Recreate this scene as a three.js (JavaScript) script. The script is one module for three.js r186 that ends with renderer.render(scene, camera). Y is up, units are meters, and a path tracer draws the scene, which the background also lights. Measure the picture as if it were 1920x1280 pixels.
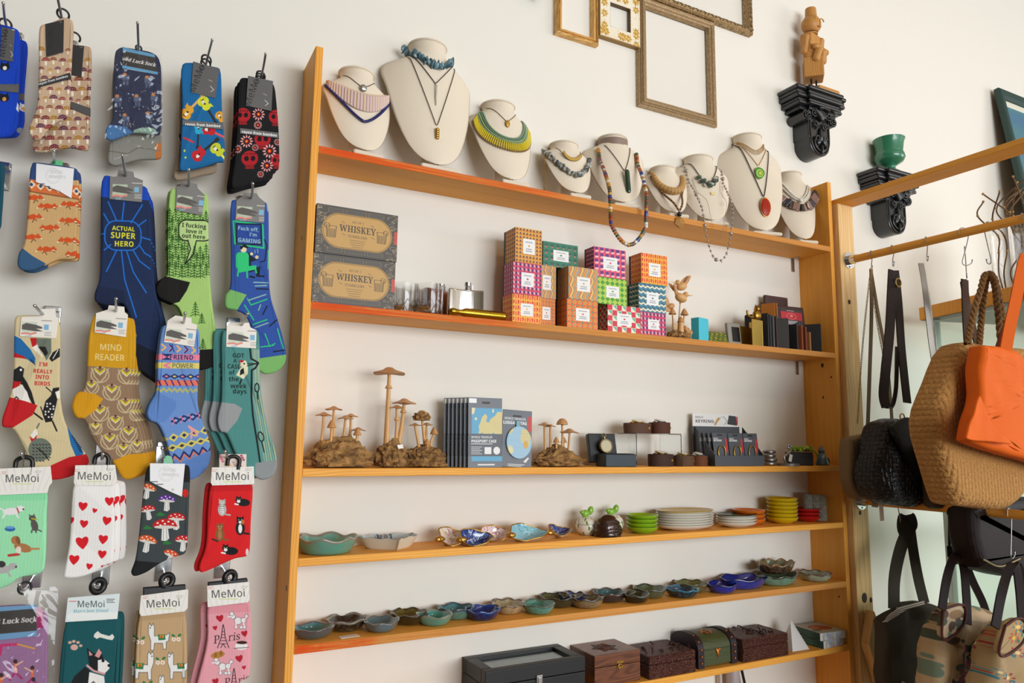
import * as THREE from 'three';
import { RoundedBoxGeometry } from 'three/addons/geometries/RoundedBoxGeometry.js';
import { mergeGeometries, mergeVertices, toCreasedNormals } from 'three/addons/utils/BufferGeometryUtils.js';
import { RectAreaLightUniformsLib } from 'three/addons/lights/RectAreaLightUniformsLib.js';
import { TessellateModifier } from 'three/addons/modifiers/TessellateModifier.js';
import { createNoise3D } from 'simplex-noise';

// ---------------------------------------------------------------- camera, sky, daylight, exposure
const renderer = new THREE.WebGLRenderer();
renderer.toneMapping = THREE.LinearToneMapping;
renderer.toneMappingExposure = 0.437;
renderer.shadowMap.enabled = true;
RectAreaLightUniformsLib.init();
const scene = new THREE.Scene();
const camera = new THREE.PerspectiveCamera(50.35, 1.5, 0.05, 60);
camera.position.set(-0.36575, 1.5, 1.8609);
camera.up.set(-0.072347, 0.991055, 0.112142);
camera.lookAt(-0.36575 + 0.461496, 1.5 + 0.132939, 1.8609 - 0.877125);
scene.add(camera);
scene.background = new THREE.Color(0.85, 0.93, 1.0);
function daylight(name, w, h, pos, target, color, intensity) {   // daylight entering one window opening
  const l = new THREE.RectAreaLight(color, intensity, w, h);
  l.name = name; l.position.set(...pos); l.lookAt(...target); l.castShadow = true; scene.add(l);
  return l;
}
daylight('daylight_side_window', 3.0, 1.9, [7.16, 2.3, 4.2], [0, 2.3, 4.2], 0xf3f7fe, 17);
daylight('daylight_shop_front', 4.2, 2.0, [1.8, 1.95, 6.16], [1.8, 1.95, 0], 0xf1f7fe, 25);

// ---------------------------------------------------------------- helpers
function rngOf(seed) { let a = seed >>> 0; return () => { a |= 0; a = a + 0x6D2B79F5 | 0; let t = Math.imul(a ^ a >>> 15, 1 | a); t = t + Math.imul(t ^ t >>> 7, 61 | t) ^ t; return ((t ^ t >>> 14) >>> 0) / 4294967296; }; }
const rnd = rngOf(7);
const noise3 = createNoise3D(rngOf(11));
const fbm = (x, y, z = 0, o = 4) => { let s = 0, a = 0.5; for (let i = 0; i < o; i++) { s += a * noise3(x, y, z); x *= 2.03; y *= 2.03; z *= 2.03; a *= 0.5; } return s; };
const V = (x, y, z) => new THREE.Vector3(x, y, z);
const taken = new Map();
function numbered(name) { const k = taken.get(name) || 0; taken.set(name, k + 1); return k ? name + '_' + String(k).padStart(3, '0') : name; }
function mesh(name, geo, mat, parent) {
  const m = new THREE.Mesh(geo, mat); m.name = name; m.castShadow = m.receiveShadow = true;
  if (parent) parent.add(m);
  return m;
}
const merge = (list) => mergeGeometries(list.map((g) => { const h = g.index ? g.toNonIndexed() : g.clone(); for (const k of Object.keys(h.attributes)) if (!['position', 'normal', 'uv'].includes(k)) h.deleteAttribute(k); if (!h.attributes.uv) h.setAttribute('uv', new THREE.Float32BufferAttribute(new Float32Array(h.attributes.position.count * 2), 2)); return h; }), false);
function thing(name, label, category, pos = [0, 0, 0], group) {
  const o = new THREE.Group(); o.name = numbered(name); o.position.set(...pos); o.userData = { label, category };
  if (group) o.userData.group = group;
  scene.add(o); return o;
}
function single(name, label, category, geo, mat, pos = [0, 0, 0], group) {
  const o = mesh(numbered(name), geo, mat, scene); o.position.set(...pos); o.userData = { label, category };
  if (group) o.userData.group = group;
  return o;
}
function structure(name, geo, mat, pos = [0, 0, 0], parent) {
  const o = mesh(name, geo, mat, parent || scene); o.position.set(...pos); if (!parent) o.userData.kind = 'structure';
  return o;
}
function copyOf(o, label, pos, group) {
  const c = o.clone(); c.name = numbered(o.name.replace(/_\d{3}$/, '')); c.userData = { ...o.userData, label }; if (group) c.userData.group = group;
  if (pos) c.position.set(...pos); scene.add(c); return c;
}
const T = (g, x = 0, y = 0, z = 0, rx = 0, ry = 0, rz = 0) => { if (rx || ry || rz) g.applyMatrix4(new THREE.Matrix4().makeRotationFromEuler(new THREE.Euler(rx, ry, rz))); g.translate(x, y, z); return g; };
const box = (w, h, d, r = 0.0015, seg = 2) => new RoundedBoxGeometry(w, h, d, seg, Math.min(r, w / 2.01, h / 2.01, d / 2.01));
const cyl = (r1, r2, h, n = 24) => new THREE.CylinderGeometry(r1, r2, h, n);
const ball = (r, n = 16) => new THREE.SphereGeometry(r, n, Math.max(6, n >> 1));
const lathe = (pts, n = 32) => new THREE.LatheGeometry(pts.map(([x, y]) => new THREE.Vector2(Math.max(x, 0.00001), y)), n);
function tube(points, r, seg = 40, n = 8, closed = false) { return new THREE.TubeGeometry(new THREE.CatmullRomCurve3(points.map((p) => (p.isVector3 ? p : V(...p))), closed, 'catmullrom', 0.5), seg, r, n, closed); }
function rod(a, b, r, n = 10) { const A = V(...a), B = V(...b), d = B.clone().sub(A), g = new THREE.CylinderGeometry(r, r, d.length(), n); g.applyQuaternion(new THREE.Quaternion().setFromUnitVectors(V(0, 1, 0), d.normalize())); g.translate((A.x + B.x) / 2, (A.y + B.y) / 2, (A.z + B.z) / 2); return g; }
// planar uv in metres over the faces of a box-like geometry; the grain runs along `axis`
function boxUV(g, axis = 0, off = 0) {
  const h = g.index ? g.toNonIndexed() : g, p = h.attributes.position, nn = h.attributes.normal, uv = new Float32Array(p.count * 2);
  for (let i = 0; i < p.count; i += 3) {
    const a = [0, 0, 0]; for (let k = 0; k < 3; k++) { a[0] += Math.abs(nn.getX(i + k)); a[1] += Math.abs(nn.getY(i + k)); a[2] += Math.abs(nn.getZ(i + k)); }
    const f = a.indexOf(Math.max(...a)); const rest = [0, 1, 2].filter((q) => q !== f); const ua = rest.includes(axis) ? axis : rest[0], va = rest.find((q) => q !== ua);
    for (let k = 0; k < 3; k++) { const c = [p.getX(i + k), p.getY(i + k), p.getZ(i + k)]; uv[2 * (i + k)] = c[ua] + off; uv[2 * (i + k) + 1] = c[va] + off * 0.37 + f * 0.11; }
  }
  h.setAttribute('uv', new THREE.BufferAttribute(uv, 2)); return h;
}
function canvasTex(w, h, draw, repeat) {
  const c = document.createElement('canvas'); c.width = w; c.height = h; const g = c.getContext('2d'); draw(g, w, h);
  const t = new THREE.CanvasTexture(c); t.colorSpace = THREE.SRGBColorSpace; t.magFilter = THREE.LinearFilter;
  if (repeat) { t.wrapS = t.wrapT = THREE.RepeatWrapping; t.repeat.set(...repeat); }
  return t;
}
function dataTex(w, h, fn, color = true, repeat = [1, 1]) {   // fn(u, v) -> [r, g, b] 0..255 or a grey value
  const d = new Uint8Array(w * h * 4);
  for (let j = 0; j < h; j++) for (let i = 0; i < w; i++) { const c = fn(i / w, j / h), k = 4 * (j * w + i), a = Array.isArray(c) ? c : [c, c, c]; for (let q = 0; q < 3; q++) d[k + q] = Math.max(0, Math.min(255, a[q])); d[k + 3] = 255; }
  const t = new THREE.DataTexture(d, w, h); t.magFilter = THREE.LinearFilter; t.minFilter = THREE.LinearMipmapLinearFilter; t.generateMipmaps = true; t.wrapS = t.wrapT = THREE.RepeatWrapping; t.repeat.set(...repeat); if (color) t.colorSpace = THREE.SRGBColorSpace; t.needsUpdate = true;
  return t;
}
const M = (color, roughness = 0.6, more = {}) => new THREE.MeshPhysicalMaterial({ color, roughness, ...more });
const cache = new Map();
const mat = (color, roughness = 0.6, metalness = 0) => { const k = color + '|' + roughness + '|' + metalness; if (!cache.has(k)) cache.set(k, M(color, roughness, { metalness })); return cache.get(k); };
// periodic noise on the unit square (so that textures tile)
const pn = (u, v, fu, fv, s = 0) => { const a = 2 * Math.PI * u, b = 2 * Math.PI * v; return noise3(Math.cos(a) * fu / 6.28 + s * 3.1, Math.sin(a) * fu / 6.28 + Math.cos(b) * fv / 6.28 * 1.3, Math.sin(b) * fv / 6.28 - s * 1.7); };
function woodTexture(light, dark, seed, w = 1024, h = 512, lines = 26) {   // covers 1 m along the grain, 0.5 m across
  return dataTex(w, h, (u, v) => {
    const warp = 0.7 * pn(u, v, 2, 3, seed) + 0.1 * pn(u, v, 5, 8, seed + 2);
    const ring = 0.5 + 0.5 * Math.sin(2 * Math.PI * (v * lines + warp * 2.2));
    const fine = 0.5 + 0.5 * pn(u, v, 14, 260, seed + 5), mid = 0.5 + 0.5 * pn(u, v, 3, 30, seed + 8);
    const t = Math.min(1, 0.5 * Math.pow(ring, 2.2) + 0.22 * fine + 0.3 * mid);
    return [0, 1, 2].map((q) => light[q] + (dark[q] - light[q]) * t);
  });
}
const metreUV = (t, sx = 1, sy = 2) => { t.repeat.set(sx, sy); return t; };
const pine = metreUV(woodTexture([250, 186, 86], [224, 142, 46], 1, 1024, 512, 84));
const palePine = metreUV(woodTexture([242, 206, 146], [222, 172, 104], 3));
const darkWood = metreUV(woodTexture([122, 62, 34], [70, 30, 18], 5), 2, 4);
const pineMat = M(0xffffff, 0.52, { map: pine, specularIntensity: 0.5 });
const palePineMat = M(0xffffff, 0.6, { map: palePine });
const darkWoodMat = M(0xffffff, 0.45, { map: darkWood });
const paintBump = dataTex(256, 256, (u, v) => 128 + 40 * pn(u, v, 40, 40, 1) + 40 * pn(u, v, 90, 90, 2), false);
const wallMat = M(0xebe6da, 0.85, { bumpMap: metreUV(paintBump.clone(), 2.5, 2.5), bumpScale: 0.00015 });
const chrome = mat(0xd8d8d8, 0.18, 1), steel = mat(0xa8a8a8, 0.32, 1), brass = mat(0xc9a04a, 0.28, 1), oldBrass = mat(0xa8894a, 0.42, 1), blackWire = mat(0x161616, 0.35, 0.3);
const H0 = [2.20335, 1.8174, 1.42659, 1.22665, 1.03767, 0.83009], H1 = [2.19905, 1.814, 1.42141, 1.23095, 1.03544, 0.83009];
const BW = 1.829, BD = 0.1416, BT = 0.0186;
const sh = (i, x) => H0[i - 1] + (H1[i - 1] - H0[i - 1]) * x / BW;   // top of shelf i at x

// several prints share one texture sheet
class Sheet {
  constructor(size) { this.size = size; this.c = document.createElement('canvas'); this.c.width = this.c.height = size; this.g = this.c.getContext('2d'); this.x = this.y = 2; this.row = 0; this.tex = new THREE.CanvasTexture(this.c); this.tex.colorSpace = THREE.SRGBColorSpace; this.tex.magFilter = THREE.LinearFilter; }
  put(w, h, draw, ground = '#888') {   // returns uv rectangle [u0, v0, u1, v1]
    w = Math.ceil(w); h = Math.ceil(h); const S = this.size;
    if (this.x + w + 6 > S) { this.x = 2; this.y += this.row + 6; this.row = 0; }
    if (this.y + h + 6 > S) throw new Error('sheet full');
    const x = this.x + 2, y = this.y + 2, g = this.g; g.save(); g.beginPath(); g.rect(x - 2, y - 2, w + 4, h + 4); g.clip(); g.fillStyle = ground; g.fillRect(x - 2, y - 2, w + 4, h + 4); g.translate(x, y); draw(g, w, h, x, y); g.restore();
    this.x += w + 6; this.row = Math.max(this.row, h); this.tex.needsUpdate = true;
    return [x / S, 1 - (y + h) / S, (x + w) / S, 1 - y / S];
  }
}
const clothSheet = new Sheet(2048), cardSheet = new Sheet(1536), boxSheet = new Sheet(2048);

// ---------------------------------------------------------------- the room
{
  const XL = -3.4, XR = 7.2, ZF = 6.2, HC = 4.3;
  const slab = (x0, x1, y0, y1, z0, z1) => boxUV(T(new THREE.BoxGeometry(x1 - x0, y1 - y0, z1 - z0), (x0 + x1) / 2, (y0 + y1) / 2, (z0 + z1) / 2), 0);
  structure('wall_back', slab(XL - 0.2, XR + 0.2, -0.2, HC, -0.15, 0), wallMat);
  structure('wall_left', slab(XL - 0.2, XL, -0.2, HC, 0, ZF + 0.2), mat(0x5c564e, 0.9));
  // side wall and shop front with their windows
  const A0 = 1.3, A1 = 3.3, B0 = 2.65, B1 = 5.75, C0 = 0.9, C1 = 3.0, D0 = -0.35, D1 = 3.95;
  structure('wall_right', merge([slab(XR, XR + 0.2, -0.2, A0, 0, ZF + 0.2), slab(XR, XR + 0.2, A1, HC, 0, ZF + 0.2), slab(XR, XR + 0.2, A0, A1, 0, B0), slab(XR, XR + 0.2, A0, A1, B1, ZF + 0.2)]), wallMat);
  structure('wall_front', merge([slab(XL, XR, -0.2, C0, ZF, ZF + 0.2), slab(XL, XR, C1, HC, ZF, ZF + 0.2), slab(XL, D0, C0, C1, ZF, ZF + 0.2), slab(D1, XR, C0, C1, ZF, ZF + 0.2)]), wallMat);
  const floorMat = M(0xffffff, 0.5, { map: metreUV(woodTexture([128, 112, 96], [92, 78, 64], 9), 1, 2) });
  structure('floor', slab(XL - 0.2, XR + 0.2, -0.2, 0, 0, ZF + 0.2), floorMat);
  structure('ceiling', slab(XL - 0.2, XR + 0.2, HC, HC + 0.2, -0.15, ZF + 0.2), mat(0xa8a094, 0.9));
  const fr = mat(0xe8e4dc, 0.5);
  const win1 = new THREE.Group(); win1.name = 'window_1'; win1.userData.kind = 'structure'; scene.add(win1);
  for (const z of [B0 + 0.03, 4.2, B1 - 0.03]) mesh('window_frame', slab(XR + 0.06, XR + 0.12, A0, A1, z - 0.03, z + 0.03), fr, win1);
  for (const y of [A0 + 0.03, A1 - 0.03]) mesh('window_frame', slab(XR + 0.06, XR + 0.12, y - 0.03, y + 0.03, B0, B1), fr, win1);
  const win2 = new THREE.Group(); win2.name = 'window_2'; win2.userData.kind = 'structure'; scene.add(win2);
  for (const x of [D0 + 0.03, 1.08, 2.52, D1 - 0.03]) mesh('window_frame', slab(x - 0.03, x + 0.03, C0, C1, ZF + 0.06, ZF + 0.12), fr, win2);
  for (const y of [C0 + 0.03, C1 - 0.03]) mesh('window_frame', slab(D0, D1, y - 0.03, y + 0.03, ZF + 0.06, ZF + 0.12), fr, win2);
  // warm spot lamps on a ceiling track
  const track = thing('track_light', 'black ceiling track with five warm spot lamps', 'lamp', [2.4, HC, 2.4]);
  mesh('rail', T(box(4.4, 0.03, 0.04), 0, -0.1, 0), blackWire, track);
  for (const x of [-1.6, 1.6]) mesh('stem', T(cyl(0.008, 0.008, 0.1), x, -0.05, 0), blackWire, track);
  for (const x of [-1.9, -0.95, 0, 0.95, 1.9]) {
    const lamp = mesh('lamp_head', T(cyl(0.035, 0.05, 0.14), 0, 0, 0, 0.5), blackWire, track); lamp.position.set(x, -0.2, -0.03);
    const glow = mesh('bulb', T(cyl(0.042, 0.042, 0.004), 0, -0.073, 0, 0.5), M(0x000000, 1, { emissive: 0xffd9a0, emissiveIntensity: 6 }), lamp);
    const s = new THREE.SpotLight(0xffe2c0, 2, 0, 0.85, 0.7, 2); s.name = 'lamp_light'; s.castShadow = true; s.shadow.radius = 5;
    s.position.set(2.4 + x, HC - 0.2 - 0.075 * Math.cos(0.5), 2.4 - 0.03 - 0.075 * Math.sin(0.5)); s.target.position.set(1.9 + x, 1.6, 0); scene.add(s, s.target);
  }
}

// ---------------------------------------------------------------- the wall bookcase
{
  const b = thing('bookcase', 'tall pine wall bookcase with long narrow open shelves', 'bookcase');
  const pineRed = M(0xffffff, 0.6, { specularIntensity: 0.3, map: canvasTex(2048, 64, (g, w, h) => {   // amber board with red streaks, denser towards one end
    const r = rngOf(3);
    g.fillStyle = '#d99a52'; g.fillRect(0, 0, w, h);
    for (let i = 0; i < 420; i++) { g.strokeStyle = `rgba(${150 + r() * 50 | 0},${80 + r() * 40 | 0},30,${0.1 + r() * 0.18})`; g.lineWidth = 0.6 + r() * 1.6; const y = r() * h, x = r() * w; g.beginPath(); g.moveTo(x, y); g.lineTo(x + 100 + r() * 500, y + (r() - 0.5) * 4); g.stroke(); }
    for (let i = 0; i < 520; i++) { const x = Math.pow(r(), 1.9) * 0.3 * w; g.strokeStyle = `rgba(${205 + r() * 30 | 0},${50 + r() * 30 | 0},${r() * 14 | 0},${0.16 + r() * 0.2})`; g.lineWidth = 1 + r() * 3; const y = r() * h; g.beginPath(); g.moveTo(x - 40, y); g.lineTo(x + 20 + r() * 90, y + (r() - 0.5) * 3); g.stroke(); }
  }) });
  const top = [2.458, 2.4424];
  for (const [k, x] of [[0, -BT / 2], [1, BW + BT / 2]]) {
    const g = boxUV(box(BT, top[k], BD, 0.002), 1, 0.31 + k * 0.43);
    const m = mesh('upright', g, pineMat, b); m.position.set(x, top[k] / 2, BD / 2);
  }
  const ys = [...H0, 0.6, 0.35, 0.1], ye = [...H1, 0.6, 0.35, 0.1];
  ys.forEach((y0, i) => {
    const y1 = ye[i], s = mesh('shelf', boxUV(box(BW, BT, BD - 0.001, 0.0018), 0, i * 0.377), pineMat, b);
    s.position.set(BW / 2, (y0 + y1) / 2 - BT / 2, BD / 2 - 0.0005); s.rotation.z = Math.atan2(y1 - y0, BW);
    if ([0, 1, 4].includes(i)) {   // the front edge of these boards turns redder at one end
      const g = box(BW - 0.004, BT - 0.001, 0.0012, 0.0003), p = g.attributes.position, uv = g.attributes.uv;
      for (let q = 0; q < p.count; q++) uv.setXY(q, (p.getX(q) / BW + 0.5) * (i === 4 ? 3 : i === 0 ? 0.8 : 1), p.getY(q) / BT + 0.5);
      const e = mesh('edge_strip', g, pineRed, s); e.position.set(0, 0, BD / 2); e.userData.label = 'reddish front edge of the board';
    }
  });
  // small steel angle brackets under the boards
  for (const [i, x] of [[1, 1.795], [2, 1.795]]) { const br = mesh('bracket', merge([T(box(0.016, 0.05, 0.002), x, sh(i, x) - BT - 0.025, 0.002), T(box(0.016, 0.002, 0.03), x, sh(i, x) - BT - 0.001, 0.015)]), steel, b); mesh('screw', T(cyl(0.003, 0.003, 0.002, 10), x, sh(i, x) - BT - 0.038, 0.0035, Math.PI / 2), chrome, br); }
  // dark knots and nail holes in the side boards
  const knot = mat(0x3a1a08, 0.7);
  for (const [x, y, z, r] of [[BW - 0.0004, 1.775, 0.085, 0.006], [BW - 0.0004, 1.73, 0.12, 0.003], [BW - 0.0004, 1.66, 0.082, 0.0035], [-BT + 0.0004, 1.16, 0.12, 0.006], [-BT + 0.0004, 1.98, 0.09, 0.005], [BW - 0.0004, 0.99, 0.03, 0.0025], [BW - 0.0004, 0.98, 0.11, 0.0025]]) mesh('knot', T(new THREE.SphereGeometry(1, 12, 8).scale(0.0008, r * 1.4, r), x, y, z), knot, b);
}

// ---------------------------------------------------------------- sock wall
const P2 = (s) => s.split(' ').map((q) => q.split(',').map(Number));
const pg = (g, c, s, close = true) => { const a = P2(s); g.fillStyle = c; g.beginPath(); a.forEach(([x, y], i) => (i ? g.lineTo(x, y) : g.moveTo(x, y))); if (close) g.closePath(); g.fill(); };
const pl = (g, c, w, s) => { const a = P2(s); g.strokeStyle = c; g.lineWidth = w; g.lineJoin = g.lineCap = 'round'; g.beginPath(); a.forEach(([x, y], i) => (i ? g.lineTo(x, y) : g.moveTo(x, y))); g.stroke(); };
const el = (g, c, x, y, rx, ry = rx, rot = 0) => { g.fillStyle = c; g.beginPath(); g.ellipse(x, y, rx, ry, rot, 0, 7); g.fill(); };
const ring = (g, c, w, x, y, rx, ry = rx, rot = 0) => { g.strokeStyle = c; g.lineWidth = w; g.beginPath(); g.ellipse(x, y, rx, ry, rot, 0, 7); g.stroke(); };
const txt = (g, s, x, y, size, c, rot = 0, font = 'bold', fam = 'sans-serif', sx = 1) => { g.save(); g.translate(x, y); g.rotate(rot); g.scale(sx, 1); g.fillStyle = c; g.font = `${font} ${size}px ${fam}`; g.textAlign = 'center'; g.textBaseline = 'middle'; g.fillText(s, 0, 0); g.restore(); };
const lines = (g, c, x, y, w, n, dy, h = 1) => { g.fillStyle = c; for (let i = 0; i < n; i++) g.fillRect(x, y + i * dy, w * (1 - 0.18 * (i % 2)), h); };
function smooth(raw, n = 6) {   // rounded outline that keeps its sharp corners
  const pts = [], N = raw.length;
  raw.forEach((p, i) => {
    const a = raw[(i + N - 1) % N], c = raw[(i + 1) % N], d1 = [p[0] - a[0], p[1] - a[1]], d2 = [c[0] - p[0], c[1] - p[1]], l1 = Math.hypot(...d1), l2 = Math.hypot(...d2);
    const turn = Math.acos(Math.max(-1, Math.min(1, (d1[0] * d2[0] + d1[1] * d2[1]) / (l1 * l2))));
    if (turn > 0.85 && l1 > 0.012 && l2 > 0.012) { const e = 0.004; pts.push([p[0] - d1[0] / l1 * e, p[1] - d1[1] / l1 * e], [p[0] + d2[0] / l2 * e, p[1] + d2[1] / l2 * e]); } else pts.push(p);
  });
  return new THREE.CatmullRomCurve3(pts.map(([x, y]) => V(x, y, 0)), true, 'centripetal').getPoints(pts.length * n).slice(0, -1).map((p) => [p.x, p.y]);
}
const bagMat = M(0xffffff, 0.06, { transmission: 1, thickness: 0, ior: 1.4, bumpMap: dataTex(128, 128, (u, v) => 128 + 110 * pn(u, v, 5, 6, 9) + 12 * pn(u, v, 9, 8, 3), false), bumpScale: 0.005 });
// a flat thing cut to an outline (metres, wall plane) with thickness, rounded rim and a printed face
function cut(name, parent, outline, z, o = {}) {
  const b = parent.position, q = o.smooth === false ? outline : smooth(outline, o.seg || 5);
  const s = new THREE.Shape(q.map(([x, y]) => new THREE.Vector2(x - b.x, y - b.y))), t = o.t ?? 0.006, bv = o.bevel ?? t * 0.45;
  let g = new THREE.ExtrudeGeometry(s, { depth: Math.max(0.0001, t - 2 * bv), bevelEnabled: bv > 0, bevelThickness: bv, bevelSize: bv, bevelOffset: -bv, bevelSegments: o.bs ?? 3, curveSegments: 6 });
  g.translate(0, 0, z - b.z - (t - 2 * bv) / 2);
  const xs = outline.map((p) => p[0]), ys = outline.map((p) => p[1]), x0 = Math.min(...xs) - 0.004, x1 = Math.max(...xs) + 0.004, y0 = Math.min(...ys) - 0.004, y1 = Math.max(...ys) + 0.004;
  if (o.tess) g = new TessellateModifier(o.tess, 6).modify(g);
  const p = g.attributes.position, uv = g.attributes.uv;
  if (o.wave) for (let i = 0; i < p.count; i++) { const X = p.getX(i) + b.x, Y = p.getY(i) + b.y; p.setZ(i, p.getZ(i) + o.wave * noise3(X * 14, Y * 9, z * 50)); }
  let m = o.mat, R = [0, 0, 1, 1];
  if (o.draw) {
    const k = o.res || 1500, a = o.frame, sheet = o.knit ? clothSheet : cardSheet;
    R = sheet.put((x1 - x0) * k, (y1 - y0) * k, (c, w, h, ox, oy) => {
      // the print is laid out in its own drawing units; `frame` = origin (u, v), its place in metres and the size of one unit
      const [u, v, X, Y, ax, ay, bx, by] = a;
      c.setTransform(ax * k, -ay * k, bx * k, -by * k, (X - ax * u - bx * v - x0) * k + ox, (y1 - (Y - ay * u - by * v)) * k + oy);
      o.draw(c);
    }, o.ground);
    m = o.knit ? knitMat : (o.rough ?? 0.6) < 0.5 ? glossCardMat : cardMat;
  }
  for (let i = 0; i < p.count; i++) uv.setXY(i, R[0] + (R[2] - R[0]) * (p.getX(i) + b.x - x0) / (x1 - x0), R[1] + (R[3] - R[1]) * (p.getY(i) + b.y - y0) / (y1 - y0));
  if (o.tess && o.draw) { g.deleteAttribute('normal'); g = mergeVertices(g, 1e-5); }
  if (o.tess && !o.draw) { g.deleteAttribute('normal'); g.deleteAttribute('uv'); g = mergeVertices(g, 1e-5); g.computeVertexNormals(); g = boxUV(g, 0); } else if (o.wave) g.computeVertexNormals();
  if (!o.draw && !o.tess && m !== bagMat && t > 0.02) g = boxUV(g, 0);
  return mesh(name, g, m, parent);
}
const knitBump = metreUV(dataTex(128, 256, (u, v) => 128 + 60 * Math.sin(u * 2 * Math.PI * 22) + 30 * Math.sin(v * 2 * Math.PI * 70) + 50 * pn(u, v, 3, 4, 4), false), 12, 6);
const knitMat = M(0xffffff, 0.92, { map: clothSheet.tex, bumpMap: knitBump, bumpScale: 0.0003, sheen: 0.25, sheenRoughness: 0.6 }), cardMat = M(0xffffff, 0.6, { map: cardSheet.tex }), glossCardMat = M(0xffffff, 0.38, { map: cardSheet.tex });
const wireRing = (x, y, z, r = 0.011) => T(new THREE.TorusGeometry(r, 0.0022, 8, 24, 5.2), x, y, z, 0, 0.35, -0.6);
function pegHook(ring, tip, label) {   // bracket on the wall, arm, upturned tip
  const h = thing('peg_hook', label, 'hook', [ring[0], ring[1], 0], 'display hooks on the sock wall');
  mesh('bracket', merge([T(box(0.034, 0.062, 0.004, 0.002), 0, 0.004, 0.002), T(box(0.03, 0.012, 0.012, 0.002), 0, 0.028, 0.008)]), chrome, h);
  mesh('screw', T(cyl(0.004, 0.004, 0.003, 12), 0, 0.02, 0.005, Math.PI / 2), steel, h);
  mesh('arm', tube([[0, -0.004, 0.004], [0, -0.006, 0.06], [0, -0.006, 0.13], [(tip[0] - ring[0]) * 0.5, (tip[1] - ring[1]) * 0.4 - 0.004, 0.19], [tip[0] - ring[0], tip[1] - ring[1], 0.235]], 0.0026, 40, 8), steel, h);
  mesh('tip', T(ball(0.0034, 10), tip[0] - ring[0], tip[1] - ring[1], 0.235), chrome, h);
}
function sockPack(label, at, z, sock, o = {}) {
  const s = thing('sock_pack', label, 'socks', [at[0], at[1], z]);
  cut('sock', s, sock, z, { t: 0.011, bevel: 0.0045, bs: 4, knit: true, wave: 0.003, res: 1400, ...o });
  return s;
}
// pairs hanging behind the front one on the same hook: plain, only their rims show
function behind(src, n, dx, dy, dz, labels) {
  for (let i = 1; i <= n; i++) { const c = src.clone(); c.name = numbered('sock_pack'); [...c.children].forEach((k) => { if (k.name !== 'sock') c.remove(k); }); c.userData = { label: labels[i - 1], category: 'socks' }; c.position.x += dx * i; c.position.y += dy * i; c.position.z -= dz * i; scene.add(c); }
}
const A = (u, v, ...m) => [u, v, ...m];
const RW = mat(0x141414, 0.4);
const menCard = (g, x, y, w, h, r) => { g.fillStyle = '#5c5a58'; g.fillRect(x - 20, y - 20, w + 60, h + 60); txt(g, 'MeMoi', x + w * 0.2, y + h * 0.46, 19, '#1e1e1e', -1.45 + r, '300'); txt(g, 'MEN', x + w * 0.36, y + h * 0.2, 7, '#1e1e1e', -1.45 + r); g.fillStyle = '#d8d8d8'; g.fillRect(x + w * 0.82, y + 3, 9, 4); pl(g, '#c9c9c9', 1.3, `${x + w * 0.72},${y + h * 0.75} ${x + w * 0.86},${y + h * 0.86} ${x + w * 0.74},${y + h * 0.92}`); pl(g, '#b4b4b4', 1, `${x + w * 0.66},${y + h * 0.55} ${x + w * 0.8},${y + h * 0.6}`); };
const luckCard = (g, x, y) => { g.save(); g.translate(x, y); g.rotate(0.2); g.fillStyle = '#2a2320'; g.fillRect(-10, -8, 90, 36); g.fillStyle = '#5f9fc4'; g.fillRect(-10, -8, 90, 7); g.fillRect(-10, 25, 90, 12); txt(g, 'Good Luck Sock', 30, 13, 9, '#f2f2ee', 0, 'italic bold', 'serif'); lines(g, '#dcebf2', 14, 30, 36, 1, 3, 2); g.restore(); };
const blueCard = (bg, ink) => (g, x, y, rot = 0.12) => { g.fillStyle = bg; g.fillRect(x - 60, y - 60, 160, 150); g.save(); g.translate(x, y); g.rotate(rot); g.fillStyle = ink ? '#cfd6c0' : '#b9c3a8'; g.fillRect(4, 8, 28, 22); pg(g, '#56504a', '4,14 12,10 30,13 42,17 42,20 30,20 44,25 30,25 12,23 4,22'); g.fillStyle = '#7fb4cf'; g.fillRect(45, 12, 9, 10); pl(g, '#e88474', 3, '4,30 14,29 20,31 30,28'); lines(g, ink ? '#8a8580' : '#d8d4cc', 40, 4, 20, 1, 3, 1.4); lines(g, ink ? '#9a9590' : '#d8d4cc', 46, 26, 14, 3, 3, 1); lines(g, '#8fb6c8', 10, 33, 12, 2, 2.5, 1.2); g.restore(); };
const greyCard = blueCard('#7b7874', false), creamCard = blueCard('#efe7da', true);
const memoiCard = (g, x, y, r = 0.03) => { g.fillStyle = '#efeae0'; g.fillRect(x - 80, y - 60, 160, 120); for (let i = -4; i < 5; i++) pl(g, '#dcd6ca', 1.2, `${x + i * 10},${y + 24} ${x + i * 16},${y - 30}`); txt(g, 'MeMoi', x, y, 20, '#3c3a36', r, '300', 'sans-serif', 1.05); g.fillStyle = '#d3da9a'; g.fillRect(x - 18, y + 10, 36, 1.8); lines(g, '#d99a94', x - 38, y - 12, 9, 2, 3, 1.2); lines(g, '#b9b4aa', x + 24, y - 14, 14, 2, 3, 1); };
const benefitCard = (g, x, y) => { g.fillStyle = '#f1efee'; g.fillRect(x - 60, y - 60, 140, 140); ring(g, '#d6d4d4', 1, x, y, 14); ring(g, '#dddbdb', 0.8, x, y, 11); txt(g, 'SOCKS', x + 6, y - 7, 8, '#c6c3c2', 0.06, '400'); txt(g, 'BENEFITS', x + 8, y + 2, 7.5, '#c6c3c2', 0.06, '400'); lines(g, '#55535c', x - 30, y + 14, 14, 1, 4, 1.6); lines(g, '#55535c', x - 18, y + 19, 12, 1, 4, 1.6); el(g, '#c4c8c0', x + 12, y + 30, 2.4); };
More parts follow.
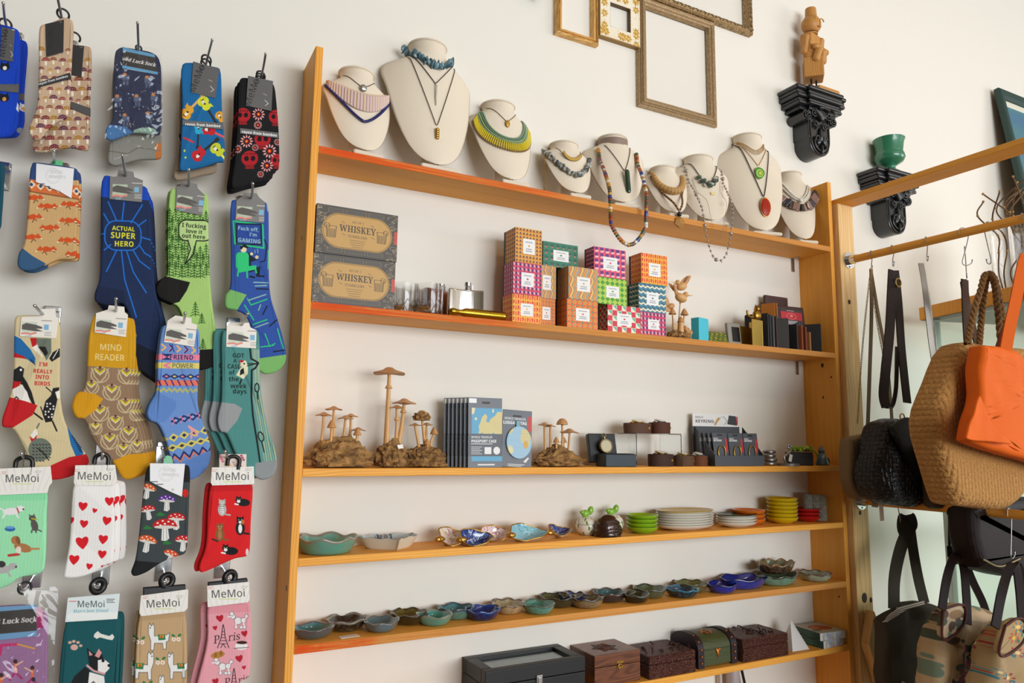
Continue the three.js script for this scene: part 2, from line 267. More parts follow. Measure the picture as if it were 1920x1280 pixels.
const heart = (g, c, x, y, s, r = 0) => { g.save(); g.translate(x, y); g.rotate(r); g.scale(s / 10, s / 10); g.fillStyle = c; g.beginPath(); g.moveTo(0, 9); g.bezierCurveTo(-14, -2, -8, -12, 0, -5); g.bezierCurveTo(8, -12, 14, -2, 0, 9); g.fill(); g.restore(); };
const flower = (g, x, y, r, petal, core, n = 12) => { for (let i = 0; i < n; i++) { const a = i * 6.283 / n; el(g, petal, x + Math.cos(a) * r, y + Math.sin(a) * r, r * 0.34, r * 0.17, a); } el(g, core, x, y, r * 0.42); el(g, '#f5b52a', x, y, r * 0.18); };

// ---- row 1
{
  const cat = (g, x, y, c1, c2) => { el(g, c1, x, y, 9, 7); pg(g, c1, `${x - 8},${y - 3} ${x - 7},${y - 11} ${x - 2},${y - 5}`); pg(g, c1, `${x + 2},${y - 5} ${x + 7},${y - 11} ${x + 8},${y - 3}`); el(g, c2, x, y + 2, 4, 4); };
  const draw = (g) => { for (let i = 0; i < 60; i++) { g.fillStyle = 'rgba(0,20,90,.12)'; g.fillRect(-40 + i * 2, 20, 0.8, 260); } cat(g, 10, 128, '#111418', '#f0ece4'); cat(g, 9, 186, '#111418', '#d49a5a'); cat(g, 40, 205, '#e8e4de', '#d49a5a'); cat(g, 46, 146, '#111418', '#e8e4de'); g.fillStyle = '#62605e'; g.fillRect(-40, 160, 140, 13); txt(g, 'rayon from bamboo', -4, 166, 6, '#e8e8e8', 0.05); };
  const a = sockPack('royal blue folded dress socks with cat faces at the left edge', [-.6479,2.3416], 0.12, [[-.6916,2.323],[-.6659,2.3375],[-.6232,2.3334],[-.6152,2.2619],[-.6121,2.1922],[-.6083,2.1256],[-.6164,2.1031],[-.6707,2.0894]], { ground: '#0b43c4', frame: A(10, 150, -.6375,2.2209,.000892,.000226,.000099,-.001141), draw });
  cut('header_card', a, [[-.6524,2.3302],[-.6294,2.3298],[-.6271,2.2596],[-.6489,2.2585]], 0.128, { t: 0.0012, smooth: false, draw: (g) => menCard(g, 0, 50, 28, 62, 0), frame: A(14, 80, -.6396,2.2985,.000893,.00025,.000099,-.001149), rough: 0.4 });
  mesh('hang_ring', wireRing(0, 0, 0), RW, a);
  cut('belly_band', a, [[-.6797,2.2023],[-.6119,2.21],[-.6116,2.196],[-.6785,2.1889]], 0.1275, { t: 0.0012, smooth: false, mat: mat(0x5f5d5b, 0.6) });
  const b = sockPack('royal blue cat socks hanging just behind the leftmost front pair', [-.6421,2.3411], 0.09, [[-.6769,2.3144],[-.6409,2.327],[-.6116,2.3268],[-.6079,2.2721],[-.6062,2.2066],[-.6016,2.1412],[-.6114,2.1132],[-.6583,2.1033]], { ground: '#0a3db8', frame: A(20, 150, -.6331,2.2356,.000913,.000231,.0001,-.001164), draw: (g) => { cat(g, 46, 205, '#e8e4de', '#d49a5a'); el(g, '#8a8f98', 38, 246, 7, 5); g.fillStyle = '#5a5856'; g.fillRect(30, 178, 40, 13); } });
  pegHook([-.6467,2.348], [-.6363,2.3273], 'chrome hook holding the royal blue cat socks');
}
{
  const cap = (g, x, y, s, c, st) => { g.fillStyle = '#efe3d0'; g.fillRect(x - 2 * s, y + 1, 4 * s, 8 * s); g.fillStyle = c; g.beginPath(); g.ellipse(x, y + 1, 8 * s, 7 * s, 0, Math.PI, 0); g.fill(); g.fillStyle = st; for (let i = -2; i < 3; i++) for (let j = 0; j < 2; j++) g.fillRect(x + i * 3 * s, y - 4 * s + j * 3 * s + Math.abs(i) * s, 1.4, 1.4); };
  const draw = (x0, y0) => (g) => { const r = rngOf(21), cs = ['#6e1f2c', '#a8762c', '#5c2440', '#8a2a30', '#7a3a24']; for (let j = 0; j < 11; j++) for (let i = 0; i < 8; i++) cap(g, x0 + i * 17 + (j % 2) * 8 + r() * 4, y0 + 55 + j * 18 + r() * 5, 0.7 + r() * 0.5, cs[(i + 2 * j) % 5], '#e6cfa8'); };
  const a = sockPack('beige mushroom print socks, the raised front pair with a dark card', [-.542,2.3532], 0.19, [[-.579,2.3177],[-.5574,2.3346],[-.5399,2.3503],[-.5236,2.3469],[-.519,2.2657],[-.5164,2.185],[-.5156,2.1392],[-.5294,2.127],[-.5414,2.1153],[-.5524,2.0948],[-.5551,2.083],[-.571,2.0797],[-.5782,2.0915],[-.5787,2.1071],[-.5727,2.132],[-.5701,2.1551],[-.5734,2.2282]], { ground: '#c8aa8a', frame: A(100, 150, -.5474,2.2119,.000904,.000228,.000092,-.001126), draw: draw(58, 40), t: 0.013 });
  cut('header_card', a, [[-.5695,2.3227],[-.5386,2.3412],[-.534,2.2713],[-.562,2.2533]], 0.199, { t: 0.0012, smooth: false, ground: '#2c2a29', rough: 0.4, frame: A(100, 70, -.5537,2.2983,.000902,.000256,.000092,-.001134), draw: (g) => { txt(g, 'MeMoi', 95, 70, 14, '#1c1b1a', -1.5, '300'); lines(g, '#777', 112, 41, 5, 1, 3, 1.5); } });
  cut('belly_band', a, [[-.5709,2.1963],[-.5195,2.2311],[-.5158,2.2193],[-.5701,2.1863]], 0.199, { t: 0.0012, smooth: false, ground: '#262423', frame: A(100, 150, -.5464,2.2081,.000899,.000227,.000091,-.00112), draw: (g) => txt(g, 'rayon from bamboo', 100, 150, 6, '#e6e6e6', -0.28) });
  mesh('hang_ring', wireRing(0, 0.004, 0), RW, a);
  const b = sockPack('beige mushroom print socks hanging behind the raised beige pair', [-.5262,2.3568], 0.1, [[-.5403,2.333],[-.4949,2.3431],[-.4899,2.3045],[-.4854,2.2068],[-.4806,2.1056],[-.5162,2.1056],[-.5722,2.0836],[-.5823,2.0909],[-.5817,2.1063],[-.5713,2.1179],[-.5606,2.151],[-.5524,2.1912],[-.5399,2.2547]], { ground: '#c2a384', frame: A(130, 180, -.5255,2.2217,.000969,.000234,.000095,-.001193), draw: draw(60, 60) });
  cut('header_card', b, [[-.53,2.3344],[-.5064,2.3385],[-.5058,2.267],[-.5266,2.2666]], 0.108, { t: 0.0012, smooth: false, ground: '#2c2a29', rough: 0.4, frame: A(145, 110, -.5168,2.3059,.000976,.000262,.000095,-.001206), draw: (g) => lines(g, '#777', 150, 88, 6, 1, 3, 1.5) });
  cut('belly_band', b, [[-.5209,2.2072],[-.4836,2.2002],[-.4821,2.1811],[-.5197,2.1918]], 0.108, { t: 0.0012, smooth: false, mat: mat(0x4a4846, 0.6) });
  mesh('hang_ring', wireRing(0, 0, 0), RW, b);
  pegHook([-.5424,2.3579], [-.5493,2.3657], 'chrome hook holding the beige mushroom socks');
}
{
  const draw = (g) => { g.fillStyle = '#3f74a8'; g.fillRect(190, 232, 60, 40); pg(g, '#1d2747', '200,90 310,90 310,250 250,249 235,238 205,234'); const bot = (x, y) => { g.fillStyle = '#55627c'; g.fillRect(x - 7, y - 6, 14, 9); g.fillRect(x - 5, y + 4, 4, 8); g.fillRect(x + 1, y + 4, 4, 8); el(g, '#c8824a', x - 2, y - 8, 4, 3); g.fillStyle = '#b8c0cc'; g.fillRect(x + 3, y - 3, 3, 3); }; for (const [x, y] of [[236, 150], [278, 155], [222, 190], [258, 190], [290, 188], [236, 225], [280, 222]]) bot(x, y); el(g, '#8fae9c', 272, 248, 22, 7); };
  const a = sockPack('navy robot print socks in a clear plastic bag', [-.4018,2.3538], 0.12, [[-.4457,2.3367],[-.433,2.3478],[-.3715,2.3494],[-.3586,2.3362],[-.3498,2.2555],[-.3456,2.1631],[-.3963,2.1585],[-.4417,2.1317],[-.4501,2.136],[-.4497,2.158],[-.4408,2.1746],[-.4449,2.2572]], { ground: '#1d2747', frame: A(250, 170, -.4053,2.2546,.001032,.000253,.000089,-.001229), draw });
  cut('header_card', a, [[-.4328,2.3459],[-.3693,2.3455],[-.3597,2.2997],[-.4302,2.2966]], 0.129, { t: 0.0012, smooth: false, frame: A(230, 95, -.4322,2.3373,.001018,.000279,.00009,-.001228), draw: (g) => luckCard(g, 231, 97), rough: 0.4 });
  cut('plastic_bag', a, [[-.4563,2.3443],[-.4041,2.3538],[-.3596,2.3585],[-.3468,2.2501],[-.3391,2.122],[-.3804,2.1235],[-.4528,2.123],[-.4514,2.2371]], 0.134, { t: 0.0003, bevel: 0, wave: 0.006, mat: bagMat });
  mesh('hang_ring', wireRing(0, 0, 0.004, 0.006), RW, a);
  const b = sockPack('grey and orange socks peeking out below the bagged navy pair', [-.4038,2.3578], 0.09, [[-.4469,2.3207],[-.3565,2.338],[-.3402,2.1489],[-.3394,2.12],[-.3818,2.1091],[-.4123,2.0933],[-.4293,2.0839],[-.4432,2.0898],[-.4431,2.1439]], { ground: '#8c8a80', frame: A(250, 290, -.3952,2.1189,.001044,.000208,.000088,-.001227), draw: (g) => { g.fillStyle = '#c8763a'; g.fillRect(292, 270, 30, 40); pl(g, '#6e6c62', 2, '205,285 240,290 260,278 300,284'); pl(g, '#a8a69a', 2, '215,300 240,292'); } });
  pegHook([-.4017,2.3526], [-.4055,2.3542], 'chrome hook holding the bagged navy socks');
}
{
  const guitar = (g, x, y, r, c, n, s = 1) => { g.save(); g.translate(x, y); g.rotate(r); g.scale(s, s); g.fillStyle = n; g.fillRect(-2.2, -40, 4.4, 36); g.fillRect(-3.8, -46, 7.6, 8); el(g, c, 0, 6, 11, 9); el(g, c, 0, -5, 8, 7); pg(g, c, '-10,-2 -12,-12 -5,-8'); el(g, '#eee6d8', 1, 5, 3, 4); el(g, '#1c1c1c', 0, 1, 1.8); g.fillStyle = '#3a2a1c'; g.fillRect(-3, 9, 6, 1.6); g.restore(); };
  const draw = (g) => { guitar(g, 352, 212, 0.75, '#e0a030', '#dca868'); guitar(g, 384, 198, 2.6, '#d6da30', '#2a2a2a'); guitar(g, 392, 246, 2, '#c8202c', '#d85a60'); guitar(g, 372, 244, 3.2, '#2aa8c8', '#26303a', 0.8); guitar(g, 374, 290, 0.9, '#c8202c', '#2a2a2a'); guitar(g, 408, 284, 2.4, '#c8d030', '#e8e060'); guitar(g, 414, 222, 2.6, '#e0a030', '#2a2a2a', 0.8); pl(g, '#c83a48', 4, '345,260 362,268'); el(g, '#c8d030', 348, 296, 2); el(g, '#c8d030', 346, 284, 2); };
  const a = sockPack('teal blue dress socks printed with guitars', [-.2621,2.3658], 0.12, [[-.3114,2.3383],[-.3029,2.3458],[-.2322,2.3512],[-.222,2.26],[-.2105,2.1272],[-.2185,2.1256],[-.2582,2.1052],[-.3004,2.0884],[-.3018,2.127],[-.306,2.2404]], { ground: '#12659c', frame: A(380, 220, -.2612,2.2249,.00112,.000253,.000081,-.001274), draw });
  cut('header_card', a, [[-.2903,2.35],[-.234,2.3465],[-.2377,2.2734],[-.29,2.275]], 0.129, { t: 0.0012, smooth: false, frame: A(380, 150, -.2674,2.3104,.001119,.000283,.000081,-.001282), draw: (g) => menCard(g, 360, 117, 48, 60, 0.25), rough: 0.35 });
  cut('belly_band', a, [[-.3032,2.2057],[-.218,2.217],[-.2171,2.2016],[-.3024,2.1944]], 0.1285, { t: 0.0012, smooth: false, ground: '#62605c', frame: A(380, 234, -.2606,2.2036,.001114,.000246,.00008,-.001265), draw: (g) => txt(g, 'rayon from bamboo', 381, 234, 7, '#efefec', 0.06) });
  for (const k of [0, 1]) mesh('hang_ring', wireRing(0, k * -0.004, -0.012 * k), RW, a);
  const b = sockPack('taupe socks hanging behind the guitar socks', [-.2624,2.3651], 0.085, [[-.311,2.3325],[-.231,2.3531],[-.2221,2.1317],[-.2231,2.1093],[-.2547,2.0969],[-.2834,2.0839],[-.3087,2.0768],[-.3113,2.0992],[-.3058,2.1514],[-.3104,2.2539]], { ground: '#a08a74', frame: A(360, 300, -.2752,2.1317,.001123,.00022,.000082,-.001275), draw: (g) => { pl(g, '#6a5848', 2, '330,322 400,312'); el(g, '#3a3430', 336, 260, 4, 8); pl(g, '#d8c8b0', 1.5, '333,250 338,272'); } });
  pegHook([-.2611,2.3687], [-.2601,2.357], 'chrome hook holding the guitar socks');
}
{
  const skull = (g, x, y, s) => { el(g, '#b01822', x, y, 13 * s, 12 * s); g.fillStyle = '#b01822'; g.fillRect(x - 7 * s, y + 8 * s, 14 * s, 8 * s); el(g, '#120608', x - 5 * s, y, 3.5 * s, 4 * s); el(g, '#120608', x + 5 * s, y, 3.5 * s, 4 * s); for (let i = -2; i < 3; i++) { g.fillStyle = '#120608'; g.fillRect(x + i * 3 * s, y + 10 * s, 1, 5 * s); el(g, '#4a0a10', x + i * 4 * s, y - 7 * s, 1.4, 1.4); } };
  const draw = (g) => { for (const [x, y, s] of [[455, 218, 1.1], [518, 220, 1.1], [492, 262, 1.2], [468, 298, 1.2], [520, 302, 1]]) skull(g, x, y, s); for (const [x, y, r] of [[484, 216, 9], [483, 236, 6], [462, 266, 9], [478, 278, 5], [505, 285, 10], [500, 312, 9], [488, 328, 5], [446, 280, 6], [520, 268, 5]]) flower(g, x, y, r, '#e8a0a0', '#d02018'); };
  const a = sockPack('black dress socks with red skulls and flowers', [-.1404,2.3575], 0.12, [[-.1866,2.3389],[-.1748,2.3433],[-.1099,2.3433],[-.0995,2.2886],[-.0863,2.1326],[-.0995,2.1248],[-.1009,2.106],[-.1481,2.0857],[-.1861,2.0686],[-.1901,2.0782],[-.1866,2.137],[-.1864,2.255]], { ground: '#0e0d10', frame: A(480, 250, -.1432,2.2116,.001195,.000257,.000073,-.001313), draw });
  cut('header_card', a, [[-.1702,2.3457],[-.1129,2.3467],[-.1125,2.271],[-.1707,2.2709]], 0.129, { t: 0.0012, smooth: false, frame: A(486, 175, -.1427,2.3082,.0012,.000292,.000074,-.001325), draw: (g) => menCard(g, 463, 143, 47, 60, 0.22), rough: 0.35 });
  cut('belly_band', a, [[-.1804,2.2135],[-.0937,2.2203],[-.093,2.2071],[-.1796,2.2005]], 0.1285, { t: 0.0012, smooth: false, ground: '#62605c', frame: A(486, 250, -.1371,2.2097,.001194,.000256,.000073,-.00131), draw: (g) => txt(g, 'rayon from bamboo', 487, 250, 7, '#efefec', 0.11) });
  for (const k of [0, 1, 2]) mesh('hang_ring', wireRing(0, k * -0.004, -0.005 * k), RW, a);
  behind(a, 2, -0.003, -0.002, 0.018, ['second pair of black skull socks behind the front pair', 'third pair of black skull socks nearest the wall']);
  pegHook([-.1404,2.3588], [-.1479,2.3551], 'chrome hook holding the black skull socks');
}
// ---- row 2
{
  const fox = (g, x, y, f, s = 1, r = 0) => { g.save(); g.translate(x, y); g.rotate(r); g.scale(f * s, s); pl(g, '#4a2616', 1.5, '-8,5 -12,9'); pl(g, '#4a2616', 1.5, '8,3 17,7'); pl(g, '#4a2616', 1.5, '-6,6 -2,12'); pg(g, '#d4531f', '-14,-2 -4,-7 10,-2 14,4 6,5 -8,6'); pg(g, '#d4531f', '-12,-3 -17,-8 -24,0 -26,4 -20,3 -13,4'); el(g, '#f2e4c8', -25, 4, 2.4, 1.6); pg(g, '#d4531f', '8,-3 14,-7 22,2 12,4'); el(g, '#f2e4c8', 13, 3, 3, 1.5); g.restore(); };
  const draw = (g) => { g.fillStyle = '#2e4a7c'; g.fillRect(20, 295, 150, 44); pg(g, '#d8703a', '40,336 170,352 170,378 40,357'); pl(g, '#8c5a34', 2.5, '40,358 170,378'); for (let i = 0; i < 6; i++) { pg(g, '#f2d8b0', `${60 + i * 17},${340 + i * 2.3} ${68 + i * 17},${348 + i * 2.3} ${60 + i * 17},${356 + i * 2.3} ${52 + i * 17},${348 + i * 2.3}`); el(g, '#2e4a7c', 60 + i * 17, 348 + i * 2.3, 3); } for (const a of [[62, 372, -1], [92, 388, 1], [135, 384, 1, 1.1], [60, 408, -1], [132, 415, 1], [92, 428, -1, 1], [58, 445, -1], [130, 452, 1, 1.1], [90, 468, 1], [140, 478, -1]]) fox(g, a[0], a[1], a[2], 0.82); pg(g, '#33587c', '20,462 41,463 62,480 86,494 70,520 20,520'); };
  const a = sockPack('tan fox print socks with blue heel and white card', [-.5388,2.0657], 0.12, [[-.5762,2.0526],[-.57,2.0561],[-.4966,2.0562],[-.4921,2.0358],[-.488,1.9721],[-.4855,1.903],[-.4832,1.862],[-.5143,1.8569],[-.5356,1.8429],[-.5584,1.829],[-.5783,1.8277],[-.5838,1.8392],[-.583,1.8615],[-.5763,1.8791],[-.5756,1.9466]], { ground: '#d0a870', frame: A(95, 400, -.5362,1.9529,.000929,.000148,.000092,-.00113), draw });
  cut('header_card', a, [[-.569,2.0524],[-.5018,2.0537],[-.5015,1.9885],[-.5253,2.0006],[-.5666,2.0128]], 0.128, { t: 0.0012, smooth: false, frame: A(100, 335, -.5368,2.0251,.00093,.00017,.000093,-.001137), draw: (g) => benefitCard(g, 100, 330), rough: 0.6 });
  cut('hang_tab', a, [[-.5426,2.0561],[-.5426,2.0678],[-.5235,2.068],[-.5235,2.0563]], 0.122, { t: 0.0012, smooth: false, mat: mat(0x58b878, 0.5) });
  behind(a, 1, 0.004, 0, 0.02, ['second pair of tan fox socks behind the front pair']);
  pegHook([-.5379,2.067], [-.5299,2.0486], 'chrome hook holding the tan fox socks');
}
{
  const draw = (g) => { g.fillStyle = '#1046b4'; g.fillRect(170, 320, 140, 54); pg(g, '#15294e', '170,368 310,386 310,730 170,730'); for (let i = 0; i < 900; i++) { g.fillStyle = 'rgba(60,90,140,.16)'; g.fillRect(170 + (i * 37.7) % 140, 372 + (i * 91.3) % 350, 2.5, 0.8); } pg(g, '#112040', '176,535 232,545 236,570 176,575'); pg(g, '#0c1426', '250,640 300,665 300,720 250,720'); const c = '#1b6fd0'; g.strokeStyle = c; g.lineWidth = 2.4; g.beginPath(); g.roundRect(197, 415, 68, 55, 22); g.stroke(); for (const s of ['203,380 219,415', '233,380 229,414', '268,383 246,418', '195,403 204,418', '275,412 259,424', '196,470 208,460', '200,510 219,470', '228,472 234,525 256,595', '238,472 250,510 275,550', '250,470 262,490 282,505', '262,460 272,475 284,482', '266,445 284,450', '190,440 197,440']) pl(g, c, 2.4, s); txt(g, 'ACTUAL', 232, 429, 11.5, '#e6dc2c', 0.04); txt(g, 'SUPER', 231, 443, 15.5, '#e6dc2c', 0.03); txt(g, 'HERO', 233, 458, 14, '#e6dc2c', 0.02); };
  const a = sockPack('long navy socks lettered actual super hero in yellow', [-.4057,2.0601], 0.12, [[-.4466,2.0489],[-.4357,2.0521],[-.3625,2.0387],[-.3533,1.9819],[-.3416,1.8753],[-.3284,1.8054],[-.3129,1.7478],[-.3081,1.6778],[-.3101,1.6312],[-.3185,1.617],[-.3379,1.6298],[-.3563,1.6448],[-.3651,1.697],[-.3797,1.7594],[-.3912,1.778],[-.4156,1.7698],[-.4426,1.7752],[-.444,1.7933],[-.4383,1.8226],[-.4446,1.9439]], { ground: '#15294e', frame: A(235, 500, -.3919,1.8572,.001007,.000123,.000085,-.001164), draw });
  cut('header_card', a, [[-.4353,2.0484],[-.4214,2.051],[-.4205,2.0668],[-.3918,2.0673],[-.3889,2.0558],[-.372,2.0516],[-.3706,2.0022],[-.4326,1.999]], 0.128, { t: 0.0012, smooth: false, frame: A(236, 350, -.4036,2.0314,.00101,.000179,.000086,-.001185), draw: (g) => greyCard(g, 208, 337, 0.04), rough: 0.6 });
  behind(a, 3, 0.004, -0.003, 0.018, ['second pair of long navy socks behind the lettered pair', 'third pair of long navy socks behind the lettered pair', 'navy socks nearest the wall behind the lettered pair']);
  pegHook([-.4058,2.0613], [-.4127,2.0632], 'chrome hook holding the long navy lettered socks');
  const b = sockPack('dark teal sock just entering the frame at the left edge', [-.636,2.0377], 0.12, [[-.6663,2.0408],[-.624,2.0445],[-.6197,1.9844],[-.6185,1.9398],[-.619,1.9042],[-.6539,1.9012]], { ground: '#0d4a5c', frame: A(0, 350, -.6268,1.9943,.00088,.000156,.000096,-.001106), draw: () => {}, wave: 0.001 });
  pegHook([-.644,2.0474], [-.6335,2.0255], 'chrome hook at the left edge beside the fox socks');
}
{
  const tree = (g, x, y, s) => { pl(g, '#2c5a1c', 1.5, `${x},${y - 12 * s} ${x},${y + 12 * s}`); for (let i = 0; i < 5; i++) { const yy = y - 10 * s + i * 4.5 * s, w = (2 + i) * 1.3 * s; pl(g, '#2c5a1c', 1.4, `${x - w},${yy + 3 * s} ${x},${yy} ${x + w},${yy + 3 * s}`); } };
  const draw = (g) => { for (let i = 0; i < 500; i++) { g.fillStyle = 'rgba(230,240,190,.2)'; g.fillRect(290 + (i * 37.7) % 125, 350 + (i * 91.3) % 330, 3, 0.8); } const r = rngOf(5); for (let j = 0; j < 7; j++) for (let i = 0; i < 7; i++) if (!(j > 1 && j < 4 && i > 2)) tree(g, 318 + i * 11.5 + (j % 2) * 5, 402 + j * 17 + r() * 5, 0.95 + r() * 0.3); tree(g, 366, 580, 1.1); tree(g, 378, 598, 0.8); tree(g, 380, 645, 0.8); tree(g, 352, 608, 0.8); pg(g, '#12100e', '285,515 318,520 356,530 350,545 336,566 300,575 285,560'); pg(g, '#12100e', '340,655 420,656 420,700 340,700'); g.fillStyle = '#b9d68a'; g.strokeStyle = '#1a1a14'; g.lineWidth = 2; g.beginPath(); g.roundRect(335, 413, 62, 39, 14); g.fill(); g.stroke(); pg(g, '#b9d68a', '352,449 368,449 356,485 347,496 354,472'); pl(g, '#1a1a14', 2, '352,451 357,468 347,496 362,478 368,452'); txt(g, 'I fucking', 364, 424, 11, '#1a1a14', 0.06); txt(g, 'love it', 364, 434, 10.5, '#1a1a14', 0.06); txt(g, 'out here', 363, 444, 11, '#1a1a14', 0.06); };
  const a = sockPack('light green forest socks with a speech bubble and black heel', [-.282,2.0605], 0.12, [[-.3161,2.0457],[-.2397,2.0452],[-.2312,1.945],[-.2195,1.8291],[-.2037,1.7367],[-.1953,1.6901],[-.1963,1.6696],[-.2084,1.6497],[-.2333,1.6447],[-.2535,1.6554],[-.2629,1.7164],[-.2731,1.7572],[-.2854,1.7812],[-.3019,1.7879],[-.3237,1.7976],[-.3292,1.8172],[-.3212,1.8383],[-.3091,1.8469],[-.3149,1.9331]], { ground: '#a9ce74', frame: A(350, 500, -.2719,1.8719,.001082,.000133,.000079,-.001207), draw });
  cut('header_card', a, [[-.3048,2.0489],[-.2984,2.0513],[-.2947,2.0619],[-.264,2.0637],[-.2611,2.0529],[-.2457,2.0393],[-.2483,1.9914],[-.3033,1.995]], 0.128, { t: 0.0012, smooth: false, frame: A(356, 370, -.2762,2.0291,.001089,.000185,.00008,-.001229), draw: (g) => greyCard(g, 331, 357, 0.14), rough: 0.6 });
  behind(a, 1, -0.004, 0, 0.02, ['second pair of light green forest socks behind the front pair']);
  pegHook([-.2809,2.0606], [-.2876,2.0562], 'chrome hook holding the light green forest socks');
}
{
  const draw = (g) => { const G = '#2fc878', K = '#101420', L = '#8fb8b0'; pl(g, G, 3.2, '437,416 492,422 494,466 440,458 437,416'); g.fillStyle = '#27499a'; g.fillRect(443, 420, 45, 36); g.strokeStyle = K; g.lineWidth = 2.2; g.strokeRect(443, 421, 46, 38); txt(g, 'Fuck off,', 465, 430, 9.5, '#9fc0c8', 0.08); txt(g, "I'm", 474, 441, 9, '#9fc0c8', 0.08); txt(g, 'GAMING', 467, 452, 10.5, '#9fc0c8', 0.08); pl(g, K, 1.8, '495,450 500,460 496,490 488,492'); el(g, '#e6d8a8', 456, 468, 6, 7); pg(g, K, '449,464 458,459 465,464 463,467 456,464 451,470'); pg(g, '#16202e', '452,478 466,474 474,484 484,482 482,488 470,492 470,505 488,500 486,520 480,520 479,508 466,512 462,490'); el(g, '#e6d8a8', 471, 477, 3); el(g, '#e6d8a8', 481, 483, 3.4); g.fillStyle = G; g.beginPath(); g.roundRect(442, 474, 24, 32, 7); g.fill(); pg(g, G, '446,502 480,498 480,506 448,512'); for (const s of ['447,505 445,518', '462,505 463,521', '478,503 480,512']) pl(g, G, 3, s); pl(g, K, 3, '468,519 476,521'); pl(g, K, 3, '485,518 494,519'); pl(g, L, 1.5, '477,470 478,475'); pl(g, L, 1.5, '482,468 483,475'); for (const [s, c] of [['475,530 502,531', L], ['478,537 500,536', L], ['480,542 503,543', K], ['463,560 470,572 500,562', G], ['466,563 498,553', L], ['484,582 488,572', L], ['492,590 500,575', K], ['458,572 475,600', G], ['474,608 500,600', G], ['478,614 502,606', L], ['496,626 505,650 515,645', G], ['505,612 520,600', K], ['520,618 531,655', G], ['488,650 512,648', G], ['512,660 532,658', K], ['500,380 502,395', L], ['503,470 502,505', G]]) pl(g, c, 2.2, s); pg(g, '#7cb868', '415,543 430,542 462,553 448,575 440,590 415,585'); pg(g, '#7cb868', '470,672 540,666 540,710 470,710'); };
  const a = sockPack('blue gaming socks with a figure in a green armchair', [-.1463,2.0535], 0.12, [[-.1879,2.0401],[-.1086,2.0456],[-.0954,1.868],[-.0864,1.813],[-.0695,1.7677],[-.0535,1.7173],[-.0477,1.6749],[-.0633,1.6503],[-.0925,1.6401],[-.1097,1.654],[-.1178,1.7151],[-.142,1.7726],[-.1599,1.7821],[-.1865,1.787],[-.1872,1.8177],[-.18,1.8296],[-.1797,1.8832]], { ground: '#2f52a0', frame: A(470, 500, -.1369,1.8884,.00117,.000143,.000071,-.001257), draw });
  cut('header_card', a, [[-.1783,2.0393],[-.1661,2.0504],[-.1632,2.0599],[-.1349,2.0635],[-.1284,2.0542],[-.1147,2.0448],[-.1144,1.9944],[-.1778,1.9911]], 0.128, { t: 0.0012, smooth: false, frame: A(470, 390, -.1459,2.0255,.001172,.00019,.000072,-.001273), draw: (g) => greyCard(g, 442, 378, 0.07), rough: 0.6 });
  pegHook([-.1464,2.0548], [-.1582,2.049], 'chrome hook holding the blue gaming socks');
}

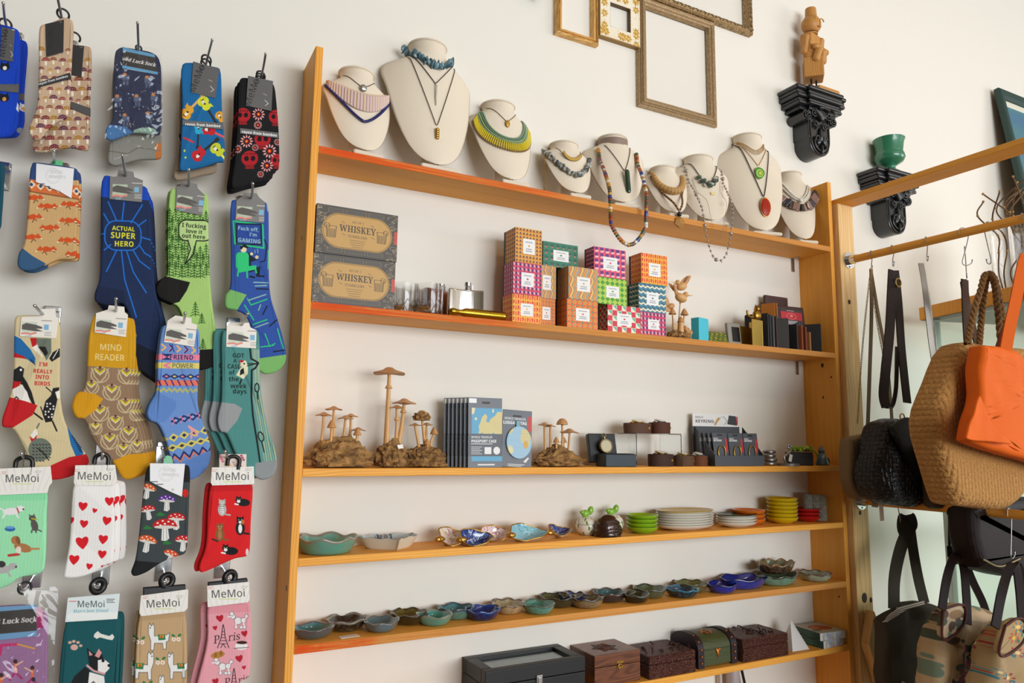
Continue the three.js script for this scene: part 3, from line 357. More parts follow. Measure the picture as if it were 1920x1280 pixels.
// ---- row 3
{
  const draw = (g) => { const K = '#1c1a1a', R = '#c4161c', Wt = '#f2ece0', Bl = '#1f6aa6', Gr = '#6e7668'; pg(g, Bl, '27,630 40,636 58,656 67,672 66,683 58,679 48,671 27,668'); pg(g, R, '27,662 44,668 52,674 40,672 27,671'); pl(g, K, 1.6, '58,674 66,684'); pg(g, Gr, '62,634 97,634 97,660 88,676 78,656'); pg(g, R, '57,634 69,634 69,650 62,654'); pg(g, Wt, '60,652 70,646 82,672 78,668'); pg(g, K, '72,650 86,650 91,662 86,668'); pg(g, K, '113,652 100,660 93,672 98,678 113,668'); pl(g, '#fff', 1.5, '100,672 110,655'); txt(g, "I'M", 82, 683, 10.5, R, 0.04); txt(g, 'REALLY', 81, 696, 10.5, R, 0.04); txt(g, 'INTO', 80, 707, 10.5, R, 0.04); txt(g, 'BIRDS', 80, 719, 10.5, R, 0.04); pg(g, K, '26,695 38,687 46,692 44,706 52,718 60,735 67,760 60,755 50,735 44,722 26,714'); el(g, '#fff', 40, 694, 2.2); pg(g, R, '25,715 42,716 36,724 24,730'); pg(g, Wt, '24,730 42,722 52,735 58,755 30,752'); pl(g, K, 2, '28,748 32,744 36,748'); pl(g, K, 2, '52,730 62,757'); pg(g, K, '112,726 100,728 96,742 86,752 80,775 86,792 98,790 106,760 110,740'); for (let i = 0; i < 12; i++) el(g, Wt, 88 + (i % 3) * 6 + (i > 5 ? -2 : 1), 757 + (i >> 1) * 5, 1.8); pg(g, Wt, '112,732 104,735 108,748 113,746'); pl(g, K, 2, '87,726 98,736'); pl(g, K, 3, '99,790 107,808'); pl(g, K, 2, '77,763 84,782'); pl(g, K, 3, '62,772 80,786'); pg(g, R, '56,817 62,822 70,814 68,828 60,828'); pg(g, Wt, '58,815 68,803 72,812 64,822'); pl(g, Gr, 3, '70,802 74,794'); el(g, Gr, 76, 842, 22, 21, 0.4); for (let i = 0; i < 34; i++) pl(g, K, 1.3, `${62 + (i % 6) * 6},${832 + (i / 6 | 0) * 6} ${65 + (i % 6) * 6},${834 + (i / 6 | 0) * 6}`); pl(g, K, 2, '72,840 84,850 92,862'); pg(g, Bl, '126,797 136,812 146,826 158,850 155,862 143,856 134,835'); for (let i = 0; i < 8; i++) pl(g, '#111a2a', 2, `${136 + i * 2},${818 + i * 4} ${144 + i * 1.6},${820 + i * 4}`); pg(g, R, '0,742 17,744 48,752 71,760 62,778 27,800 0,806'); pg(g, R, '90,899 96,872 130,858 170,852 172,905 90,910'); };
  const a = sockPack('cream bird print socks lettered in red, with red heel and toe', [-.5208,1.7364], 0.15, [[-.5738,1.7295],[-.5013,1.7327],[-.4853,1.5695],[-.4721,1.5188],[-.449,1.482],[-.4291,1.4533],[-.4273,1.4416],[-.4469,1.4207],[-.4815,1.4097],[-.5079,1.4173],[-.5272,1.4483],[-.5473,1.4894],[-.5603,1.5098],[-.5759,1.5116],[-.5785,1.5218],[-.5712,1.5664],[-.5676,1.5957],[-.5731,1.6901]], { ground: '#d9c698', frame: A(80, 740, -.5166,1.5758,.000892,.000034,.000087,-.001054), draw });
  cut('header_card', a, [[-.564,1.727],[-.5333,1.7319],[-.5336,1.7459],[-.5085,1.7494],[-.5062,1.7322],[-.5014,1.7304],[-.5027,1.6892],[-.5634,1.6888]], 0.158, { t: 0.0012, smooth: false, frame: A(75, 610, -.5317,1.7127,.00089,.000074,.000088,-.001067), draw: (g) => creamCard(g, 38, 595, 0.03), rough: 0.6 });
  pegHook([-.5266,1.7413], [-.5358,1.7401], 'chrome hook holding the cream bird socks');
}
{
  const motif = (g, x, y, s) => { ring(g, '#c9b48c', 2, x, y + 3, 15 * s, 13 * s); pl(g, '#c9b48c', 2.4, `${x - 14 * s},${y - 8 * s} ${x - 9 * s},${y + 6 * s} ${x},${y + 16 * s} ${x + 9 * s},${y + 6 * s} ${x + 14 * s},${y - 8 * s}`); pl(g, '#d8c41e', 3, `${x - 8 * s},${y - 7 * s} ${x},${y} ${x + 8 * s},${y - 7 * s}`); pl(g, '#efe6c8', 1.6, `${x - 8 * s},${y - 4 * s} ${x},${y + 3 * s} ${x + 8 * s},${y - 4 * s}`); pg(g, '#5a2c22', `${x - 3},${y - 12 * s} ${x + 3},${y - 12 * s} ${x},${y - 6 * s}`); };
  const draw = (g) => { pg(g, '#d39a12', '150,570 270,570 270,692 150,686'); for (const [x, y, s] of [[188, 700, 1.1], [238, 702, 1.1], [210, 733, 1.1], [172, 724, 0.9], [236, 758, 1], [188, 772, 1.1], [217, 790, 1], [242, 812, 1.1], [206, 824, 1.1], [232, 841, 0.9], [180, 800, 0.8], [258, 835, 0.8], [256, 776, 0.8]]) motif(g, x, y, s); txt(g, 'MIND', 208, 651, 16, '#f0dca0', 0.02, '400'); txt(g, 'READER', 206, 670, 16, '#f0dca0', 0.02, '400'); pg(g, '#d8980c', '130,735 142,732 180,739 194,748 178,770 150,790 130,785'); pg(g, '#d8980c', '200,868 240,852 285,850 285,905 215,905'); };
  const a = sockPack('mustard and taupe socks lettered mind reader', [-.4013,1.7563], 0.15, [[-.4403,1.7459],[-.3727,1.743],[-.3632,1.6397],[-.3656,1.6049],[-.3586,1.5619],[-.3382,1.5126],[-.3248,1.4631],[-.3212,1.4411],[-.3279,1.4237],[-.3494,1.4077],[-.3632,1.4111],[-.385,1.4447],[-.4172,1.4811],[-.4426,1.5312],[-.4556,1.5309],[-.4649,1.5542],[-.4605,1.5812],[-.4453,1.5894],[-.4451,1.6351],[-.4463,1.6999]], { ground: '#94765a', frame: A(205, 740, -.4009,1.5802,.00096,.000037,.000082,-.001094), draw });
  cut('header_card', a, [[-.4372,1.7461],[-.4168,1.7558],[-.4155,1.7649],[-.3871,1.7643],[-.3853,1.7531],[-.379,1.7481],[-.3795,1.7007],[-.437,1.7062]], 0.158, { t: 0.0012, smooth: false, frame: A(208, 600, -.4094,1.7341,.000964,.000084,.000083,-.001112), draw: (g) => creamCard(g, 178, 590, 0.06), rough: 0.6 });
  behind(a, 3, 0.006, 0.001, 0.016, ['second pair of mustard and taupe socks behind the lettered pair', 'third pair of mustard and taupe socks behind the lettered pair', 'mustard and taupe socks nearest the wall']);
  pegHook([-.4014,1.7574], [-.4013,1.7671], 'chrome hook holding the mustard lettered socks');
}
{
  const zig = (g, c, w, x0, x1, y, s, h, k = 0.02) => { let d = ''; for (let x = x0, i = 0; x <= x1; x += s, i++) d += `${x},${y + (i % 2 ? -h : h) + (x - x0) * k} `; pl(g, c, w, d.trim()); };
  const dia = (g, x, y, a, b, c1, c2) => { pg(g, c1, `${x - a},${y} ${x},${y - b} ${x + a},${y} ${x},${y + b}`); pg(g, c2, `${x - a * 0.45},${y} ${x},${y - b * 0.45} ${x + a * 0.45},${y} ${x},${y + b * 0.45}`); };
  const draw = (g) => { const N = '#202a66', P = '#e8829a', Y = '#dccb6a', C = '#e8785a'; g.fillStyle = C; for (let i = 0; i < 6; i++) { pg(g, P, `${300 + i * 14},${646 + i} ${307 + i * 14},${652 + i} ${300 + i * 14},${658 + i} ${306 + i * 14},${658 + i} ${313 + i * 14},${652 + i} ${306 + i * 14},${646 + i}`); pl(g, i % 2 ? N : Y, 2.4, `${304 + i * 14},${646 + i} ${310 + i * 14},${652 + i} ${304 + i * 14},${658 + i}`); } g.fillStyle = P; g.fillRect(290, 664, 90, 11); pg(g, N, '303,664 313,670 303,675 323,675 313,670 323,664'); g.fillStyle = '#7f9fd8'; txt(g, 'FRIEND', 340, 669.5, 12.5, N, 0.01); g.fillStyle = Y; g.fillRect(290, 680, 90, 11); pl(g, P, 4, '318,681 308,686 318,690'); txt(g, 'POWER', 342, 686, 12, '#2a3a52', 0.01, '400'); for (let i = 0; i < 5; i++) dia(g, 312 + i * 15, 706, 9, 5, N, i % 2 ? Y : P); g.fillStyle = C; g.fillRect(290, 713, 90, 10); for (let i = 0; i < 7; i++) pl(g, '#5a2c7a', 2.6, `${297 + i * 12},${713} ${302 + i * 12},${723}`); zig(g, Y, 3, 292, 376, 731, 5, 3); zig(g, '#8a9a5a', 1, 292, 376, 731, 5, 3); g.save(); g.translate(340, 790); g.rotate(-0.2); for (let i = 0; i < 4; i++) { dia(g, -10 + i * 16, -4, 10, 7, N, '#8fb0d8'); pl(g, P, 2, `${-18 + i * 16},-10 ${-12 + i * 16},-4 ${-18 + i * 16},2`); } for (let i = 0; i < 5; i++) dia(g, -40 + i * 20, 26, 10, 8, Y, '#202a66'); pl(g, '#e8a0a0', 4, '12,12 16,20 12,34'); pl(g, '#e8a0a0', 4, '12,12 20,20 24,32'); for (let i = 0; i < 5; i++) dia(g, -26 + i * 18, 44, 12, 7, Y, '#3a3a3a'); zig(g, N, 3, -34, 60, 62, 9, 6, 0); zig(g, C, 2.4, -34, 60, 67, 9, 6, 0); for (let i = 0; i < 6; i++) pl(g, i % 2 ? C : N, 3, `${-20 + i * 13},84 ${-12 + i * 13},90 ${-20 + i * 13},96`); g.restore(); pl(g, '#2a4a9a', 2, '322,646 326,660'); pg(g, '#5f86c4', '270,745 300,738 330,752 330,765 310,790 270,795'); pg(g, '#5f86c4', '335,868 395,845 400,905 335,905'); };
  const a = sockPack('light blue patterned socks lettered friend power', [-.271,1.7449], 0.15, [[-.311,1.7334],[-.2413,1.7321],[-.2339,1.6493],[-.2333,1.574],[-.2222,1.5329],[-.2059,1.4953],[-.1997,1.4645],[-.2014,1.4394],[-.2149,1.418],[-.2351,1.4048],[-.2514,1.4151],[-.2763,1.4487],[-.2915,1.4921],[-.3079,1.5232],[-.3224,1.5295],[-.3294,1.5427],[-.3258,1.5641],[-.3155,1.5891],[-.3166,1.664]], { ground: '#6c92cc', frame: A(340, 740, -.2657,1.5854,.001043,.00004,.000075,-.001141), draw });
  cut('header_card', a, [[-.3037,1.7421],[-.289,1.7551],[-.2571,1.7521],[-.2564,1.7416],[-.2445,1.7379],[-.2478,1.6896],[-.3078,1.6958]], 0.158, { t: 0.0012, smooth: false, frame: A(338, 620, -.2774,1.7223,.001044,.000083,.000076,-.001155), draw: (g) => creamCard(g, 310, 607, 0.12), rough: 0.6 });
  behind(a, 1, -0.003, 0, 0.02, ['second pair of light blue patterned socks behind the front pair']);
  pegHook([-.271,1.7449], [-.2748,1.7496], 'chrome hook holding the light blue patterned socks');
}
{
  const draw = (g) => { const K = '#14201e', L = '#b9bf94'; pg(g, '#5f958c', '468,650 500,640 530,900 488,870 470,760'); for (let i = 0; i < 7; i++) pl(g, i % 2 ? L : '#8fb0a0', 2, `${474 + i * 3},${655} ${476 + i * 3},${700 + i * 4} ${474 + i * 4},${740} ${484 + i * 4},${790} ${490 + i * 4.4},${830} ${496 + i * 4.4},${865}`); pl(g, K, 3.4, '468,650 470,672 478,676 484,680 478,690 471,694 471,745 474,780 482,830 487,866'); ring(g, K, 2.2, 481, 727, 4, 8); pl(g, K, 2.2, '482,735 483,748'); ring(g, K, 2.2, 489, 819, 5, 9, -0.3); pl(g, K, 2.2, '490,828 495,848'); pg(g, '#eae2bc', '458,676 464,684 464,700 456,711 448,706 442,704 450,690'); pg(g, '#eae2bc', '448,686 452,676 460,676 464,684 456,690'); pg(g, '#c41c28', '447,678 452,674 457,677 453,680'); pl(g, K, 1.8, '463,682 482,681 463,686'); el(g, K, 457, 682, 1.6); pg(g, K, '450,694 456,690 457,700 449,704'); pl(g, K, 3, '452,712 449,720'); txt(g, 'GOT', 446, 667, 11, K, 0, '600'); txt(g, 'A', 440, 677, 10, K, 0, '600'); txt(g, 'CASE', 438, 687, 11.5, K, 0.03, '600', 'sans-serif', 0.9); txt(g, 'of', 434, 699, 11, K, 0, '600'); txt(g, 'the', 438, 711, 12, K, 0, '600'); txt(g, 'week', 447, 724, 12, K, 0.02, '600'); txt(g, 'days', 449, 734, 12, K, 0.02, '600'); pg(g, '#9a9d9c', '400,754 416,754 440,757 454,766 445,788 424,812 400,815'); pg(g, '#8f9494', '478,868 525,862 525,905 478,905'); };
  const a = sockPack('sage teal woodpecker socks with grey heel and toe', [-.1527,1.7478], 0.15, [[-.192,1.7302],[-.1166,1.7374],[-.1079,1.6432],[-.0997,1.5786],[-.0838,1.5193],[-.0633,1.4612],[-.0595,1.4328],[-.0665,1.4128],[-.0878,1.4037],[-.1028,1.4086],[-.1325,1.4379],[-.1494,1.4611],[-.1632,1.49],[-.173,1.5061],[-.1819,1.5083],[-.1896,1.5278],[-.189,1.5534],[-.1857,1.5721],[-.1867,1.6237]], { ground: '#4e8c86', frame: A(455, 740, -.1413,1.5902,.001122,.000043,.000068,-.001183), draw });
  cut('header_card', a, [[-.1847,1.7405],[-.1774,1.7495],[-.1381,1.7516],[-.1353,1.7422],[-.1212,1.736],[-.12,1.6949],[-.183,1.6941]], 0.158, { t: 0.0012, smooth: false, frame: A(452, 630, -.1533,1.7202,.001122,.000086,.000069,-.001197), draw: (g) => creamCard(g, 425, 614, 0.04), rough: 0.6 });
  behind(a, 2, -0.016, 0.002, 0.018, ['second pair of sage teal socks showing left of the woodpecker pair', 'third pair of sage teal socks nearest the wall']);
  pegHook([-.1528,1.7491], [-.1528,1.7596], 'chrome hook holding the woodpecker socks');
}
// ---- row 4
{
  const dog = (g, x, y, s, c, f = 1, sit = 0) => { g.save(); g.translate(x, y); g.scale(f * s, s); if (sit) { el(g, c, 0, 4, 7, 12, 0.3); el(g, c, 4, -10, 7, 6); pg(g, c, '-1,-12 0,-20 4,-14'); pg(g, c, '6,-14 11,-19 10,-11'); pl(g, c, 3, '4,12 6,18'); pl(g, c, 3, '-3,14 -3,18'); pl(g, c, 2.4, '-5,12 -14,16'); } else { el(g, c, 0, 0, 14, 6, -0.1); el(g, c, 16, -5, 7, 5); pg(g, c, '12,-8 9,-3 14,-2'); pl(g, c, 3, '-10,4 -14,11'); pl(g, c, 3, '8,4 12,10'); pl(g, c, 2.4, '-13,-2 -21,-6'); } el(g, '#2a2420', sit ? 9 : 21, sit ? -9 : -4, 1.5); g.restore(); };
  const draw = (g) => { g.fillStyle = '#8fe0a8'; pg(g, '#8edfa6', '-40,920 100,920 100,935 -40,940'); dog(g, 22, 958, 1.1, '#eeeae6', 1); pl(g, '#c83a40', 2.5, '33,952 36,960'); dog(g, 66, 980, 0.95, '#5a5650', -1, 1); pl(g, '#c8c030', 2, '60,971 72,973'); el(g, '#2c6aa8', 20, 991, 10, 4.5); el(g, '#6aa0d0', 20, 988, 9, 2.5); el(g, '#b07848', 44, 1026, 17, 8, 0.25); el(g, '#b07848', 30, 1012, 8, 8); el(g, '#8a5a34', 35, 1012, 4, 8, -0.3); pl(g, '#c08c58', 4, '60,1028 74,1028'); pl(g, '#c03a30', 5, '18,1040 36,1038'); el(g, '#e8dccc', 36, 1030, 5, 7); dog(g, 6, 1066, 1.2, '#b4b0ac', 1); el(g, '#3a3634', 4, 1056, 8, 6); };
  const a = sockPack('mint green dog print socks at the left edge', [-.5325,1.4432], 0.18, [[-.6036,1.3907],[-.4909,1.3901],[-.4884,1.3498],[-.4835,1.248],[-.4878,1.2365],[-.5229,1.2303],[-.54,1.2171],[-.5872,1.2076]], { ground: '#9ee4b0', frame: A(40, 1000, -.5264,1.3116,.000848,-.000041,.000084,-.000988), draw });
  cut('header_card', a, [[-.606,1.4321],[-.4888,1.4372],[-.4837,1.4067],[-.4883,1.3987],[-.4899,1.3867],[-.6016,1.3835]], 0.189, { t: 0.002, smooth: false, frame: A(42, 898, -.5324,1.4135,.000848,-.000013,.000085,-.000997), draw: (g) => memoiCard(g, 42, 896, -0.01), rough: 0.6 });
  mesh('hang_ring', tube([[-0.014, -0.008, 0.004], [-0.012, 0.006, 0.004], [0.002, 0.012, 0.006], [0.013, 0.004, 0.006], [0.013, -0.022, 0.006]], 0.0042, 24, 8), RW, a);
  pegHook([-.5352,1.4553], [-.5334,1.4626], 'chrome hook holding the mint dog socks');
}
{
  const draw = (g) => { for (const [x, y, s, r] of [[156, 948, 10, 0.1], [178, 956, 5.5, 0.3], [206, 938, 10, 0], [158, 981, 9, 0.1], [201, 975, 10, 0.2], [133, 975, 8, 0], [155, 1016, 14, -0.1], [194, 1010, 10.5, 0.1], [140, 1047, 11, 0.1], [192, 1038, 9.5, 0.1], [168, 1060, 7, 0.2], [220, 945, 9, 0.3], [222, 1035, 8, 0], [195, 1063, 6, 0]]) heart(g, '#d81420', x, y, s, r); };
  const a = sockPack('white socks with scattered red hearts', [-.4045,1.4489], 0.18, [[-.4471,1.4077],[-.3795,1.4024],[-.3746,1.3614],[-.3681,1.2483],[-.3799,1.245],[-.4044,1.2304],[-.4308,1.2243],[-.4505,1.2268],[-.4512,1.2358],[-.4465,1.2875]], { ground: '#efebe6', frame: A(172, 990, -.411,1.3162,.000915,-.000041,.000079,-.001027), draw });
  cut('header_card', a, [[-.4482,1.439],[-.3794,1.4396],[-.3732,1.407],[-.3791,1.3987],[-.4451,1.3999],[-.4483,1.4061]], 0.189, { t: 0.002, smooth: false, frame: A(178, 892, -.413,1.418,.000917,-.000012,.00008,-.001038), draw: (g) => memoiCard(g, 177, 892, 0.03), rough: 0.6 });
  mesh('hang_ring', tube([[-0.012, -0.008, 0.004], [-0.01, 0.006, 0.004], [0.002, 0.012, 0.006], [0.012, 0.004, 0.006], [0.012, -0.02, 0.006]], 0.0042, 24, 8), RW, a);
  behind(a, 2, 0.01, 0.001, 0.016, ['second pair of white heart socks showing at the right of the first', 'third pair of white heart socks nearest the wall']);
  pegHook([-.405,1.4552], [-.4014,1.4617], 'chrome hook holding the white heart socks');
}
{
  const shroom = (g, x, y, s, c, r = 0) => { g.save(); g.translate(x, y); g.rotate(r); g.scale(s, s); pg(g, '#e9e6e0', '-4,2 4,2 6,18 2,22 -5,21'); pl(g, '#9a958c', 0.8, '-2,4 -2,20'); pl(g, '#9a958c', 0.8, '2,4 3,20'); g.fillStyle = c; g.beginPath(); g.ellipse(0, 2, 17, 11, 0, Math.PI, 0); g.fill(); el(g, '#d8d2c8', 0, 2.5, 15, 2.4); for (const [a, b] of [[-10, -3], [-3, -6], [5, -5], [11, -2], [0, -2], [-6, 0]]) el(g, '#f4efe8', a, b, 1.6, 1.2); g.restore(); };
  const draw = (g) => { g.fillStyle = '#17181a'; g.fillRect(260, 860, 110, 42); pg(g, '#17181a', '235,1048 255,1049 285,1052 302,1054 290,1085 235,1090'); shroom(g, 277, 915, 0.95, '#d8561c', 0.2); shroom(g, 313, 936, 1, '#5a2a8c', 0.05); shroom(g, 277, 955, 0.9, '#c41c1c', -0.15); shroom(g, 331, 970, 1.05, '#c41c1c', 0.05); shroom(g, 309, 984, 1.35, '#c41c1c', 0); shroom(g, 277, 1012, 1.05, '#d8561c', 0.2); shroom(g, 344, 1012, 1, '#c41c1c', 0.1); shroom(g, 322, 1040, 1, '#d8481c', 0.5); el(g, '#c8241c', 348, 923, 6, 8); for (const [x, y] of [[302, 963], [278, 988], [314, 1016]]) pg(g, '#2c7a3a', `${x - 10},${y + 3} ${x - 3},${y - 4} ${x + 9},${y + 2} ${x},${y + 4}`); };
  const a = sockPack('charcoal toadstool print socks with black toe', [-.2857,1.4463], 0.18, [[-.3207,1.4378],[-.2425,1.4374],[-.238,1.3518],[-.2379,1.2579],[-.2606,1.2518],[-.2846,1.2417],[-.3106,1.2247],[-.3303,1.2199],[-.3355,1.2265],[-.3305,1.2489],[-.3271,1.2956],[-.325,1.3886]], { ground: '#3c4344', frame: A(305, 980, -.2851,1.3212,.000991,-.000041,.000073,-.00107), draw });
  cut('header_card', a, [[-.3173,1.4424],[-.2515,1.441],[-.2531,1.3735],[-.2769,1.3849],[-.3148,1.406]], 0.188, { t: 0.0012, smooth: false, frame: A(312, 890, -.2851,1.4184,.000995,-.000012,.000073,-.001081), draw: (g) => benefitCard(g, 312, 888), rough: 0.6 });
  cut('hang_tab', a, [[-.2924,1.4399],[-.2923,1.4541],[-.2856,1.4584],[-.2774,1.4551],[-.2733,1.4398]], 0.183, { t: 0.0012, smooth: false, mat: mat(0x7cc49a, 0.5) });
  pegHook([-.285,1.4507], [-.2987,1.4734], 'chrome hook holding the charcoal toadstool socks');
}
{
  const cat = (g, x, y, s, c, d, lie) => { g.save(); g.translate(x, y); g.scale(s, s); if (lie) { el(g, c, 0, 2, 13, 7, 0.05); el(g, c, -9, -3, 6, 5); pg(g, c, '-14,-4 -13,-11 -9,-7'); pg(g, c, '-8,-7 -5,-11 -4,-4'); el(g, d, -9, 0, 3.5, 3); pl(g, d, 3, '-16,5 -10,6'); } else { el(g, c, 0, 5, 8, 12); el(g, c, 0, -8, 6.5, 5.5); pg(g, c, '-6,-9 -6,-16 -1,-12'); pg(g, c, '1,-12 6,-16 6,-9'); el(g, d, 0, -5, 3, 2.4); el(g, d, 0, 6, 3.5, 8); pl(g, c, 3, '7,14 15,15'); } el(g, '#f2f0a0', -2.4 - (lie ? 9 : 0), -9 + (lie ? 5 : 0), 0.9); el(g, '#f2f0a0', 2.4 - (lie ? 9 : 0), -9 + (lie ? 5 : 0), 0.9); g.restore(); };
  const draw = (g) => { pg(g, '#c8181e', '380,905 480,902 480,918 380,922'); cat(g, 416, 950, 1, '#b9b4ae', '#f0ece8'); for (let i = 0; i < 5; i++) pl(g, '#5a5654', 1, `${410 + i},${945 + i * 4} ${421 - i},${945 + i * 4}`); cat(g, 456, 939, 1, '#1a1818', '#f0ece8', 1); cat(g, 412, 996, 1.05, '#8a5a34', '#b07a48'); cat(g, 450, 984, 1.1, '#1c1a1a', '#f0ece8'); el(g, '#b8743a', 455, 978, 3, 5); cat(g, 432, 1030, 1.05, '#141212', '#f0ece8', 1); pl(g, '#3a2a20', 3, '398,1010 408,1014'); el(g, '#d8d4d0', 463, 1035, 3, 7); };
  const a = sockPack('bright red cat print socks with white card', [-.1567,1.4482], 0.18, [[-.1975,1.4003],[-.1146,1.4],[-.113,1.314],[-.1135,1.2459],[-.1403,1.2421],[-.1621,1.2336],[-.1976,1.2187],[-.2069,1.2183],[-.2106,1.2293],[-.2006,1.2665],[-.2005,1.3473]], { ground: '#dc1c20', frame: A(428, 980, -.1585,1.3159,.001069,-.000045,.000066,-.001111), draw });
  cut('header_card', a, [[-.1994,1.433],[-.1146,1.4346],[-.1114,1.3982],[-.1157,1.396],[-.196,1.3953],[-.1995,1.4008]], 0.189, { t: 0.002, smooth: false, frame: A(436, 892, -.1569,1.4147,.001074,-.000014,.000066,-.001123), draw: (g) => memoiCard(g, 436, 892, 0), rough: 0.6 });
  cut('hang_tab', a, [[-.1858,1.4607],[-.1307,1.4608],[-.129,1.43],[-.184,1.4304]], 0.184, { t: 0.001, smooth: false, ground: '#ead6c8', frame: A(436, 865, -.1581,1.4449,.001079,-.000004,.000067,-.001131), draw: (g) => { for (let i = 0; i < 16; i++) el(g, ['#d86a80', '#e8b04a', '#c8a0a0', '#a84a5a'][i % 4], 412 + (i * 13) % 50, 853 + (i * 7) % 24, 3, 2); } });
  mesh('hang_ring', tube([[-0.012, -0.012, 0.008], [-0.01, 0.004, 0.008], [0.002, 0.008, 0.009], [0.012, 0, 0.009], [0.01, -0.02, 0.009]], 0.0042, 24, 8), RW, a);
  behind(a, 1, -0.008, -0.001, 0.02, ['second pair of red cat socks showing left of the front pair']);
  pegHook([-.1569,1.4504], [-.1802,1.4674], 'chrome hook holding the red cat socks');
}
// ---- row 5
{
  const yogi = (g, x, y, f) => { el(g, '#3a1c14', x, y - 12, 4); pl(g, '#e06a3a', 5, `${x},${y - 6} ${x + f},${y + 10}`); pl(g, '#b0246a', 4, `${x},${y + 8} ${x + 12 * f},${y + 20}`); pl(g, '#b0246a', 4, `${x},${y + 8} ${x - 10 * f},${y + 22}`); pl(g, '#e8b890', 2.6, `${x},${y - 4} ${x + 14 * f},${y - 12}`); };
  const draw = (g) => { pl(g, '#c8246a', 5, '2,1225 4,1208 34,1206'); pl(g, '#e0a03a', 3, '34,1206 66,1214'); yogi(g, 30, 1250, 1); yogi(g, 62, 1262, -1); yogi(g, 4, 1275, 1); el(g, '#2a1c24', 64, 1272, 4); g.fillStyle = '#a01c60'; g.fillRect(70, 1135, 14, 40); };
  const a = sockPack('purple yoga figure socks in a clear plastic bag at the lower left', [-.5158,1.1982], 0.14, [[-.5898,1.1715],[-.5015,1.1711],[-.4757,1.1548],[-.4712,1.1225],[-.4635,.9649],[-.5728,.9819]], { ground: '#9a6e96', frame: A(40, 1220, -.5116,1.0878,.000861,-.000102,.000083,-.000982), draw });
  cut('header_card', a, [[-.5888,1.1752],[-.4939,1.1732],[-.4881,1.1146],[-.5833,1.1136]], 0.149, { t: 0.0012, smooth: false, ground: '#2c2622', frame: A(20, 1160, -.5329,1.1505,.000849,-.000085,.000084,-.00098), rough: 0.4, draw: (g) => { g.fillStyle = '#2c2622'; g.fillRect(-50, 1130, 140, 52); pg(g, '#6a9cc4', '-50,1138 70,1130 70,1140 -50,1150'); pg(g, '#6a9cc4', '-50,1192 72,1182 72,1196 -50,1210'); txt(g, 'Good Luck Sock', 18, 1164, 13, '#eceae6', -0.07, 'italic bold', 'serif'); } });
  cut('plastic_bag', a, [[-.5906,1.2031],[-.5201,1.205],[-.4628,1.2043],[-.4576,1.1839],[-.458,1.1243],[-.4523,.9676],[-.5711,.9861]], 0.154, { t: 0.0003, bevel: 0, wave: 0.007, mat: bagMat });
  mesh('hang_ring', wireRing(0, 0.006, 0), RW, a);
  pegHook([-.5165,1.2062], [-.5167,1.2268], 'chrome hook holding the bagged purple socks');
}
{
  const draw = (g) => { pg(g, '#e9e4da', '178,1186 184,1181 190,1186 206,1190 212,1186 216,1192 212,1198 204,1197 188,1193 182,1196 176,1192'); for (const [x, y, r] of [[140, 1212, 7], [132, 1203, 3.4], [139, 1201, 3.4], [147, 1203, 3.4], [152, 1209, 3.2]]) el(g, '#d8a898', x, y, r, r * 0.8); const K = '#15181a'; pg(g, K, '166,1232 163,1213 175,1222 186,1226 190,1214 194,1232 204,1240 202,1256 190,1262 176,1258 168,1246'); pg(g, '#d89a96', '168,1228 167,1218 175,1226'); pg(g, '#d89a96', '178,1228 186,1214 192,1222 186,1232'); pg(g, '#f0ece6', '184,1236 196,1234 206,1242 206,1252 196,1262 184,1256'); el(g, '#15181a', 194, 1237, 3); el(g, '#15181a', 205, 1246, 2.6); pl(g, '#d8a0a0', 4, '164,1246 176,1256 196,1262'); pg(g, K, '160,1248 170,1256 165,1285 128,1330 128,1290 140,1266'); pg(g, '#f0ece6', '168,1258 196,1266 202,1330 160,1330'); pl(g, '#15181a', 1.6, '166,1284 176,1276 182,1284'); };
  const a = sockPack('dark teal socks with a black and white dog and a bone', [-.3921,1.1982], 0.14, [[-.4417,1.1415],[-.3501,1.1407],[-.3459,1.1092],[-.3452,.9464],[-.4405,.9613]], { ground: '#0f5458', frame: A(170, 1220, -.3956,1.074,.000926,-.00011,.000079,-.001018), draw });
  cut('header_card', a, [[-.4426,1.1816],[-.3522,1.1821],[-.3533,1.1326],[-.4434,1.1356]], 0.149, { t: 0.002, smooth: false, ground: '#dfe6e4', frame: A(172, 1140, -.3998,1.1575,.000926,-.000086,.000079,-.001025), rough: 0.6, draw: (g) => { g.fillStyle = '#dfe8e6'; g.fillRect(100, 1100, 150, 80); for (let i = 0; i < 6; i++) el(g, '#eef0ea', 140 + i * 16, 1156, 13, 9); txt(g, 'MeMoi', 171, 1132, 17, '#3a3c3a', 0, '300'); txt(g, 'Man\'s best friend', 170, 1145, 8, '#5aa0a8', -0.02, 'italic', 'serif'); lines(g, '#d88a84', 130, 1126, 14, 1, 3, 2); lines(g, '#555', 200, 1122, 16, 3, 3, 1.2); } });
  mesh('hang_ring', T(new THREE.TorusGeometry(0.012, 0.006, 10, 24), 0, 0, 0, 0, 0.5), RW, a);
  behind(a, 1, 0.007, 0, 0.02, ['second pair of dark teal dog socks behind the front pair']);
  pegHook([-.3906,1.2022], [-.3979,1.2174], 'chrome hook holding the dark teal dog socks');
}
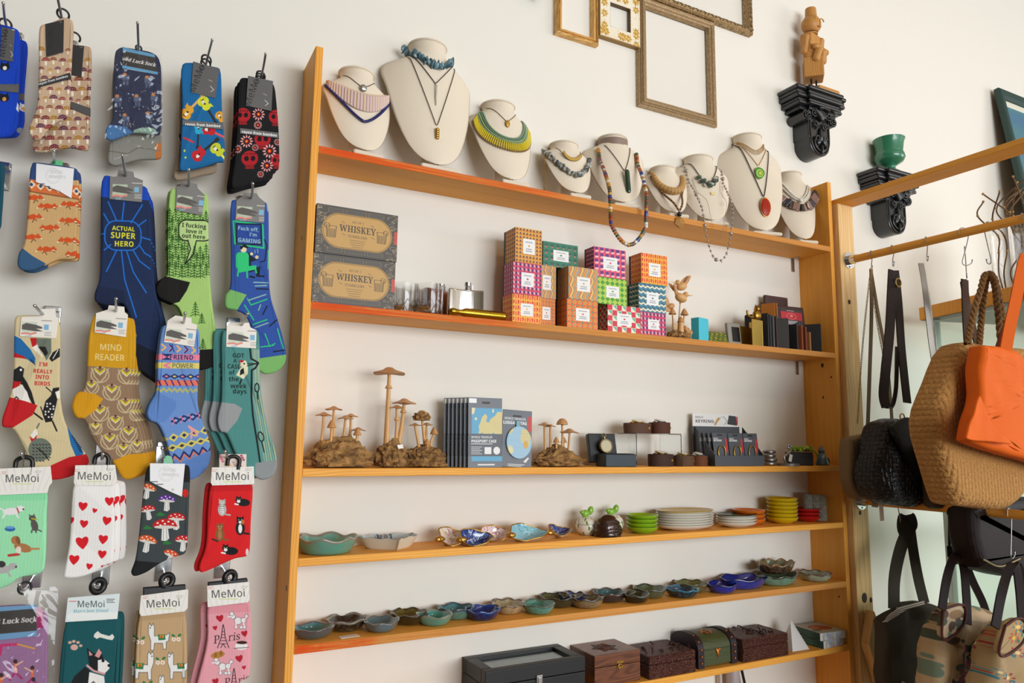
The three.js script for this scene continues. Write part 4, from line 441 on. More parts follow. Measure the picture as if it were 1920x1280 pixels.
{
  const llama = (g, x, y, s, f = 1) => { g.save(); g.translate(x, y); g.scale(f * s, s); pg(g, '#edeae4', '-16,-22 -14,-28 -11,-23 -8,-28 -6,-22 -6,-6 14,-8 20,-12 18,2 14,4 14,16 9,16 8,6 -6,6 -7,18 -12,18 -12,2 -16,-10'); g.strokeStyle = '#6a655e'; g.lineWidth = 1; g.stroke(); pg(g, '#2f7a44', '0,-9 12,-9 13,0 1,1'); pg(g, '#d8a03a', '3,-8 10,-8 10,-3 3,-3'); el(g, '#c8502c', 6, -5, 2); el(g, '#222', -13, -20, 1); g.restore(); };
  const flw = (g, x, y) => { el(g, '#3c7a44', x - 5, y - 4, 4, 2.4, 0.6); el(g, '#3c7a44', x + 7, y - 5, 4, 2.4, -0.6); for (const d of [-4, 5]) { el(g, '#f0e8dc', x + d, y + 3, 4); el(g, '#d88a4a', x + d, y + 3, 1.5); } };
  const draw = (g) => { pg(g, '#bb9a70', '250,1140 350,1135 350,1152 250,1166'); llama(g, 296, 1198, 1.1); llama(g, 270, 1252, 1.15, -1); llama(g, 332, 1252, 1.1); llama(g, 314, 1292, 1); flw(g, 330, 1194); flw(g, 300, 1238); flw(g, 262, 1200); flw(g, 276, 1282); };
  const a = sockPack('tan llama print socks hanging from a black hanger bar', [-.2669,1.1968], 0.14, [[-.3134,1.1392],[-.2283,1.1365],[-.2166,.9264],[-.3069,.9405]], { ground: '#c4a277', frame: A(305, 1220, -.2655,1.0586,.001002,-.000119,.000072,-.001058), draw });
  cut('header_card', a, [[-.3142,1.1748],[-.2257,1.1802],[-.2242,1.1413],[-.2299,1.1354],[-.3113,1.1338],[-.3147,1.1414]], 0.15, { t: 0.002, smooth: false, frame: A(306, 1130, -.2716,1.1563,.001001,-.00009,.000073,-.001066), draw: (g) => memoiCard(g, 306, 1130, -0.05), rough: 0.6 });
  for (const k of [0, 1]) cut('hanger_bar', a, [[-.3111,1.1878],[-.2308,1.1878],[-.2299,1.1748],[-.31,1.173]], 0.144 - k * 0.012, { t: 0.005, smooth: false, mat: RW });
  mesh('hang_ring', T(new THREE.TorusGeometry(0.012, 0.006, 10, 24), 0, 0.002, 0, 0, 0.4), RW, a);
  behind(a, 1, -0.006, 0, 0.022, ['second pair of tan llama socks behind the front pair']);
  pegHook([-.2682,1.2012], [-.2772,1.2139], 'chrome hook holding the tan llama socks');
}
{
  const poodle = (g, x, y, s, f = 1) => { g.save(); g.translate(x, y); g.scale(f * s, s); for (const [a, b, r] of [[-10, -8, 5], [-12, -13, 4], [0, 0, 7], [10, -1, 5], [16, -9, 3.5], [-4, 12, 3.4], [6, 12, 3.4], [12, 12, 3.4]]) { el(g, '#ece6e4', a, b, r); ring(g, '#6a6260', 0.8, a, b, r); } pl(g, '#ece6e4', 2.4, '-4,4 -4,12'); pl(g, '#ece6e4', 2.4, '10,2 12,12'); pl(g, '#ece6e4', 2, '12,-2 16,-9'); pl(g, '#ece6e4', 2.4, '-14,-8 -19,-7'); g.restore(); };
  const tower = (g, x, y, s) => { g.strokeStyle = '#2c2426'; g.lineWidth = 1.3; const d = `${x - 11 * s},${y + 20 * s} ${x - 4 * s},${y} ${x - 1.5 * s},${y - 20 * s} ${x},${y - 26 * s} ${x + 1.5 * s},${y - 20 * s} ${x + 4 * s},${y} ${x + 11 * s},${y + 20 * s}`; pl(g, '#2c2426', 1.4, d); for (let i = 0; i < 5; i++) pl(g, '#2c2426', 1, `${x - (2 + i) * s},${y - 12 * s + i * 6 * s} ${x + (2 + i) * s},${y - 12 * s + i * 6 * s}`); pl(g, '#2c2426', 1.2, `${x - 5 * s},${y + 20 * s} ${x},${y + 12 * s} ${x + 5 * s},${y + 20 * s}`); };
  const draw = (g) => { pg(g, '#e2939c', '380,1128 470,1122 470,1144 380,1152'); for (const [x, y, s] of [[412, 1158, 8], [403, 1176, 5], [458, 1186, 7], [448, 1233, 8], [457, 1250, 4.5], [404, 1275, 7]]) heart(g, '#b41a2c', x, y, s, -0.2); poodle(g, 446, 1162, 1); poodle(g, 417, 1248, 1, 1); txt(g, 'P', 404, 1197, 20, '#2c2426', -0.2, 'italic', 'serif'); txt(g, 'ris', 437, 1192, 19, '#2c2426', -0.15, 'italic', 'serif'); tower(g, 418, 1194, 0.95); txt(g, 'P', 424, 1276, 19, '#2c2426', -0.2, 'italic', 'serif'); txt(g, 'ris', 455, 1272, 18, '#2c2426', -0.2, 'italic', 'serif'); tower(g, 438, 1276, 0.95); el(g, '#f0e8e4', 452, 1210, 12, 7); el(g, '#3a1c18', 453, 1203, 10, 3); pl(g, '#3a3030', 1, '438,1214 466,1212'); el(g, '#b8803a', 408, 1226, 13, 6, -0.2); el(g, '#9a6428', 404, 1226, 3, 5); el(g, '#9a6428', 414, 1223, 3, 5); };
  const a = sockPack('pink socks printed with poodles, hearts and the word Paris', [-.1433,1.1939], 0.14, [[-.1841,1.1432],[-.101,1.1446],[-.0908,.9851],[-.1079,.9787],[-.1302,.9558],[-.1909,.9224],[-.1978,.9655],[-.1816,1.0702]], { ground: '#e8a0a8', frame: A(428, 1200, -.1389,1.0654,.001081,-.000121,.000066,-.001101), draw });
  cut('header_card', a, [[-.1896,1.1838],[-.1048,1.1859],[-.1016,1.1499],[-.1045,1.1424],[-.1858,1.1399]], 0.15, { t: 0.002, smooth: false, frame: A(428, 1112, -.146,1.1648,.00108,-.000091,.000066,-.001109), draw: (g) => memoiCard(g, 428, 1112, -0.04), rough: 0.6 });
  for (const k of [0, 1]) cut('hanger_bar', a, [[-.1871,1.1887],[-.1073,1.1915],[-.1066,1.1802],[-.1863,1.1766]], 0.144 - k * 0.012, { t: 0.005, smooth: false, mat: RW });
  mesh('hang_ring', T(new THREE.TorusGeometry(0.012, 0.006, 10, 24), 0, 0.002, 0, 0, 0.4), RW, a);
  behind(a, 1, -0.012, 0, 0.022, ['second pair of pink Paris socks showing left of the front pair']);
  pegHook([-.1436,1.1984], [-.1587,1.211], 'chrome hook holding the pink Paris socks');
}

// ---------------------------------------------------------------- frames, corbels and ornaments on the back wall
// four mitred lengths of a moulding profile [[inward, forward], ...] around an opening
function mouldedFrame(t, w, h, prof, m, name = 'frame_side') {
  const L = prof.length, sides = [[w, h, 0], [h, w, Math.PI / 2], [w, h, Math.PI], [h, w, -Math.PI / 2]];
  for (const [len, across, rot] of sides) {
    const pos = [], uv = [], idx = [];
    for (let i = 0; i < L; i++) { const [a, f] = prof[i]; for (const s of [-1, 1]) { pos.push(s * (len / 2 - a), -across / 2 + a, f); uv.push(s * (len / 2 - a), i * 0.02); } }
    for (let i = 0; i < L - 1; i++) { const k = 2 * i; idx.push(k, k + 1, k + 3, k, k + 3, k + 2); }
    let g = new THREE.BufferGeometry(); g.setAttribute('position', new THREE.Float32BufferAttribute(pos, 3)); g.setAttribute('uv', new THREE.Float32BufferAttribute(uv, 2)); g.setIndex(idx);
    g = toCreasedNormals(g, 0.5); g.rotateZ(rot); mesh(name, g, m, t);
  }
}
const gilt = (base, dark, seed, scale) => M(0xffffff, 0.36, { metalness: 0.5, map: metreUV(dataTex(128, 128, (u, v) => { const k = Math.max(0, Math.min(1, 0.5 + 0.9 * pn(u, v, 10, 10, seed) + 0.4 * pn(u, v, 30, 30, seed + 1))); return base.map((b, q) => b + (dark[q] - b) * k); }), scale, scale), bumpMap: metreUV(dataTex(128, 128, (u, v) => 128 + 110 * pn(u, v, 14, 14, seed), false), scale, scale), bumpScale: 0.0009 });
const paneMat = M(0xffffff, 0.03, { transmission: 1, thickness: 0, ior: 1.5 });
{
  const gold = gilt([226, 182, 112], [200, 152, 84], 2, 3), bronze = gilt([196, 168, 128], [150, 122, 86], 4, 14), dark = gilt([206, 172, 118], [112, 88, 58], 6, 18);
  const a = thing('picture_frame', 'narrow plain gold empty frame left of the floral frame', 'frame', [0.8305, 2.987, 0]);
  mouldedFrame(a, 0.161, 0.42, [[0, 0], [0, 0.018], [0.006, 0.022], [0.011, 0.016], [0.013, 0.02], [0.019, 0.02], [0.022, 0.012], [0.022, 0]], gold);
  const b = thing('picture_frame', 'wide cream frame with gold floral print and a small square opening', 'frame', [1.0005, 2.9035, 0]);
  { const s = new THREE.Shape(); const w = 0.084, h = 0.0865; s.moveTo(-w, -h); s.lineTo(w, -h); s.lineTo(w, h); s.lineTo(-w, h); s.closePath(); const o = new THREE.Path(); o.moveTo(-0.0415, -0.0435); o.lineTo(-0.0415, 0.0435); o.lineTo(0.0425, 0.0435); o.lineTo(0.0425, -0.0435); o.closePath(); s.holes.push(o);
    const g = new THREE.ExtrudeGeometry(s, { depth: 0.016, bevelEnabled: true, bevelThickness: 0.0015, bevelSize: 0.0015, bevelSegments: 1 }); const p = g.attributes.position; for (let i = 0; i < p.count; i++) g.attributes.uv.setXY(i, p.getX(i) / 0.17 + 0.5, p.getY(i) / 0.176 + 0.5);
    mesh('frame_body', g, [M(0xffffff, 0.6, { map: canvasTex(340, 352, (c, w2, h2) => { const r = rngOf(8); c.fillStyle = '#efe4cc'; c.fillRect(0, 0, w2, h2); for (let i = 0; i < 26; i++) { const side = i % 4, q = r(), x = side < 2 ? q * w2 : side === 2 ? 40 : w2 - 40, y = side < 2 ? (side ? 42 : h2 - 42) : q * h2; for (let k = 0; k < 7; k++) { const an = k * 0.9; el(c, ['#c99a3c', '#d8ae52', '#b8862c'][k % 3], x + Math.cos(an) * 16, y + Math.sin(an) * 16, 12, 7, an); } el(c, '#e8d9a8', x, y, 6); } for (let i = 0; i < 400; i++) el(c, r() > 0.5 ? '#efe4cc' : '#cfa048', r() * w2, r() * h2, 1 + r() * 2.2); }) }), mat(0x6a5232, 0.6)], b); }
  mouldedFrame(b, 0.172, 0.177, [[0, 0], [0, 0.019], [0.004, 0.0195], [0.005, 0.016]], mat(0x9a7a44, 0.5, 0.4), 'rim');
  const c = thing('picture_frame', 'large bronze moulded frame with a glass pane, lowest of the group', 'frame', [1.25, 2.812, 0]);
  mouldedFrame(c, 0.35, 0.4, [[0, 0], [0, 0.012], [0.003, 0.016], [0.007, 0.016], [0.008, 0.02], [0.012, 0.021], [0.013, 0.026], [0.018, 0.027], [0.024, 0.024], [0.026, 0.02], [0.032, 0.018], [0.036, 0.01], [0.037, 0.004]], bronze);
  mesh('glass_pane', T(new THREE.PlaneGeometry(0.28, 0.33), 0, 0, 0.009, -0.03, 0.03), paneMat, c);
  const d = thing('picture_frame', 'ornate gilt frame cropped at the top, above the bronze frame', 'frame', [1.339, 3.262, 0]);
  mouldedFrame(d, 0.54, 0.5, [[0, 0], [0, 0.02], [0.004, 0.026], [0.012, 0.03], [0.02, 0.026], [0.024, 0.018], [0.03, 0.012], [0.031, 0.003]], dark);
  { const r = rngOf(5), leaf = new THREE.SphereGeometry(1, 8, 6).scale(0.008, 0.0035, 0.0035); for (const [x0, y0, x1, y1, n] of [[-0.26, -0.237, 0.26, -0.237, 30], [0.257, -0.24, 0.257, 0.24, 28]]) { const ls = []; for (let i = 0; i < n; i++) { const t = i / (n - 1); ls.push(T(leaf.clone(), x0 + (x1 - x0) * t, y0 + (y1 - y0) * t, 0.029, 0, 0, (i % 2 ? 0.7 : -0.7) + (x0 === x1 ? 1.57 : 0))); } mesh('carved_leaves', merge(ls), dark, d); } }
  mesh('glass_pane', T(new THREE.PlaneGeometry(0.485, 0.445), 0, 0, 0.011, -0.03, 0.02), paneMat, d);
}
{ // succulent wall ornament at the top edge
  const s = thing('succulent', 'dark green succulent cluster at the top edge of the photo', 'plant', [0.668, 2.905, 0.03]); const r = rngOf(14), g0 = mat(0x2f5a4c, 0.5), g1 = mat(0x467a62, 0.5);
  mesh('stem', T(ball(0.03, 14), 0, 0.02, -0.012), g0, s);
  for (let i = 0; i < 34; i++) { const th = i * 2.4, ph = 0.2 + 1.25 * Math.sqrt(i / 34), l = new THREE.SphereGeometry(1, 10, 6).scale(0.007, 0.024, 0.0045); l.translate(0, 0.026, 0); T(l, 0, 0, 0, ph); T(l, 0, 0, 0, 0, th); T(l, 0, 0, 0, Math.PI / 2 + 0.25); const m = mesh('leaf', l, i % 3 ? g0 : g1, s); m.position.set((r() - 0.5) * 0.03, (r() - 0.5) * 0.02 + 0.015, 0); }
}
function spiral(cx, cy, z, r0, turns, dir, start) { const p = []; for (let i = 0; i <= 40; i++) { const t = i / 40, a = start + dir * t * turns * 6.283, r = r0 * (1 - 0.86 * t); p.push([cx + r * Math.cos(a), cy + r * Math.sin(a), z + 0.004 * t]); } return tube(p, 0.0032, 60, 6); }
function corbel(pos, label) {
  const c = thing('corbel', label, 'corbel', pos); c.scale.set(1, 0.9, 1); const m = M(0x1b1d1e, 0.28, { clearcoat: 0.3, clearcoatRoughness: 0.3 });
  // stepped crown, its front block standing proud of the side blocks
  const steps = [[0.275, 0.098, 0, 0.02, 0.009], [0.262, 0.09, -0.02, 0.014, 0.004], [0.262, 0.095, -0.034, 0.018, 0.008], [0.238, 0.084, -0.052, 0.012, 0.004], [0.24, 0.088, -0.064, 0.014, 0.006], [0.2, 0.072, -0.078, 0.016, 0.004]];
  mesh('crown', merge(steps.flatMap(([w, d, y, h, r]) => [T(box(w, h, d, r, 3), 0, y - h / 2, d / 2), T(box(w * 0.7, h, 0.02, Math.min(r, 0.008), 3), w * 0.03, y - h / 2, d + 0.004)])), m, c);
  for (const s of [-1, 1]) { const v = mesh('side_scroll', T(cyl(0.022, 0.022, 0.075, 28), s * 0.07, -0.118, 0.042, Math.PI / 2), m, c); mesh('spiral', spiral(s * 0.07, -0.118, 0.081, 0.02, 2.2, s, Math.PI / 2), m, v); }
  const body = new THREE.Shape(); body.moveTo(-0.056, -0.09); body.lineTo(0.056, -0.09); body.lineTo(0.056, -0.205); body.lineTo(0.051, -0.21); body.lineTo(0.051, -0.228); body.absarc(0, -0.228, 0.051, 0, -Math.PI, true); body.lineTo(-0.051, -0.21); body.lineTo(-0.056, -0.205); body.closePath();
  mesh('body', new THREE.ExtrudeGeometry(body, { depth: 0.07, bevelEnabled: true, bevelSize: 0.003, bevelThickness: 0.004, bevelSegments: 2, curveSegments: 16 }), m, c);
  mesh('border', tube([[-0.05, -0.1, 0.075], [-0.05, -0.2, 0.075], [-0.045, -0.235, 0.075], [-0.028, -0.265, 0.075], [0, -0.275, 0.075], [0.028, -0.265, 0.075], [0.045, -0.235, 0.075], [0.05, -0.2, 0.075], [0.05, -0.1, 0.075]], 0.004, 60, 6), m, c);
  for (const s of [-1, 1]) { mesh('scroll', spiral(s * 0.04, -0.105, 0.085, 0.02, 1.8, s, 2), m, c); mesh('scroll', spiral(s * 0.026, -0.15, 0.08, 0.017, 1.7, -s, -1.5), m, c); }
  mesh('acanthus', merge([-0.9, -0.6, -0.3, 0, 0.3, 0.6, 0.9].map((a) => T(new THREE.SphereGeometry(1, 10, 8).scale(0.0065, 0.036, 0.012), Math.sin(a) * 0.026, -0.108 + Math.cos(a) * 0.022 - 0.012, 0.084, 0, 0, -a * 0.75)).concat([-2, -1, 0, 1, 2].map((k) => T(ball(0.0075, 10), k * 0.011, -0.082 + Math.abs(k) * -0.002, 0.1)))), m, c);
  mesh('medallion', T(new THREE.TorusGeometry(0.033, 0.0055, 8, 36), 0, -0.228, 0.077), m, c);
  mesh('fleur', merge([T(new THREE.SphereGeometry(1, 10, 8).scale(0.009, 0.034, 0.01), 0, -0.192, 0.078), ...[-1, 1].flatMap((s) => [T(new THREE.SphereGeometry(1, 10, 8).scale(0.011, 0.021, 0.01), s * 0.014, -0.222, 0.079, 0, 0, s * 0.4), T(new THREE.TorusGeometry(0.012, 0.0035, 6, 20, 4), s * 0.021, -0.212, 0.082)]), T(new THREE.SphereGeometry(1, 10, 8).scale(0.0065, 0.024, 0.011), 0, -0.256, 0.079)]), m, c);
  return c;
}
corbel([1.885, 2.828, 0], 'black carved corbel carrying the wooden statue');
corbel([2.322, 2.588, 0], 'black carved corbel carrying the green pedestal bowl');
{ // carved statue on rods
  const s = thing('wooden_statue', 'carved pale wood seated figure standing on the higher black corbel', 'statue', [1.89, 2.828, 0.055]); s.scale.set(1.15, 1.06, 1.1);
  const w = M(0xffffff, 0.5, { map: metreUV(woodTexture([206, 150, 78], [176, 116, 50], 12, 512, 256), 3, 6) });
  mesh('plinth', boxUV(T(box(0.1, 0.022, 0.045, 0.003), 0.035, 0.011, 0.012), 0), w, s);
  for (const x of [-0.012, 0.012]) mesh('pin', T(cyl(0.0032, 0.0032, 0.05, 8), x, 0.035, 0), blackWire, s);
  const R = Math.PI / 4;
  const body = merge([T(box(0.064, 0.075, 0.064, 0.004), 0, 0.095, 0, 0, R), T(box(0.056, 0.05, 0.05, 0.012, 4), -0.002, 0.152, -0.002, 0, R), T(box(0.06, 0.03, 0.05, 0.01, 4), 0.002, 0.168, 0.004, 0, R), T(box(0.074, 0.055, 0.046, 0.012, 4), -0.002, 0.205, -0.004, 0, 0.2), T(new THREE.CapsuleGeometry(0.0125, 0.05, 6, 12), 0.034, 0.19, 0.004, 0.15), T(new THREE.CapsuleGeometry(0.0125, 0.05, 6, 12), -0.036, 0.185, 0.002, 0.2), T(new THREE.CapsuleGeometry(0.011, 0.05, 6, 12), 0.005, 0.162, 0.03, 0, 0, 1.35), T(new THREE.CapsuleGeometry(0.013, 0.03, 6, 12), 0.016, 0.138, 0.028, 0.2, 0, 0.2), T(new THREE.CapsuleGeometry(0.013, 0.03, 6, 12), -0.012, 0.138, 0.03, 0.2, 0, -0.2)]);
  mesh('body', boxUV(body, 1), w, s);
  mesh('neck', T(cyl(0.018, 0.02, 0.02, 16), 0, 0.242, 0), w, s); mesh('collar', T(new THREE.TorusGeometry(0.019, 0.002, 6, 20), 0, 0.24, 0, Math.PI / 2), mat(0x4a2c12, 0.6), s);
  const head = mesh('head', T(new THREE.SphereGeometry(1, 20, 16).scale(0.034, 0.036, 0.032), 0, 0.272, 0), w, s);
  mesh('nose', T(new THREE.SphereGeometry(1, 8, 6).scale(0.004, 0.012, 0.005), 0.008, 0.27, 0.029), w, head); for (const k of [-1, 1]) { mesh('brow', T(new THREE.TorusGeometry(0.009, 0.0022, 6, 12, 3.1), 0.008 + k * 0.012, 0.279, 0.028), w, head); mesh('ear', T(new THREE.TorusGeometry(0.006, 0.004, 8, 16), k * 0.031, 0.268, 0, 0, Math.PI / 2 - k * 0.3), w, head); }
  mesh('mouth', T(new THREE.SphereGeometry(1, 8, 6).scale(0.009, 0.0028, 0.005), 0.006, 0.254, 0.029), w, head);
  mesh('cap', T(cyl(0.018, 0.02, 0.034, 20), 0, 0.318, 0), w, s);
}
{ // green pedestal bowl
  const g = lathe([[0.0, 0], [0.038, 0], [0.038, 0.006], [0.028, 0.014], [0.019, 0.02], [0.02, 0.028], [0.024, 0.034], [0.03, 0.038], [0.05, 0.05], [0.058, 0.066], [0.055, 0.082], [0.05, 0.09], [0.055, 0.13], [0.061, 0.146], [0.058, 0.1465], [0.05, 0.13], [0.046, 0.092], [0.05, 0.066], [0.03, 0.046], [0, 0.042]], 48);
  single('pedestal_bowl', 'green enamel pedestal bowl on the lower black corbel', 'bowl', g, M(0x2f7a58, 0.3, { clearcoat: 0.5 }), [2.318, 2.588, 0.06]);
}
{ // painting leaning on the wall, standing on the cabinet
  const t = thing('painting', 'blue painting in a dark green frame leaning at the right edge', 'painting', [3.55, 2.03, 0.19]); t.rotation.x = -0.138;
  const f = new THREE.Group(); 
  const W2 = 0.7, Hh = 1.17;
  mesh('backing', T(box(W2 - 0.02, Hh - 0.02, 0.006), 0, Hh / 2, -0.012), mat(0x5a4a38, 0.8), t);
  const sides = new THREE.Group(); sides.position.set(0, Hh / 2, -0.012); sides.name = 'frame'; t.add(sides);
  mouldedFrame(sides, W2, Hh, [[0, 0], [0, 0.022], [0.006, 0.028], [0.034, 0.024], [0.044, 0.014], [0.045, 0.004]], mat(0x22403a, 0.5));
  mesh('canvas', T(new THREE.PlaneGeometry(W2 - 0.08, Hh - 0.08), 0, Hh / 2, -0.006), M(0xffffff, 0.5, { map: canvasTex(320, 540, (c) => { c.fillStyle = '#e4e0cc'; c.fillRect(0, 0, 320, 540); c.fillStyle = '#4d7f8c'; c.fillRect(18, 18, 284, 504); const r = rngOf(3); for (let i = 0; i < 90; i++) el(c, `rgba(${50 + r() * 50},${100 + r() * 40},${125 + r() * 35},.25)`, r() * 320, r() * 540, 30 + r() * 40, 10 + r() * 14); el(c, '#e2e6e2', 70, 190, 48, 26, -0.3); el(c, '#d2dade', 60, 300, 34, 60, 0.1); el(c, '#2c4c66', 120, 400, 60, 80); el(c, '#8aa0b8', 90, 360, 26, 40, 0.4); }) }), t);
}

// ---------------------------------------------------------------- necklace busts on the top shelf
const lerpTable = (tab) => { const c = new THREE.CatmullRomCurve3(tab.map(([t, v]) => V(t, v, 0)), false, 'centripetal'); const pts = c.getPoints(160); return (t) => { let lo = 0, hi = 160; while (hi - lo > 1) { const m = (lo + hi) >> 1; if (pts[m].x <= t) lo = m; else hi = m; } const a = pts[lo], b = pts[hi]; return a.y + (b.y - a.y) * Math.max(0, Math.min(1, (t - a.x) / (b.x - a.x || 1))); }; };
const linen = M(0xe6d8c2, 0.95, { bumpMap: metreUV(dataTex(64, 64, (u, v) => 128 + 50 * Math.sin(u * 6.283 * 16) + 50 * Math.sin(v * 6.283 * 16) + 30 * pn(u, v, 9, 9, 2), false), 20, 20), bumpScale: 0.00015, sheen: 0.3 });
const angleOf = lerpTable([[0, 2.0], [0.08, 1.85], [0.14, 1.35], [0.2, 0.98], [0.3, 0.86], [0.5, 0.66], [1, 0.5]]);
function bust(label, x, w, H, rn, turn, z = 0.083) {
  const b = thing('necklace_bust', label, 'bust', [x, sh(1, x), z], 'cream necklace busts'); b.rotation.y = turn;
  const hw = w / 2, yb = 0.02, half = lerpTable([[0, rn], [0.05, rn * 0.95], [0.1, rn * 1.06], [0.15, rn + (hw - rn) * 0.5], [0.2, hw * 0.92], [0.26, hw], [0.4, hw * 0.93], [0.6, hw * 0.82], [0.8, hw * 0.64], [0.9, hw * 0.49], [0.96, hw * 0.32], [0.99, hw * 0.16], [1, hw * 0.04]]);
  const zc = (t) => -0.008 + 0.05 * Math.pow(t, 1.2);
  const at = (t, s) => { const A2 = angleOf(t), R = half(t) / Math.sin(Math.min(A2, 1.5708)), a = s * A2; return [R * Math.sin(a), H - t * (H - yb), zc(t) + R * (Math.cos(a) - 1)]; };
  b.userData2 = { H, hw };
  const NT = 44, NS = 32, pos = [], uv = [], idx = [];
  for (let side = 0; side < 2; side++) for (let i = 0; i <= NT; i++) for (let j = 0; j <= NS; j++) { const t = i / NT, s = -1 + 2 * j / NS, p = at(t, s), k = side ? (1 - 0.006 / Math.max(0.02, half(t))) : 1; pos.push(p[0] * k, p[1], p[2] - side * 0.006); uv.push(p[0], p[1]); }
  const N = (NT + 1) * (NS + 1), id = (sd, i, j) => sd * N + i * (NS + 1) + j;
  for (let i = 0; i < NT; i++) for (let j = 0; j < NS; j++) { idx.push(id(0, i, j), id(0, i + 1, j), id(0, i, j + 1), id(0, i, j + 1), id(0, i + 1, j), id(0, i + 1, j + 1)); idx.push(id(1, i, j), id(1, i, j + 1), id(1, i + 1, j), id(1, i, j + 1), id(1, i + 1, j + 1), id(1, i + 1, j)); }
  for (let i = 0; i < NT; i++) for (const j of [0, NS]) { const q = [id(0, i, j), id(0, i + 1, j), id(1, i, j), id(1, i + 1, j)]; if (j) idx.push(q[0], q[1], q[2], q[2], q[1], q[3]); else idx.push(q[0], q[2], q[1], q[2], q[3], q[1]); }
  for (let j = 0; j < NS; j++) idx.push(id(0, 0, j), id(0, 0, j + 1), id(1, 0, j), id(1, 0, j), id(0, 0, j + 1), id(1, 0, j + 1));
  const g = new THREE.BufferGeometry(); g.setAttribute('position', new THREE.Float32BufferAttribute(pos, 3)); g.setAttribute('uv', new THREE.Float32BufferAttribute(uv, 2)); g.setIndex(idx); g.computeVertexNormals();
  mesh('torso', g, linen, b);
  const lip = tube(Array.from({ length: 24 }, (_, i) => { const a = i / 24 * 6.283; return [rn * Math.cos(a) * 0.99, H + 0.001, zc(0) - rn + rn * Math.sin(a)]; }), 0.0035, 60, 6, true);
  mesh('neck_cap', merge([lip, T(new THREE.SphereGeometry(1, 24, 10).scale(rn * 0.97, 0.006, rn * 0.97), 0, H - 0.002, zc(0) - rn)]), linen, b);
  const bw = Math.max(0.07, w * 0.42); mesh('base', T(box(bw, 0.013, 0.05, 0.006, 3), 0.006, 0.0065, 0.03), linen, b);
  mesh('back_strut', boxUV(T(box(0.05, H * 0.55, 0.004, 0.001), 0, H * 0.27, -0.02, -0.05), 1), linen, b);
  const surf = (px, py) => { const t = Math.max(0, Math.min(0.985, (H - py) / (H - yb))), A2 = angleOf(t), R = half(t) / Math.sin(Math.min(A2, 1.5708)); const a = Math.asin(Math.max(-1, Math.min(1, px / R))); return zc(t) + R * (Math.cos(Math.min(Math.abs(a), A2)) - 1); };
  return { b, surf, H, hw, rn, x, turn };
}
// a loop of string lying on the bust from (-a, yt) down to yb and up again to (c, yt2)
function loopOn(B, a, yt, yb, p = 2, off = 0.003, o = {}) {
  const n = 80, c = o.c ?? a, yt2 = o.yt2 ?? yt, dx = o.dx || 0, out = [];
  for (let i = 0; i <= n; i++) { const q = -1 + 2 * i / n, x = (q < 0 ? a : c) * (o.round ? Math.sin(q * 1.5708) : q) + dx * (1 - q * q), y = yb + ((q < 0 ? yt : yt2) - yb) * Math.pow(Math.abs(q), p); let z = B.surf(x, y) + off; if (o.free) { const k = Math.max(0, Math.min(1, (o.free + 0.03 - y) / 0.07)); z += Math.max(0, o.zf - z) * k * k * (3 - 2 * k); } out.push(V(x, y, z)); }
  return out;
}
const along = (pts, step) => { const out = []; let d = 0, next = 0; for (let i = 1; i < pts.length; i++) { const l = pts[i].distanceTo(pts[i - 1]); while (next <= d + l) { const k = (next - d) / l; out.push([pts[i - 1].clone().lerp(pts[i], k), pts[i].clone().sub(pts[i - 1]).normalize()]); next += step; } d += l; } return out; };
const jewel = (name, B, label, category = 'necklace') => { const t = thing(name, label, category, B.b.position.toArray(), 'necklaces on the busts'); t.rotation.y = B.turn; return t; };
const cord = (t, pts, r, m, name = 'cord') => mesh(name, tube(pts.filter((_, i) => i % 3 === 0 || i === pts.length - 1), r, 90, 6), m, t);
const orient = (g, p, dir, up = V(0, 1, 0)) => { g.applyQuaternion(new THREE.Quaternion().setFromUnitVectors(up, dir)); g.translate(p.x, p.y, p.z); return g; };
const blackCord = mat(0x2a2018, 0.7), goldMat = mat(0xc9a050, 0.3, 0.9), silver = mat(0xb8b8b4, 0.25, 0.9), darkChain = mat(0x5a4c38, 0.4, 0.7);
